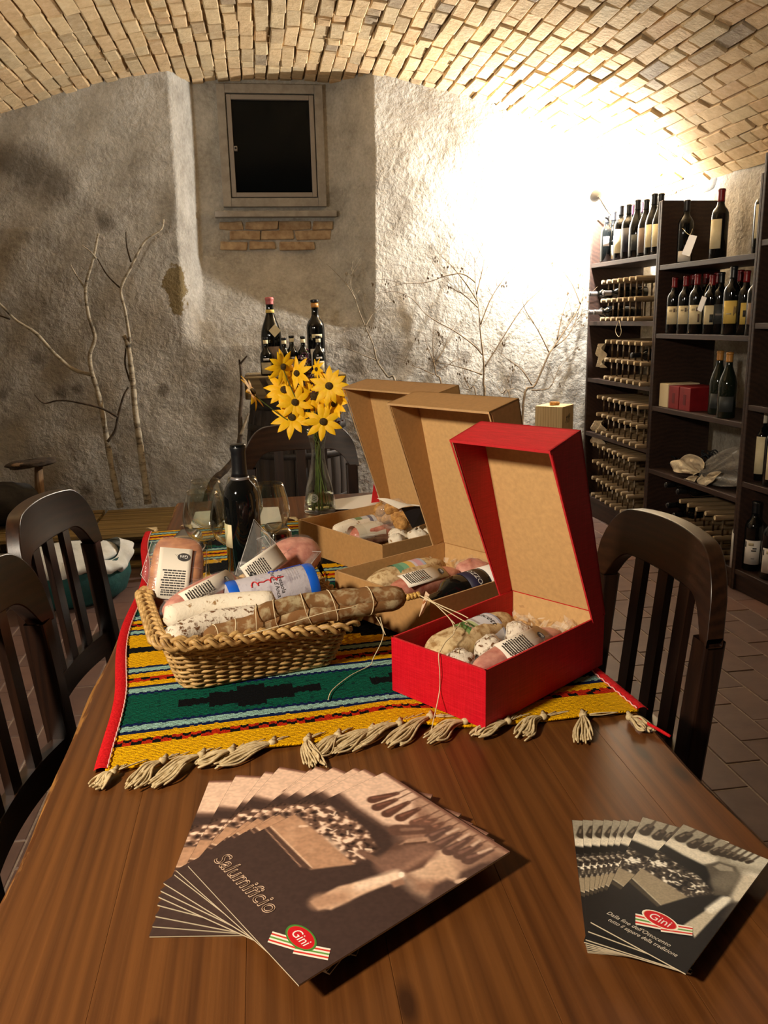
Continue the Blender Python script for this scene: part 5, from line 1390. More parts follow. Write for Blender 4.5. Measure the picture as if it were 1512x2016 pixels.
# white papers under the glasses
mat('white_paper', (224, 216, 202), rough=.8)
for pts, lb in (([(372, 1040), (470, 1034), (445, 1003), (385, 1008)], 'white paper place mat under the left wine glasses'), ([(440, 1036), (556, 1030), (548, 998), (450, 1002)], 'white paper place mat under the right wine glasses'), ([(660, 1003), (790, 1000), (770, 968), (655, 984)], 'long white paper sheet to the right of the flower vase')):
    tag(MB().prism([onz(x, y, TZ+.0055) for x, y in pts], (0, 0, .0006)).build('paper_sheet', 'white_paper'), lb, 'paper')
mat('red_felt', (206, 16, 24), rough=.7)
rp = [onz(731, 990, TZ+.01), onz(748, 988, TZ+.01), onz(736, 952, TZ+.075)]
tag(MB().prism(rp, (0.0, .003, 0)).build('red_card', 'red_felt'), 'small bright red triangular card standing behind the truffle bag', 'card')
# two metal dishes
mat('polished_steel', (196, 192, 186), rough=.12, metal=1.0)
def dish(label, c, rx, ry, hz, rot):
    g = thing('metal_dish', label, 'dish', c, 'polished metal dishes')
    def fn(u, v):
        a = 2*PI*u; e_ = 0.45; sg = lambda x: math.copysign(abs(x)**e_, x)
        pr = [(1.0, 0.0), (.97, .10), (.90, .55), (.82, .88), (.70, 1.0), (0.0, 1.02)]
        k_ = v*5; i = int(min(4, k_)); f = k_-i
        r_ = pr[i][0]+(pr[i+1][0]-pr[i][0])*f; z_ = pr[i][1]+(pr[i+1][1]-pr[i][1])*f
        x, y = rx*r_*sg(math.cos(a)), ry*r_*sg(math.sin(a))
        return (c[0]+x*math.cos(rot)-y*math.sin(rot), c[1]+x*math.sin(rot)+y*math.cos(rot), c[2]+hz*z_)
    MB().grid(fn, 48, 15).build('body', 'polished_steel', g, smooth=True)
    MB().tube([Vector(fn(i/48, 0)) for i in range(49)], .0022, 6, cap=False).build('rolled_rim', 'polished_steel', g, smooth=True)
    return g
p = onz(548, 1076, TZ); dish('upturned shiny metal dish to the right of the dark bottle', (p.x, p.y, TZ+.007), .036, .062, .048, R(10))
p = onz(372, 1088, TZ); dish('upturned shiny metal dish behind the squared ham', (p.x, p.y, TZ+.007), .036, .055, .046, R(-8))
# carafe vase with flowers
vp_ = onz(632, 1012, TZ); VX_, VY_ = vp_.x, vp_.y+.03
vase = thing('carafe_vase', 'clear glass carafe holding yellow flowers on the table', 'vase', (VX_, VY_, TZ))
po = [(0, 0), (.046, 0), (.049, .004), (.048, .02), (.040, .075), (.030, .115), (.0225, .150), (.0195, .178), (.0205, .200), (.026, .228), (.033, .252)]
pi_ = [(r-.0022, z) for r, z in reversed(po[3:])]+[(.044, .012), (0, .010)]
MB().lathe(po+pi_, (VX_, VY_, TZ+.001), 40).build('body', 'clear_glass', vase, smooth=True)
m, t, b = nt('vase_water'); b.inputs['Base Color'].default_value = lin((236, 236, 200)); b.inputs['Transmission Weight'].default_value = 1; b.inputs['IOR'].default_value = 1.33; b.inputs['Roughness'].default_value = 0
MB().lathe([(0, .0115), (.0435, .0135), (.0452, .022), (.0405, .060), (0, .060)], (VX_, VY_, TZ+.001), 40).build('water', 'vase_water', vase, smooth=True)
thinfilm('etched', .35, (226, 222, 210), .5)
ec = Vector((VX_, VY_, TZ+.052)); er = .0455; mb = MB()
for rr_ in (.0125, .0095, .0035):
    mb.tube([ec+Vector((er*math.sin(-.45+rr_*math.cos(a/20*2*PI)/er), -er*math.cos(-.45+rr_*math.cos(a/20*2*PI)/er), rr_*math.sin(a/20*2*PI))) for a in range(21)], .0006, 4, cap=False)
for k in range(8): 
    a = k/8*2*PI; mb.tube([ec+Vector((er*math.sin(-.45+q*math.cos(a)/er), -er*math.cos(-.45+q*math.cos(a)/er), q*math.sin(a))) for q in (.0035, .0095)], .0005, 4)
mb.build('etched_emblem', 'etched', vase)
mat('petal_yellow', (252, 190, 4), (255, 206, 20), rough=.6, scale=60); mat('flower_eye', (46, 34, 16), (84, 64, 20), rough=.9, scale=200); mat('stem_green', (70, 84, 30), (92, 108, 46), rough=.6, scale=40); mat('purple_bloom', (70, 30, 52), (100, 50, 76), rough=.8, scale=200)
FL = [(496, 772, 34, 80, 'yellow daisy flower at the far left of the bouquet, seen side on'), (556, 722, 32, 40, 'yellow daisy flower highest at the left of the bouquet'), (585, 735, 30, -35, 'yellow daisy flower beside the highest one, drooping petals'), (559, 768, 36, 8, 'yellow daisy flower with dark eye, left of the bouquet middle'), (624, 727, 20, -60, 'small yellow daisy flower behind, near the small bottles'), (617, 780, 38, 18, 'yellow daisy flower with dark eye in the bouquet middle'), (648, 760, 36, -12, 'yellow daisy flower with dark eye at the upper right'), (580, 792, 34, 10, 'yellow daisy flower with pale eye below the middle'), (659, 796, 32, -45, 'yellow daisy flower at the far right of the bouquet'), (575, 822, 38, -4, 'yellow daisy flower with dark eye, lowest on the left'), (636, 830, 36, 6, 'yellow daisy flower with dark eye, lowest above the vase mouth'), (673, 776, 22, -65, 'small yellow daisy flower pointing right towards the kraft box')]
rnd = random.Random(8)
for k, (px, py, rp_, yaw, lb) in enumerate(FL):
    dep = VY_-.02+rnd.uniform(-.05, .05)
    c = ony(px, py, dep); rad_ = rp_*dep/1593*1.10
    toC = (CL-c).normalized(); n_ = (Matrix.Rotation(R(yaw), 3, 'Z') @ toC); n_ = (n_+Vector((0, 0, rnd.uniform(-.1, .45)))).normalized()
    u = n_.orthogonal().normalized(); v = n_.cross(u)
    g = thing('yellow_daisy', lb, 'flower', c, 'yellow daisies in the carafe')
    np_ = rnd.choice((9, 10, 11))
    for j in range(np_):
        a = 2*PI*j/np_+rnd.uniform(-.12, .12); d = u*math.cos(a)+v*math.sin(a); s_ = n_.cross(d)
        L_ = rad_*rnd.uniform(.85, 1.08); w_ = rad_*.36; droop = rnd.uniform(-.05, .35)
        def pf(uu, vv):
            ww = w_*math.sin(PI*min(1, .12+vv*.92))**.7*(uu-.5)*2*(.5 if vv > .97 else 1)
            return c+d*(rad_*.10+L_*vv*.92)+s_*ww*.5*2*.5+n_*(rad_*(.10*math.sin(vv*2.2)-droop*vv*vv)-abs(uu-.5)*w_*.25)
        MB().grid(pf, 3, 6).build('petal', 'petal_yellow', g, smooth=True)
    MB().ell(c+n_*rad_*.08, (rad_*.19, rad_*.19, rad_*.12), n_.to_track_quat('Z', 'Y').to_matrix().to_4x4(), 14, 8, jit=.04).build('eye', 'flower_eye', g, smooth=True)
    nk = Vector((VX_+rnd.uniform(-.012, .012), VY_+rnd.uniform(-.012, .012), TZ+.235)); bt = Vector((VX_+rnd.uniform(-.02, .03), VY_+rnd.uniform(-.02, .02), TZ+.014))
    waist = Vector((VX_+rnd.uniform(-.008, .008), VY_+rnd.uniform(-.008, .008), TZ+.178))
    MB().tube(spline([c-n_*rad_*.05, c*.5+nk*.5+Vector((0, 0, -.01)), nk, waist, bt], 6), .0016, 6).build('stem', 'stem_green', g, smooth=True)
for k, (px, py, ln) in enumerate(((596, 700, 60), (604, 690, 75), (603, 770, 55), (612, 800, 45), (668, 830, 40), (588, 735, 45), (560, 705, 30), (612, 730, 50))):
    c = ony(px, py, VY_+.03); g = thing('purple_sprig', ('purple flower spike tallest behind the daisies', 'purple flower spike next to the tallest one', 'purple flower spike hidden in the bouquet middle', 'purple flower spike above the vase mouth', 'purple flower spike leaning to the right over the vase', 'purple flower spike at the upper left of the bouquet', 'short purple flower spike at the top left of the bouquet', 'purple flower spike in the upper bouquet middle')[k], 'flower', c, 'purple flower spikes')
    base = Vector((VX_+rnd.uniform(-.01, .01), VY_+.005, TZ+.235)); mb = MB(); d = (c-base)
    for j in range(70):
        f = rnd.random(); q = c-d.normalized()*f*ln*.0015+Vector((rnd.gauss(0, .006), rnd.gauss(0, .006), rnd.gauss(0, .004)))
        mb.ell(q, (.0026, .0026, .0026), nu=5, nv=4)
    mb.build('blossoms', 'purple_bloom', g, smooth=True)
    MB().tube([c, base, (VX_, VY_, TZ+.178), (VX_+rnd.uniform(-.02, .02), VY_, TZ+.02)], .0013, 5).build('stem', 'stem_green', g, smooth=True)
# bottle lying in the middle kraft box
c0, c1 = P1(.212, .005, .056), P1(.212, .290, .056); ax = (c1-c0).normalized(); upv = Vector((0, 0, 1)); s_ = upv.cross(ax)
bottle('wine bottle with cream and dark labels lying in the middle kraft box', c0, 'bordeaux', .93, cap=None, lab=[(.125, .176, .95, 'label_navy'), (.045, .118, 1.0, 'label_white')], face=R(90-30), text_=('POZZO', .016, 'label_navy', 'white_ink', .35), M=Matrix.Translation(c1) @ frame(-s_, upv, -ax).to_3x3().to_4x4())
# ================================================================== ALONG THE END WALL
def birch(name):
    m, t, b = nt(name)
    v = coords(t); n = noise(t, coords(t, (2.2, 2.2, 5)), 5, 4, .7)
    c = ramp(t, n, [(0.30, (30, 26, 22)), (0.42, (120, 108, 88)), (0.52, (176, 164, 140)), (0.8, (196, 186, 164))])
    t.links.new(c, b.inputs['Base Color']); b.inputs['Roughness'].default_value = .8; bump(t, b, n, .4, .006)
birch('birch_bark')
mat('bark_dark', (46, 36, 26), (82, 66, 48), rough=.9, scale=40, bumpk=.5); mat('twig_bark', (92, 74, 52), (120, 100, 72), rough=.9, scale=60); mat('birch_twig', (104, 92, 74), (150, 138, 116), rough=.9, scale=30)
wood('pallet_wood', (96, 76, 42), (156, 128, 76), (188, 160, 102), axis=0, rough=.85, scale=.7, bumpk=.2)
PZ = 0.20
pf = onz(230, 1052, PZ).y
pallet = thing('pallet', 'weathered wooden pallet platform along the foot of the end wall', 'pallet', (-1.2, (pf+5.15)/2, 0))
ny = 7; pit = (5.14-pf)/ny
for k in range(ny):
    y0 = pf+k*pit
    for x0_, x1_ in ((-2.15, -1.02), (-1.00, -0.28)):
        MB().box((x0_, y0, PZ-.022+random.uniform(-.002, .002)), (x1_, y0+pit*.80, PZ+random.uniform(-.003, .003))).build('top_slat', 'pallet_wood', pallet, bevel=.003)
for x in (-2.1, -1.62, -1.12, -.98, -.66, -.38):
    MB().box((x-.045, pf+.01, .022), (x+.045, 5.10, .10)).build('runner', 'pallet_wood', pallet, bevel=.004)
    MB().box((x-.045, pf+.004, .10), (x+.045, pf+.10, PZ-.024)).build('block', 'pallet_wood', pallet, bevel=.004)
    MB().box((x-.045, 4.95, .10), (x+.045, 5.08, PZ-.024)).build('block', 'pallet_wood', pallet, bevel=.004)
for y in (pf, (pf+5)/2, 5.03): MB().box((-2.15, y, 0), (-.28, y+.09, .021)).build('bottom_board', 'pallet_wood', pallet, bevel=.003)

def c3(pts, y0, y1): 
    n = len(pts); return [ony(x/3.024, 420+y/3.024, y0+(y1-y0)*i/(n-1)) for i, (x, y) in enumerate(pts)]
def branch(par, name, P_, r0, r1, m, seg=10, wob=.12, seed=0, n=5):
    Q = spline(P_, n); N = len(Q); r_ = random.Random(seed)
    rr = [(r0+(r1-r0)*i/(N-1))*(1+wob*r_.uniform(-1, 1)) for i in range(N)]
    return MB().tube(Q, rr, seg).build(name, m, par, smooth=True)
A1 = c3([(718, 1752), (690, 1640), (650, 1430), (610, 1190), (575, 1040), (545, 940), (535, 840), (565, 740), (525, 600), (510, 440), (555, 270), (585, 120)], 5.04, 5.13)
ba = thing('birch_branch', 'knobbly birch branch with a long arm reaching left, on the pallet', 'branch', A1[0], 'birch branches')
branch(ba, 'trunk', A1, .0195, .006, 'birch_bark', seed=1)
branch(ba, 'side_branch', c3([(545, 960), (440, 930), (330, 840), (215, 715), (100, 640), (30, 570), (-30, 510)], 5.10, 5.05), .012, .006, 'birch_bark', 8, seed=2)
branch(ba, 'side_branch', c3([(572, 268), (540, 230), (488, 190)], 5.12, 5.10), .006, .003, 'birch_bark', 8, seed=3)
branch(ba, 'side_branch', c3([(503, 440), (455, 370), (420, 305)], 5.12, 5.10), .006, .003, 'birch_bark', 8, seed=4)
branch(ba, 'side_branch', c3([(60, 630), (0, 610), (-60, 600)], 5.08, 5.06), .005, .003, 'bark_dark', 8, seed=5)
B1 = c3([(882, 1730), (850, 1500), (820, 1280), (805, 1170), (790, 1000), (765, 800), (738, 730)], 5.04, 5.12)
bb = thing('birch_branch', 'straight birch branch forking high beside the window niche', 'branch', B1[0], 'birch branches')
branch(bb, 'trunk', B1, .0215, .013, 'birch_bark', seed=6)
branch(bb, 'side_branch', c3([(765, 800), (770, 740), (745, 580), (720, 450), (780, 320), (840, 200), (880, 150), (960, 95), (975, 35)], 5.11, 5.12), .011, .004, 'birch_bark', 8, seed=7)
branch(bb, 'side_branch', c3([(716, 445), (640, 370), (580, 270)], 5.12, 5.13), .005, .003, 'bark_dark', 8, seed=8)
branch(bb, 'side_branch', c3([(780, 290), (755, 200), (750, 110)], 5.12, 5.12), .005, .003, 'bark_dark', 8, seed=9)
branch(bb, 'side_branch', c3([(775, 1000), (745, 900), (750, 800)], 5.11, 5.12), .006, .004, 'bark_dark', 8, seed=12)
bc = thing('bare_branch', 'thin dark forked branch hanging between the two birch trunks', 'branch', c3([(650, 1350), (650, 1350)], 5.0, 5.0)[0])
branch(bc, 'stem', c3([(640, 1360), (685, 1295), (700, 1220), (735, 1090), (765, 1035)], 5.02, 5.06), .009, .005, 'bark_dark', 8, seed=10)
branch(bc, 'side_branch', c3([(700, 1212), (600, 1160), (430, 1120), (340, 1115), (260, 1130), (205, 1078)], 5.03, 5.0), .007, .003, 'bark_dark', 8, seed=11)
D1 = c3([(1240, 1660), (1340, 1530), (1400, 1450), (1430, 1330), (1430, 1200), (1440, 1050), (1430, 900), (1470, 850)], 4.35, 4.62)
D1[0] = Vector((D1[0].x, D1[0].y, D1[0].z)); low = Vector((D1[0].x-.10, 4.30, .0))
bd = thing('bare_branch', 'thick dark crooked branch leaning beside the barrel', 'branch', low)
branch(bd, 'stem', [low]+D1[:-1], .022, .007, 'bark_dark', 10, seed=13)
branch(bd, 'side_branch', c3([(1428, 905), (1440, 885), (1472, 848)], 4.60, 4.60), .007, .004, 'bark_dark', 8, seed=14)
branch(bd, 'side_branch', c3([(1425, 870), (1428, 905)], 4.60, 4.60), .005, .006, 'bark_dark', 8, seed=15)
branch(bd, 'side_branch', c3([(1435, 1320), (1455, 1260), (1480, 1190)], 4.45, 4.5), .010, .005, 'birch_twig', 8, seed=16)

# mushroom-shaped wooden ornament and dark stone on the pallet
mc = ony(63, 912, 4.95); ms = ony(79, 985, 4.95)
mush = thing('wooden_mushroom', 'rustic wooden mushroom ornament with flat bark cap on the pallet', 'ornament', (ms.x, 4.95, PZ))
wood('pale_post', (96, 72, 46), (140, 108, 74), (160, 128, 92), axis=2, rough=.85, scale=2)
MB().tube([(ms.x, 4.95, PZ+.001), (ms.x-.004, 4.95, PZ+.07), (mc.x+.035, 4.95, mc.z-.01)], [.034, .030, .022], 14).build('stem', 'pale_post', mush, smooth=True)
MB().ell((mc.x, 4.95, mc.z), (.135, .10, .022), Matrix.Rotation(R(-4), 4, 'Y'), 28, 12, jit=.10, p=.8, seed=6).build('cap', 'bark_dark', mush, smooth=True)
MB().ell((mc.x-.045, 4.90, mc.z+.002), (.06, .05, .012), None, 20, 8, jit=.08, seed=8).build('cut_face', 'pale_post', mush, smooth=True)
sc = ony(12, 965, 4.8)
mat('dark_rock', (34, 32, 32), (58, 54, 50), rough=.85, scale=14, bumpk=.6, bdist=.01)
g = MB().ell((sc.x-.08, 4.80, PZ+.140), (.24, .14, .120), None, 26, 16, jit=.08, p=.8, seed=9).build('stone_block', 'dark_rock', smooth=True); tag(g, 'dark rough stone block at the left end of the pallet', 'stone')
# green cloth basket with white ruffle
gc = Vector((-1.00, 4.06, 0))
mat('green_cloth', (8, 56, 54), (12, 74, 70), rough=.8, scale=12, bumpk=.5, bdist=.02); mat('white_cloth', (196, 196, 186), (214, 212, 204), rough=.9, scale=12, bumpk=.4, bdist=.02)
gb = thing('cloth_basket', 'dark green cloth covered basket with white ruffled lining on the floor', 'basket', gc)
MB().lathe([(0, .002), (.22, .002), (.26, .03), (.285, .10), (.28, .17), (.255, .205), (.20, .20), (0, .19)], gc, 48).build('cover', 'green_cloth', gb, smooth=True)
for k in range(1):
    def ruf(u, v):
        a = 2*PI*u; w_ = math.sin(a*9)*.6+math.sin(a*23+1)*.4
        r_ = .245+.045*math.sin(PI*v)+.018*w_*math.sin(PI*v)+.02*v; z_ = .235-.075*v+.022*w_*v+.012*math.sin(a*5)
        return (gc.x+r_*math.cos(a), gc.y+r_*math.sin(a), z_+.02*math.sin(a*3))
    o = MB().grid(ruf, 200, 8).build('ruffle', 'white_cloth', gb, smooth=True)
    MB().ell((gc.x, gc.y, .215), (.245, .245, .035), None, 30, 10, jit=.05, seed=3).build('lining', 'white_cloth', gb, smooth=True)

# barrel with a thick slab and bottles
BX, BY = 0.185, 4.80
barrel = thing('barrel', 'dark old wooden barrel standing behind the far chair', 'barrel', (BX, BY, 0))
wood('barrel_wood', (26, 20, 16), (44, 35, 28), (60, 48, 38), axis=2, rough=.8, scale=.8)
mat('hoop_iron', (34, 32, 32), (54, 48, 44), rough=.6, metal=.5, scale=30)
HB = .895
def br_(z): return .255+.055*math.sin(PI*min(1, max(0, z/HB)))
NST = 26
for k in range(NST):
    a0, a1 = 2*PI*k/NST+.006, 2*PI*(k+1)/NST-.006
    def st_(u, v, a0=a0, a1=a1): a = a0+(a1-a0)*u; z = HB*v; r_ = br_(z); return (BX+r_*math.cos(a), BY+r_*math.sin(a), z+.0005)
    o = MB().grid(st_, 2, 12).build('stave', 'barrel_wood', barrel, smooth=True)
    sd = o.modifiers.new('thick', 'SOLIDIFY'); sd.thickness = .02; sd.offset = -1
for z in (.05, .17, .32, .58, .73, .85):
    MB().lathe([(br_(z-.018)+.0005, z-.018), (br_(z-.018)+.003, z-.017), (br_(z+.018)+.003, z+.017), (br_(z+.018)+.0005, z+.018)], (BX, BY, 0), 48).build('hoop', 'hoop_iron', barrel, smooth=True)
MB().lathe([(0, HB-.03), (.245, HB-.03), (.245, HB-.012), (0, HB-.012)], (BX, BY, 0), 40).build('head', 'barrel_wood', barrel)
SZ = 1.022
sl, sr = ony(481, 750, 4.62).x, ony(683, 750, 4.62).x
wood('slab_wood', (74, 60, 38), (120, 102, 70), (150, 130, 92), axis=0, rough=.85, scale=.5, bumpk=.3)
slab = thing('wooden_crate', 'rough pale wooden crate lying on the barrel under the bottles', 'crate', ((sl+sr)/2, 4.80, HB))
MB().box((sl, 4.62, HB+.001), (sr, 4.66, SZ)).build('front_board', 'slab_wood', slab, bevel=.006)
MB().box((sl+.005, 4.98, HB+.001), (sr-.005, 5.01, SZ)).build('back_board', 'slab_wood', slab, bevel=.006)
for x in (sl, sr-.03): MB().box((x, 4.66, HB+.001), (x+.03, 4.98, SZ-.002)).build('end_board', 'slab_wood', slab, bevel=.004)
for k in range(3): MB().box((sl+.03, 4.66+.107*k, SZ-.022), (sr-.03, 4.66+.107*(k+1)-.004, SZ-.002)).build('lid_board', 'slab_wood', slab, bevel=.002)
mb = MB()
for (xa, xb, xc_, xd) in ((.14, .20, .28, .22), (.62, .68, .74, .70)):
    w_ = sr-sl; mb.prism([(sl+w_*xa, 4.6195, SZ-.01), (sl+w_*xb, 4.6195, SZ-.01), (sl+w_*xc_, 4.6195, HB+.012), (sl+w_*xd, 4.6195, HB+.012)], (0, .002, 0))
mb.build('dark_grain', 'bark_dark', slab)
GB = 'bottles standing on the barrel crate'
def onb_(px, y): p = ony(px, 738, y); return (p.x, y, SZ+.0005)
bottle('big dark bottle with pink wax top and diamond neck label', onb_(538, 4.80), 'burgundy', 1.44, cap='wax_pink', capz=.272, lab=[(.04, .11, .75, 'label_brown')], group=GB, cap2=(.240, .252, 'label_yellow'), face=R(-86))
o = bpy.data.objects[[x.name for x in bpy.data.objects if x.name.startswith('wine_bottle')][-1]]
pD = ony(541, 651, 4.80-.058)
MB().prism([ony(541+dx, 651+dy, 4.80-.062) - Vector((o.location)) for dx, dy in ((0, -13), (12, 0), (0, 13), (-12, 0))], (0, .002, 0)).build('neck_diamond', 'label_cream', o)
bottle('big dark bottle with gold neck and cream label, right of the wax topped one', onb_(625, 4.80), 'bordeaux', 1.38, cap='capsule_black', capz=.288, lab=[(.03, .10, .85, 'label_white'), (.145, .160, .6, 'label_cream')], group=GB, cap2=(.268, .286, 'capsule_gold'), face=R(-86))
for k, (px, y, sc_, lb_) in enumerate(((526, 4.70, .86, 'small dark bottle with pale label at the left front of the crate'), (562, 4.70, .84, 'small dark bottle second from the left on the crate'), (577, 4.76, .88, 'small dark bottle third from the left, set back on the crate'), (599, 4.72, .86, 'small dark bottle behind the purple spikes on the crate'), (629, 4.69, .86, 'small dark bottle at the right front of the crate'))):
    bottle(lb_, onb_(px, y), 'squat', sc_, cap='capsule_black', capz=.234, lab=[(.012, .085, .95, 'label_old'), (.098, .112, .5, 'label_white')], cap2=(.205, .228, 'label_cream'), group=GB)

# two stacked wine cases behind the kraft boxes
cxl, cxr = ony(1053, 820, 4.45), ony(1133, 820, 4.45); cz = ony(1090, 804, 4.45).z
wood('case_pine', (170, 140, 92), (206, 180, 130), (222, 198, 150), axis=2, rough=.7, scale=1.5)
def case(label, c, a_, w_, d_, z0, z1, mark):
    g = local(thing('wine_case', label, 'crate', (c.x, c.y, z0), 'stacked pine wine cases', a_)); OFF[g.name] = Vector()
    h_ = z1-z0; x, y = w_/2, d_/2
    for nm, p, q in (('side_board', (-x, -y, 0), (x, -y+.012, h_)), ('side_board', (-x, y-.012, 0), (x, y, h_)), ('side_board', (-x, -y+.012, 0), (-x+.012, y-.012, h_)), ('side_board', (x-.012, -y+.012, 0), (x, y-.012, h_)), ('lid', (-x+.012, -y+.012, h_-.012), (x-.012, y-.012, h_)), ('bottom', (-x+.012, -y+.012, 0), (x-.012, y-.012, .012))):
        MB().box(p, q).build(nm, 'case_pine', g, bevel=.002)
    if mark:
        mb = MB()
        for k in range(3):
            yy = -.02+.022*k
            mb.tube(spline([(x+.0006, yy-.012, h_-.10), (x+.0006, yy, h_-.075), (x+.0006, yy+.004, h_-.06+.006*k), (x+.0006, yy-.006, h_-.07)], 4), .0022, 4)
        mb.build('burnt_mark', 'bark_dark', g)
    return g
cm = ony(1097, 812, 4.52); cc_ = Vector((cm.x+.02, 4.62, 0))
case('lower pine wine case standing on the floor by the end wall', cc_, R(-42), .20, .22, .001, cz-.34, False)
case('upper pine wine case with a cork on top beside the shelf', cc_, R(-42), .168, .182, cz-.339, cz, True)
ck = ony(1092, 803, 4.60)
g = MB().tube([(ck.x-.028, 4.60, cz+.0125), (ck.x-.012, 4.60, cz+.0125), (ck.x+.028, 4.605, cz+.011)], [.012, .012, .010], 12).build('cork', 'truffle_skin', smooth=True); tag(g, 'cork lying on the upper pine wine case', 'cork')

# bare twigs leaning on the right part of the wall
def c8(pts, y0=5.02, y1=5.14):
    n = len(pts); return [ony(680+x/3.024, 500+y/3.024, y0+(y1-y0)*i/max(1, n-1)) for i, (x, y) in enumerate(pts)]
rnd = random.Random(21)
def twig_tree(label, main, sides, r0, name='bare_twig', extra=26, m_='twig_bark'):
    P_ = c8(main); low = Vector((P_[0].x+.05*rnd.uniform(-1, 1), 4.92, 0.002))
    g = thing(name, label, 'branch', low, 'bare twigs leaning on the wall')
    branch(g, 'stem', [low]+P_, r0, .0012, m_, 7, .08, 1)
    allp = [spline(P_, 4)]
    for s in sides:
        q = c8(s, 5.08, 5.13); branch(g, 'side_twig', q, r0*.55, .0009, m_, 6, .08, 2); allp.append(spline(q, 4))
    mb = MB()
    for k in range(extra):
        L = rnd.choice(allp); i = rnd.randrange(len(L)//3, len(L)-1); p = L[i]; d = (L[i+1]-L[i]).normalized()
        s = Vector((rnd.choice((-1, 1))*rnd.uniform(.3, .8), rnd.uniform(-.25, .02), rnd.uniform(.2, .7))); e_ = p+(d*.5+s).normalized()*rnd.uniform(.06, .20)
        e_.y = min(e_.y, 5.15); mid_ = (p+e_)/2+Vector((rnd.uniform(-.01, .01), 0, rnd.uniform(-.01, .02)))
        mb.tube(spline([p, mid_, e_], 4), [.0013]*8+[.0006], 4)
        if rnd.random() < .35:
            for q in range(3):
                a = e_+Vector((rnd.uniform(-.015, .015), 0, rnd.uniform(-.03, 0))); mb.add([a, a+Vector((.004, -.002, -.008)), a+Vector((.001, 0, -.020)), a+Vector((-.004, .002, -.009))], [(0, 1, 2, 3)])
    mb.build('fine_twigs', m_, g)['kind'] = 'stuff'
twig_tree('slender pale twig leaning at the right edge of the window niche', [(300, 815), (250, 730), (190, 640), (165, 540), (125, 450), (85, 350), (55, 260), (30, 170), (45, 40)], [[(190, 635), (100, 600), (0, 560), (-60, 560)], [(120, 430), (160, 360), (200, 320)], [(60, 270), (20, 200), (-10, 160)]], .0075, m_='birch_twig')
twig_tree('tall bushy bare twig in the middle under the bright lamp light', [(828, 865), (822, 780), (825, 680), (818, 590), (805, 480), (800, 400), (790, 300), (775, 200), (770, 20)],
          [[(830, 670), (900, 560), (1000, 400), (1080, 290), (1180, 200), (1250, 150)], [(815, 600), (760, 540), (650, 460), (540, 400), (470, 350), (400, 270), (300, 225), (180, 240)], [(805, 420), (860, 280), (920, 180), (1000, 70)], [(775, 170), (700, 120), (600, 130), (480, 170), (330, 180), (190, 235)], [(785, 280), (720, 180), (640, 80), (560, 0)], [(815, 718), (700, 680), (600, 655), (500, 640)], [(790, 320), (700, 240), (620, 200)], [(780, 240), (810, 120), (830, 20)]], .0085, extra=40)
twig_tree('bushy bare twig next to the shelf, leaning right', [(1060, 880), (1130, 780), (1210, 600), (1240, 555), (1310, 450), (1390, 320), (1420, 220), (1430, 120)],
          [[(1215, 590), (1150, 460), (1070, 330), (1050, 240)], [(1240, 560), (1320, 490), (1370, 400), (1410, 260)], [(1110, 780), (1050, 690), (960, 620), (840, 520)], [(1110, 812), (1210, 800), (1250, 730), (1280, 650)], [(1260, 510), (1290, 370), (1330, 250)], [(1400, 300), (1350, 180), (1280, 80)]], .0085, extra=36)
twig_tree('small bare twig low on the wall behind the kraft boxes', [(575, 835), (540, 720), (525, 640), (490, 560), (470, 480)], [[(530, 650), (520, 540), (525, 420)], [(540, 640), (590, 560), (605, 500)], [(530, 720), (440, 680), (330, 640)], [(545, 700), (600, 670)]], .006, extra=22)
twig_tree('thin bare twig standing left of the wine cases', [(780, 865), (740, 800), (710, 740), (700, 700)], [[(745, 810), (700, 790), (690, 720)]], .005, extra=6)
twig_tree('thin bare twig bending left behind the red box lid', [(980, 875), (930, 830), (890, 770)], [[(940, 840), (1000, 800), (1100, 845)]], .005, extra=5)
# ================================================================== WINE SHELVES ON THE RIGHT
wood('shelf_wood', (30, 18, 13), (48, 30, 22), (64, 42, 30), axis=1, rough=.55, scale=.8)
wood('rack_wood', (84, 68, 46), (116, 94, 64), (140, 116, 82), axis=0, rough=.7, scale=3)
SA = R(-3.04); SD = Vector((math.sin(SA), math.cos(SA), 0)); SN = Vector((math.cos(SA), -math.sin(SA), 0))
SP0 = onz(1452, 1165, 0)
def sh(s, dep, z): return SP0+SD*s+SN*dep+Vector((0, 0, z))
def onsh(px, py, dep=0.0):
    d = ray(px, py); P_ = SP0+SN*dep; k = (P_-CL).dot(SN)/d.dot(SN); q = CL+d*k
    return (q-SP0).dot(SD), q.z
SF = frame(SN, SD, (0, 0, 1)).to_3x3().to_4x4()
def sbox(mb, s0, s1, d0, d1, z0, z1): return mb.prism([sh(s0, d0, z0), sh(s1, d0, z0), sh(s1, d1, z0), sh(s0, d1, z0)], (0, 0, z1-z0))
SMID, SRT, SLF = .905, .055, 1.742
DEP = .37; TH = .018; ST = .026
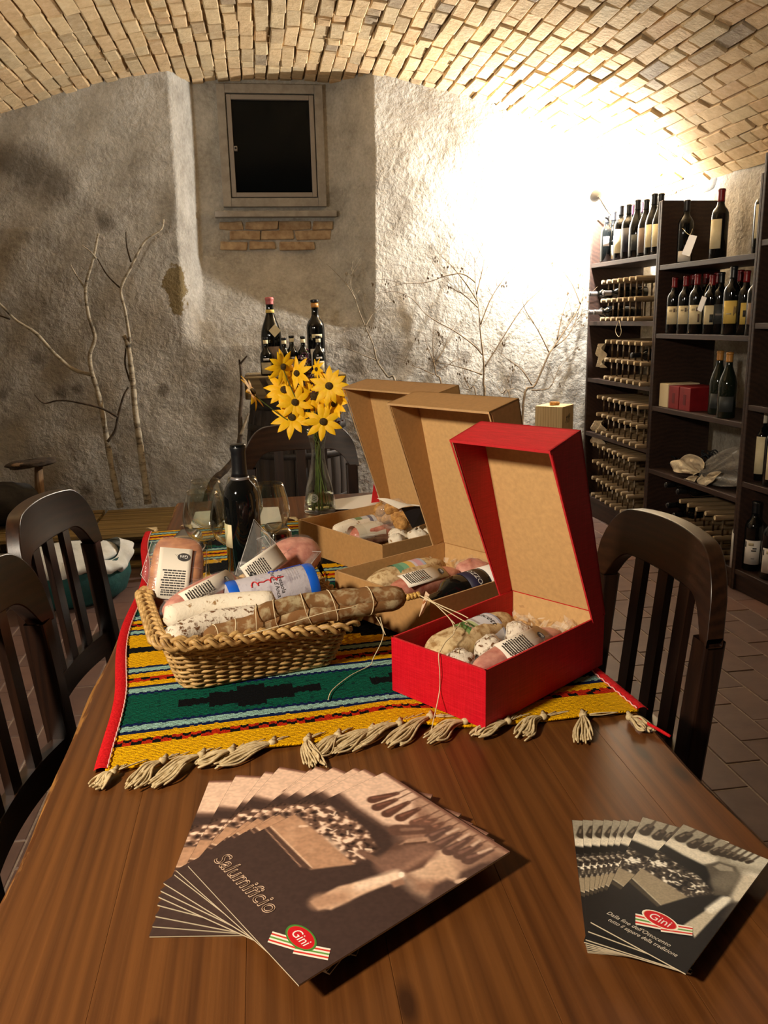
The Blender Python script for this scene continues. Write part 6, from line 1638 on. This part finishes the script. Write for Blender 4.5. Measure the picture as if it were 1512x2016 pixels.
def bay(label, s0, s1, ztop, shelves, backs, posts):
    g = thing('wine_shelf', label, 'shelf', sh((s0+s1)/2, DEP/2, 0), 'dark wooden wine shelves')
    for s in posts:
        sbox(MB(), s, s+TH, 0, DEP, 0.001, ztop).build('side_panel', 'shelf_wood', g, bevel=.003)
    for z in shelves: sbox(MB(), s0+TH+.0005, s1-TH-.0005, .002, DEP, z-ST, z).build('shelf_board', 'shelf_wood', g, bevel=.002)
    sbox(MB(), s0+TH, s1-TH, .012, .03, 0.001, shelves[-1]-ST-.001).build('plinth', 'shelf_wood', g)
    for a, b_, z0, z1 in backs:
        n_ = max(1, round((b_-a)/.12)); w_ = (b_-a)/n_
        for k in range(n_): sbox(MB(), a+k*w_+.001, a+(k+1)*w_-.001, DEP+.001, DEP+.010, z0, z1).build('back_board', 'shelf_wood', g)
    return g
ZL = [1.63, 1.272, .911, .558, .13]; ZM = [1.567, 1.206, .807, .45, .10]
bay('dark wine shelf bay nearest the end wall, filled with bottle racks', SMID, SLF, 1.897, ZL, [], (SMID+.0, SLF-TH))
bay('dark wine shelf bay in the middle with upright bottles and red boxes', SRT, SMID-.0005, 1.90, ZM, [], (SRT, SMID-TH-.0005))
ZR = []
for px, py in ((1497, 636), (1480, 798), (1468, 950)):
    ZR.append(onsh(px, py)[1])
bay('dark wine shelf bay cut off by the right picture edge', SRT-.87, SRT-.0005, 1.98, [1.62]+ZR+[.105], [], (SRT-TH-.0005, SRT-.87))
# bottle racks
def rod(r, L, axis):                             # shared meshes
    mb = MB(); P_ = [(0, 0, 0), (L, 0, 0)] if axis == 0 else [(0, 0, 0), (0, 0, L)]
    e_ = r*.18
    if axis == 0: mb.tube([(0, 0, 0), (e_, 0, 0), (L, 0, 0)], [r*.86, r, r], 12)
    else: mb.tube(P_, r, 8)
    return mb
bar_m = rod(.0135, .30, 0).build('rack_bar', 'rack_wood', smooth=True); bar_m.data.set_sharp_from_angle(angle=R(50))
dow_m = rod(.0052, 1.0, 2).build('rack_dowel', 'rack_wood', smooth=True)
mat('rack_end_grain', (206, 184, 140), (222, 204, 164), rough=.8, scale=90)
end_m = MB().tube([(-.0008, 0, 0), (.0002, 0, 0)], .0112, 12).build('bar_end', 'rack_end_grain')
def rack(label, s_start, pitch, ncol, z0, vp_, nrow, dep=.015, skip=()):
    o_ = sh(s_start, dep, z0)
    g = local(thing('bottle_rack', label, 'rack', o_, 'wooden bottle racks')); OFF[g.name] = Vector(); g.rotation_euler = (0, 0, SA)
    for r_ in range(nrow):
        for c_ in range(ncol):
            if (r_, c_) in skip: continue
            b_ = bar_m.copy(); COL.objects.link(b_); b_.parent = g; b_.location = (0, -c_*pitch, .0137+r_*vp_)
            e__ = end_m.copy(); COL.objects.link(e__); e__.parent = b_; e__.location = (0, 0, 0)
            if r_ < nrow-1:
                for dd in (.045, .25):
                    d = dow_m.copy(); COL.objects.link(d); d.parent = g; d.location = (dd, -c_*pitch, .0137+r_*vp_+.012); d.scale = (1, 1, vp_-.024)
    return g
def colspan(pa, pb, n): 
    sa, za = onsh(*pa); sb, zb = onsh(*pb); return sa, (sa-sb)/(n-1)
c5 = lambda x, y: (1140+x/4.065, 360+y/4.065)
c6 = lambda x, y: (1140+x/4.065, 740+y/4.065)
sa, pi5 = colspan(c5(165, 820), c5(510, 785), 7); rack('bottle rack with three rows on the second shelf, under the lamp', sa, pi5, 7, 1.272+.0005, .112, 3)
RS1, RP1 = sa, pi5
sa, pi5 = colspan(c5(195, 1285), c5(560, 1300), 7); rack('bottle rack with three rows on the third shelf of the end bay', sa, pi5, 7, .911+.0005, .112, 3)
RS2, RP2 = sa, pi5
sa, pi5 = colspan(c6(130, 185), c6(540, 275), 8); rack('bottle rack with three rows on the fourth shelf of the end bay', sa, pi5, 8, .558+.0005, .112, 3)
sa, pi5 = colspan(c6(85, 580), c6(500, 730), 9); rack('bottle rack with four rows at the bottom of the end bay', sa-.02, pi5, 8, .13+.0005, .112, 4)
sa, pi5 = colspan(c6(790, 970), c6(1130, 1070), 5); rack('bottle rack at the bottom of the middle bay, right half', sa, pi5, 5, .10+.0005, .105, 3)
RS5, RP5 = sa, pi5
bpy.data.objects.remove(end_m, do_unlink=True); bpy.data.objects.remove(bar_m, do_unlink=True); bpy.data.objects.remove(dow_m, do_unlink=True)
# standing bottles
def stand(px, z, dep, label, kind='bordeaux', s=1.0, **kw):
    # sight line at shelf height fixes the place along the shelf
    P_ = None
    q = sh(.5, dep, z); Q = SP0+SN*dep
    for _ in range(3):
        d = ray(px, pix((q.x, q.y, z))[1]); k = (Q-CL).dot(SN)/d.dot(SN); q = CL+d*k
    return bottle(label, (q.x, q.y, z+.0006), kind, s, face=math.atan2(-q.y, -q.x)+kw.pop('turn', 0.0), **kw)
GT = 'bottles on the top shelf of the end bay'
stand(1192, 1.63, .05, 'slim dark bottle with white label at the far left of the top shelf', 'bordeaux', .96, lab=[(.10, .16, .5, 'label_white')], group=GT)
stand(1205, 1.63, .10, 'dark bottle with low cream label, second on the top shelf', 'burgundy', 1.02, lab=[(.02, .10, .8, 'label_cream')], group=GT)
stand(1219, 1.63, .06, 'dark bottle with yellow cream label, third on the top shelf', 'bordeaux', 1.06, lab=[(.04, .17, .9, 'label_cream')], group=GT)
stand(1234, 1.63, .06, 'dark bottle with blue black label, fourth on the top shelf', 'bordeaux', 1.04, lab=[(.04, .17, .9, 'label_blueblack')], group=GT)
stand(1251, 1.63, .06, 'tall black bottle with dark label, fifth on the top shelf', 'burgundy', 1.08, lab=[(.04, .12, .7, 'label_dark')], group=GT)
stand(1268, 1.63, .06, 'dark bottle with taupe label, sixth on the top shelf', 'burgundy', 1.04, lab=[(.02, .15, .95, 'label_brown')], group=GT)
stand(1283, 1.63, .06, 'dark bottle with big yellow cream label, seventh on the top shelf', 'burgundy', 1.10, lab=[(.04, .15, .95, 'label_cream')], group=GT)
stand(1296, 1.63, .07, 'dark bottle with cream label beside the shelf divider', 'burgundy', 1.08, lab=[(.04, .15, .95, 'label_cream')], group=GT)
for k, (px, dp) in enumerate(((1240, .16), (1262, .17), (1290, .18))):
    stand(px, 1.63, dp, ('dark bottle with brown capsule in the back row, leftmost', 'dark bottle with brown capsule in the back row, middle', 'dark bottle with brown capsule in the back row, next to the divider')[k], 'bordeaux', 1.1, cap='capsule_purple', group=GT)
# white price tags on strings
mat('tag_white', (224, 224, 226), rough=.6)
def price_tag(label, pts, dep, hang):
    Q = [SP0+SN*dep]
    def at(px, py):
        d = ray(px, py); k = (SP0+SN*dep-CL).dot(SN)/d.dot(SN); return CL+d*k
    g = thing('price_tag', label, 'tag', at(*pts[2]), 'white price tags')
    MB().prism([at(*p) for p in pts], SN*.0006).build('card', 'tag_white', g)
    MB().tube(spline([at(*p) for p in hang], 6), .0012, 5).build('string', 'twine', g, smooth=True)
    return g
GM_ = 'bottles on the top shelf of the middle bay'
stand(1346, 1.567, .10, 'black bottle with low white label behind the hanging price tag', 'bordeaux', 1.08, lab=[(.01, .06, .9, 'label_white')], group=GM_)
price_tag('white price tag slung on the black bottle of the middle bay', [c5(885, 415), c5(945, 425), c5(885, 590), c5(820, 570)], .045, [c5(830, 365), c5(855, 395), c5(885, 415), c5(900, 395), c5(908, 368)])
stand(1412, 1.567, .08, 'red capped bottle with cream label standing alone on the top shelf', 'bordeaux', 1.10, cap='capsule_red', lab=[(.045, .17, .75, 'label_cream')], turn=-.5, group=GM_)
stand(1497, 1.567, .08, 'red capped bottle with cream label beside the right shelf post', 'bordeaux', 1.12, cap='capsule_red', lab=[(.06, .19, .85, 'label_cream')], group=GM_)
G2_ = 'bottles on the second shelf of the middle bay'
LBL = {1323: ('label_cream', 'capsule_red', 'bordeaux', .98, .05), 1345: ('label_cream', 'capsule_red', 'bordeaux', .99, .06), 1367: ('label_cream', 'capsule_red', 'bordeaux', 1.0, .05), 1396: ('label_cream', 'capsule_red', 'bordeaux', .97, .07), 1413: ('label_dark', 'capsule_black', 'bordeaux', 1.0, .10), 1436: ('label_yellow', 'capsule_black', 'bordeaux', 1.06, .04), 1462: ('label_yellow', 'capsule_red', 'bordeaux', .98, .07), 1482: ('label_brown', 'capsule_red', 'bordeaux', 1.0, .04)}
WORDS = ('first bottle from the left on the second shelf, cream label and red cap', 'second bottle from the left on the second shelf, cream label and red cap', 'third bottle from the left on the second shelf, cream label with dark mark', 'bottle with a hanging price tag over its cream label, second shelf', 'set back dark labelled bottle left of the tall yellow labelled one', 'tall black capped bottle with wide pale yellow label, second shelf', 'red capped bottle with narrow yellow label, second shelf right', 'red capped bottle with dark brown label beside the right post')
SK = [(.118, .128, -.55, -.15, 'label_old'), (.114, .134, .0, .25, 'label_brown'), (.117, .127, .3, .6, 'label_old')]
DECO = {0: SK, 1: SK, 2: SK+[(.06, .10, .25, .5, 'label_brown')], 3: [(.06, .10, -.1, .35, 'label_dark')], 4: [(.09, .10, -.5, .5, 'label_grey')], 5: [(.085, .125, .25, .32, 'label_brown'), (.09, .12, .36, .42, 'label_brown'), (.095, .125, .46, .52, 'label_brown'), (.09, .096, -.6, .0, 'label_old')], 6: [(.085, .115, -.18, .18, 'label_ink')], 7: [(.085, .11, -.3, .0, 'label_old'), (.118, .126, -.2, .4, 'label_old')]}
for k, (px, (lb, cp, kd, s_, dp)) in enumerate(LBL.items()):
    stand(px, 1.206, dp, WORDS[k], kd, s_, cap=cp, lab=[(.05, .145 if lb != 'label_yellow' else .15, .95 if k != 6 else .5, lb)], group=G2_, deco=DECO[k])
for k, (px, dp) in enumerate(((1334, .17), (1358, .18), (1384, .19), (1405, .20), (1450, .19))):
    stand(px, 1.206, dp, ('back row bottle with red cap, leftmost on the second shelf', 'back row bottle with red cap, second on the second shelf', 'back row bottle with red cap, third on the second shelf', 'back row bottle with red cap, fourth on the second shelf', 'back row bottle with red cap, rightmost on the second shelf')[k], 'bordeaux', 1.03, cap='capsule_red', group=G2_)
price_tag('white price tag hanging between the cream labels on the second shelf', [c5(985, 905), c5(1022, 920), c5(978, 1035), c5(945, 1015)], .008, [c5(1000, 912), c5(1020, 840), c5(1050, 800), c5(1062, 830)])
# third shelf: boxes and green bottles
mat('box_red', (116, 16, 20), (130, 22, 26), rough=.45, scale=20); mat('box_cream', (214, 200, 164), rough=.7); mat('box_red_dark', (92, 12, 18), rough=.5)
def carton(label, pxa, pxb, d0, d1, z0, h_, m_, deco=None):
    s0, s1 = onsh(pxa, 795, d0)[0], onsh(pxb, 795, d0)[0]
    g = thing('carton', label, 'box', sh((s0+s1)/2, (d0+d1)/2, z0), 'boxes on the third shelf')
    sbox(MB(), min(s0, s1), max(s0, s1), d0, d1, z0+.0006, z0+h_).build('body', m_, g, bevel=.002)
    sbox(MB(), min(s0, s1)+.004, max(s0, s1)-.004, d0+.004, d1-.004, z0+h_, z0+h_+.0012).build('lid', m_, g)
    if deco:
        sm_ = (s0+s1)/2; sbox(MB(), sm_-.012, sm_+.012, d0-.0008, d0, z0+.03, z0+.085).build('emblem', deco, g)
carton('cream carton at the left of the red boxes', 1297, 1314, .03, .22, .807, .128, 'box_cream')
carton('narrow red carton next to the cream carton', 1315.5, 1335, .03, .22, .807, .122, 'box_red', 'box_red_dark')
carton('wider red carton beside the green bottles', 1336.5, 1358, .03, .22, .807, .122, 'box_red', 'box_red_dark')
G3_ = 'gold capped green bottles'
stand(1410, .807, .10, 'gold capped green bottle set behind on the third shelf', 'burgundy', 1.06, glass='bottle_glass_green', cap='capsule_gold', capz=.255, lab=[(.03, .10, .85, 'label_dark')], group=G3_)
stand(1428, .807, .05, 'gold capped green bottle in front on the third shelf', 'burgundy', 1.06, glass='bottle_glass_green', cap='capsule_gold', capz=.255, lab=[(.03, .10, .85, 'label_dark')], group=G3_)
# fourth shelf: dark netting and a crumpled bag
mat('dark_net', (16, 20, 24), (30, 36, 42), rough=.8, scale=60)
rnd = random.Random(31); mb = MB()
def s_of(px, py, dep): return onsh(px, py, dep)[0]
for k in range(170):
    s0 = rnd.uniform(.32, SMID-.10); dp = rnd.uniform(.08, .24); hh = .10*math.sin(PI*min(1, max(0, (s0-.12)/.75)))+.02
    p = sh(s0, dp, .45+rnd.uniform(.004, hh)); q = p+Vector((rnd.uniform(-.03, .03), rnd.uniform(-.05, .05), rnd.uniform(-.01, .03))); e_ = q+Vector((rnd.uniform(-.03, .03), rnd.uniform(-.05, .05), rnd.uniform(-.03, .01)))
    for w_ in (p, q, e_): w_.z = max(w_.z, .455)
    mb.tube(spline([p, q, e_], 3), .004, 4)
o = mb.build('netting_heap', 'dark_net', smooth=True); tag(o, 'dark tangled netting heap behind the crumpled bag', 'netting')
bag = thing('crumpled_bag', 'crumpled cream paper and clear plastic bag on the fourth shelf', 'bag', sh(.30, .12, .45))
mat('crumpled_paper', (196, 180, 150), (214, 200, 172), rough=.8, scale=30, bumpk=.6, bdist=.02); thinfilm('bag_plastic', .55, (150, 144, 134), .25, 40)
def rumple(c_, r_, sd_, m_, nm):
    mb = MB(); r2 = random.Random(sd_); ph = [r2.uniform(0, 6.28) for _ in range(8)]
    nu, nv = 24, 13; vs_ = []
    for j in range(nv+1):
        la = -PI/2+PI*j/nv
        for i in range(nu):
            lo = 2*PI*i/nu
            k_ = 1+.16*abs(math.sin(4*lo+ph[0]+2*math.sin(3*la+ph[1])))-.14*abs(math.sin(7*lo-3*la+ph[2]))+.10*abs(math.sin(9*la+5*lo+ph[3]))
            k_ *= r2.uniform(.72, 1.22)
            d = Vector((math.cos(la)*math.cos(lo)*r_[0], math.cos(la)*math.sin(lo)*r_[1], math.sin(la)*r_[2]))*k_
            p = c_+SF @ d; p.z = max(p.z, .4515); vs_.append(p)
    mb.add(vs_, [(j*nu+i, j*nu+(i+1) % nu, (j+1)*nu+(i+1) % nu, (j+1)*nu+i) for j in range(nv) for i in range(nu)])
    return mb.build(nm, m_, bag)
def bpt(px, py, dep): s_, z_ = onsh(px, py, dep); return sh(s_, dep, z_)
def fan_sheet(apex, ends, dep_e, n_r, amp, m_, nm, seed):
    r2 = random.Random(seed); A_ = bpt(*apex, .05); E_ = spline([bpt(x, y, dep_e) for x, y in ends], 8); N = len(E_)-1
    ph = [r2.uniform(0, 6.28) for _ in range(3)]
    def fn(u, v):
        i = u*N; k = int(min(N-1, i)); e_ = E_[k].lerp(E_[k+1], i-k)
        p = A_.lerp(e_, v); w_ = abs(math.sin(u*n_r+ph[0]))+.5*abs(math.sin(u*n_r*2.3+ph[1]+v*2))
        p = p-SN*(amp*w_*min(1, .25+v*1.1)*(1-.25*math.sin(v*9+ph[2])**2))+Vector((0, 0, amp*.5*math.sin(v*6+u*n_r)*v))
        p.z = max(p.z, .4515); return p
    o = MB().grid(fn, 60, 14).build(nm, m_, bag, smooth=True); sd = o.modifiers.new('thick', 'SOLIDIFY'); sd.thickness = .0012
fan_sheet((1378, 935), [(1400, 905), (1430, 890), (1462, 884), (1470, 905), (1468, 930), (1466, 955), (1420, 958), (1395, 952)], .10, 9, .028, 'bag_plastic', 'plastic_body', 1)
fan_sheet((1382, 930), [(1392, 915), (1380, 900), (1362, 898), (1345, 905), (1328, 906), (1335, 922), (1352, 928), (1368, 932)], .04, 7, .022, 'crumpled_paper', 'paper_end', 2)
fan_sheet((1392, 940), [(1402, 930), (1420, 932), (1408, 948), (1385, 956), (1378, 946), (1384, 936)], .03, 8, .016, 'crumpled_paper', 'paper_end', 3)
fan_sheet((1376, 938), [(1370, 935), (1354, 942), (1350, 950), (1362, 952), (1372, 945)], .03, 6, .010, 'crumpled_paper', 'paper_end', 4)
# lying bottles
def lying(label, s_, dep, z_, cap, group, sc_=.95):
    p = sh(s_, dep, z_)
    M_ = Matrix.Translation(p) @ frame(SD, (0, 0, 1), -SN).to_3x3().to_4x4()
    # bottle axis points out of the shelf (towards the room)
    M_ = Matrix.Translation(p+SN*.27) @ frame((0, 0, 1), Vector((0, 0, 1)).cross(SN), -SN).to_3x3().to_4x4()
    return bottle(label, p, 'bordeaux', sc_, cap=cap, group=group, M=M_)
GLY = 'bottles lying in the racks'
lying('lying bottle with silver neck, upper left slot of the top rack', RS1+.02, -.045, 1.272+.17, 'capsule_silver', GLY)
lying('lying bottle with silver neck, upper middle slot of the top rack', RS1-RP1*1.6, -.03, 1.272+.17, 'capsule_silver', GLY)
lying('lying bottle with silver neck, lower left slot of the top rack', RS1+.02, -.045, 1.272+.058, 'capsule_silver', GLY)
lying('lying bottle with silver neck, lower second slot of the top rack', RS1-RP1*.5, -.04, 1.272+.058, 'capsule_silver', GLY)
lying('lying bottle with dark neck in the third shelf rack', RS2-RP2*4.6, -.02, .911+.17, 'capsule_black', GLY)
for k, (px, py) in enumerate(((1315, 955), (1338, 968), (1318, 995), (1330, 1015))):
    s_, z_ = onsh(px, py); lying(('dark bottle lying in the bottom of the middle bay, top left', 'dark bottle lying in the bottom of the middle bay, top right', 'dark bottle lying in the bottom of the middle bay, centre', 'dark bottle lying in the bottom of the middle bay, lowest')[k], s_, .0, z_, 'capsule_black', GLY)
# bottles in the right bay
GRB = 'bottles in the right bay'
stand(1494, ZR[-1], .10, 'white capped bottle with tall cream label in the right bay', 'bordeaux', 1.10, cap='capsule_cream', lab=[(.03, .19, .7, 'label_cream')], group=GRB, turn=-.35)
stand(1518, ZR[-1], .06, 'dark bottle cut by the right picture edge above the bottom row', 'bordeaux', 1.1, lab=[(.03, .19, .7, 'label_cream')], group=GRB)
stand(1478, .105, .07, 'black bottle with white label at the bottom of the right bay', 'bordeaux', 1.12, lab=[(.03, .135, .9, 'label_white')], group=GRB, deco=[(.098, .104, .0, .42, 'label_ink'), (.088, .094, -.12, .40, 'label_ink'), (.055, .058, -.1, .25, 'label_grey'), (.104, .128, -.85, -.70, 'label_dark'), (.112, .124, -.45, .1, 'label_old')])
stand(1513, .105, .06, 'black bottle with white label cut by the right picture edge, bottom row', 'bordeaux', 1.12, lab=[(.03, .135, .9, 'label_white')], group=GRB, deco=[(.098, .104, .0, .42, 'label_ink'), (.088, .094, -.12, .40, 'label_ink'), (.055, .058, -.1, .25, 'label_grey'), (.104, .128, -.85, -.70, 'label_dark'), (.112, .124, -.45, .1, 'label_old')])
# paper roll and small string loop
s_, z_ = onsh(1441, 1080); pq = sh(s_, .02, .102)
g = MB().tube([pq, pq+Vector((0, 0, .17)), pq+Vector((0, .01, .20))], [.022, .022, .012], 12).build('paper_roll', 'white_cloth', smooth=True); tag(g, 'white paper roll standing by the rack at the bottom of the middle bay', 'paper')
q0 = [bpt(*c5(x, y), -.004) for x, y in ((318, 1100), (300, 1150), (292, 1190), (318, 1232), (338, 1195), (330, 1140), (320, 1100))]
g = MB().tube(spline(q0, 6), .0016, 5).build('string_loop', 'twine', smooth=True); tag(g, 'white string loop hanging from the second shelf edge', 'string')
for k, (pa, pb, pc_, pd, lb_) in enumerate(((( 150, 1290), (200, 1285), (205, 1480), (158, 1470), 'crumpled pale paper at the left end of the third shelf rack'), ((115, 1900), (200, 1905), (190, 2100), (110, 2080), 'crumpled pale paper at the left end of the fourth shelf rack'))):
    q = [bpt(*c5(*p), .05) for p in (pa, pb, pc_, pd)]
    o = MB().grid(lambda u, v: (q[0]*(1-u)+q[1]*u)*(1-v)+(q[3]*(1-u)+q[2]*u)*v+SN*(.02*math.sin(u*9+v*11+k)), 10, 14).build('crumpled_paper', 'crumpled_paper'); tag(o, lb_, 'paper')
    sd = o.modifiers.new('thick', 'SOLIDIFY'); sd.thickness = .002
# halogen lamp clamped on top of the end bay
lamp = thing('spot_lamp', 'small bright spot lamp on top of the end shelf bay', 'lamp', LAMP)
m, t, b = nt('lamp_glow'); b.inputs['Emission Color'].default_value = (1, .95, .86, 1); b.inputs['Emission Strength'].default_value = 40; b.inputs['Base Color'].default_value = (1, 1, 1, 1)
mat('lamp_metal', (214, 214, 212), rough=.35)
LB = Vector((.24, -.82, -.50)).normalized(); Ml = LB.to_track_quat('Z', 'Y').to_matrix().to_4x4()      # dish added as a shield, keeps direct lamp light off table and side wall
dish_ = [(.052*math.sin(R(a_)), .052*math.cos(R(a_))) for a_ in range(0, 61, 6)]
MB().lathe(dish_+[(r_*.97, z_*.97) for r_, z_ in reversed(dish_)], LAMP, 28, M=Ml).build('bulb_shield', 'lamp_metal', lamp, smooth=True)
MB().ell(Vector(LAMP)+LB*.034, (.008, .008, .008), nu=14, nv=10).build('bulb', 'lamp_glow', lamp, smooth=True)
bk0 = Vector(LAMP)+LB*.052
MB().tube([Vector(LAMP)+LB*.030, bk0+LB*.004], .009, 10).build('socket', 'lamp_metal', lamp, smooth=True)
MB().tube([bk0, Vector((bk0.x+.06, bk0.y+.03, 1.93)), sh(SLF-.20, .03, 1.905), sh(SLF-.008, .03, 1.897)], .005, 8).build('bracket', 'lamp_metal', lamp, smooth=True)
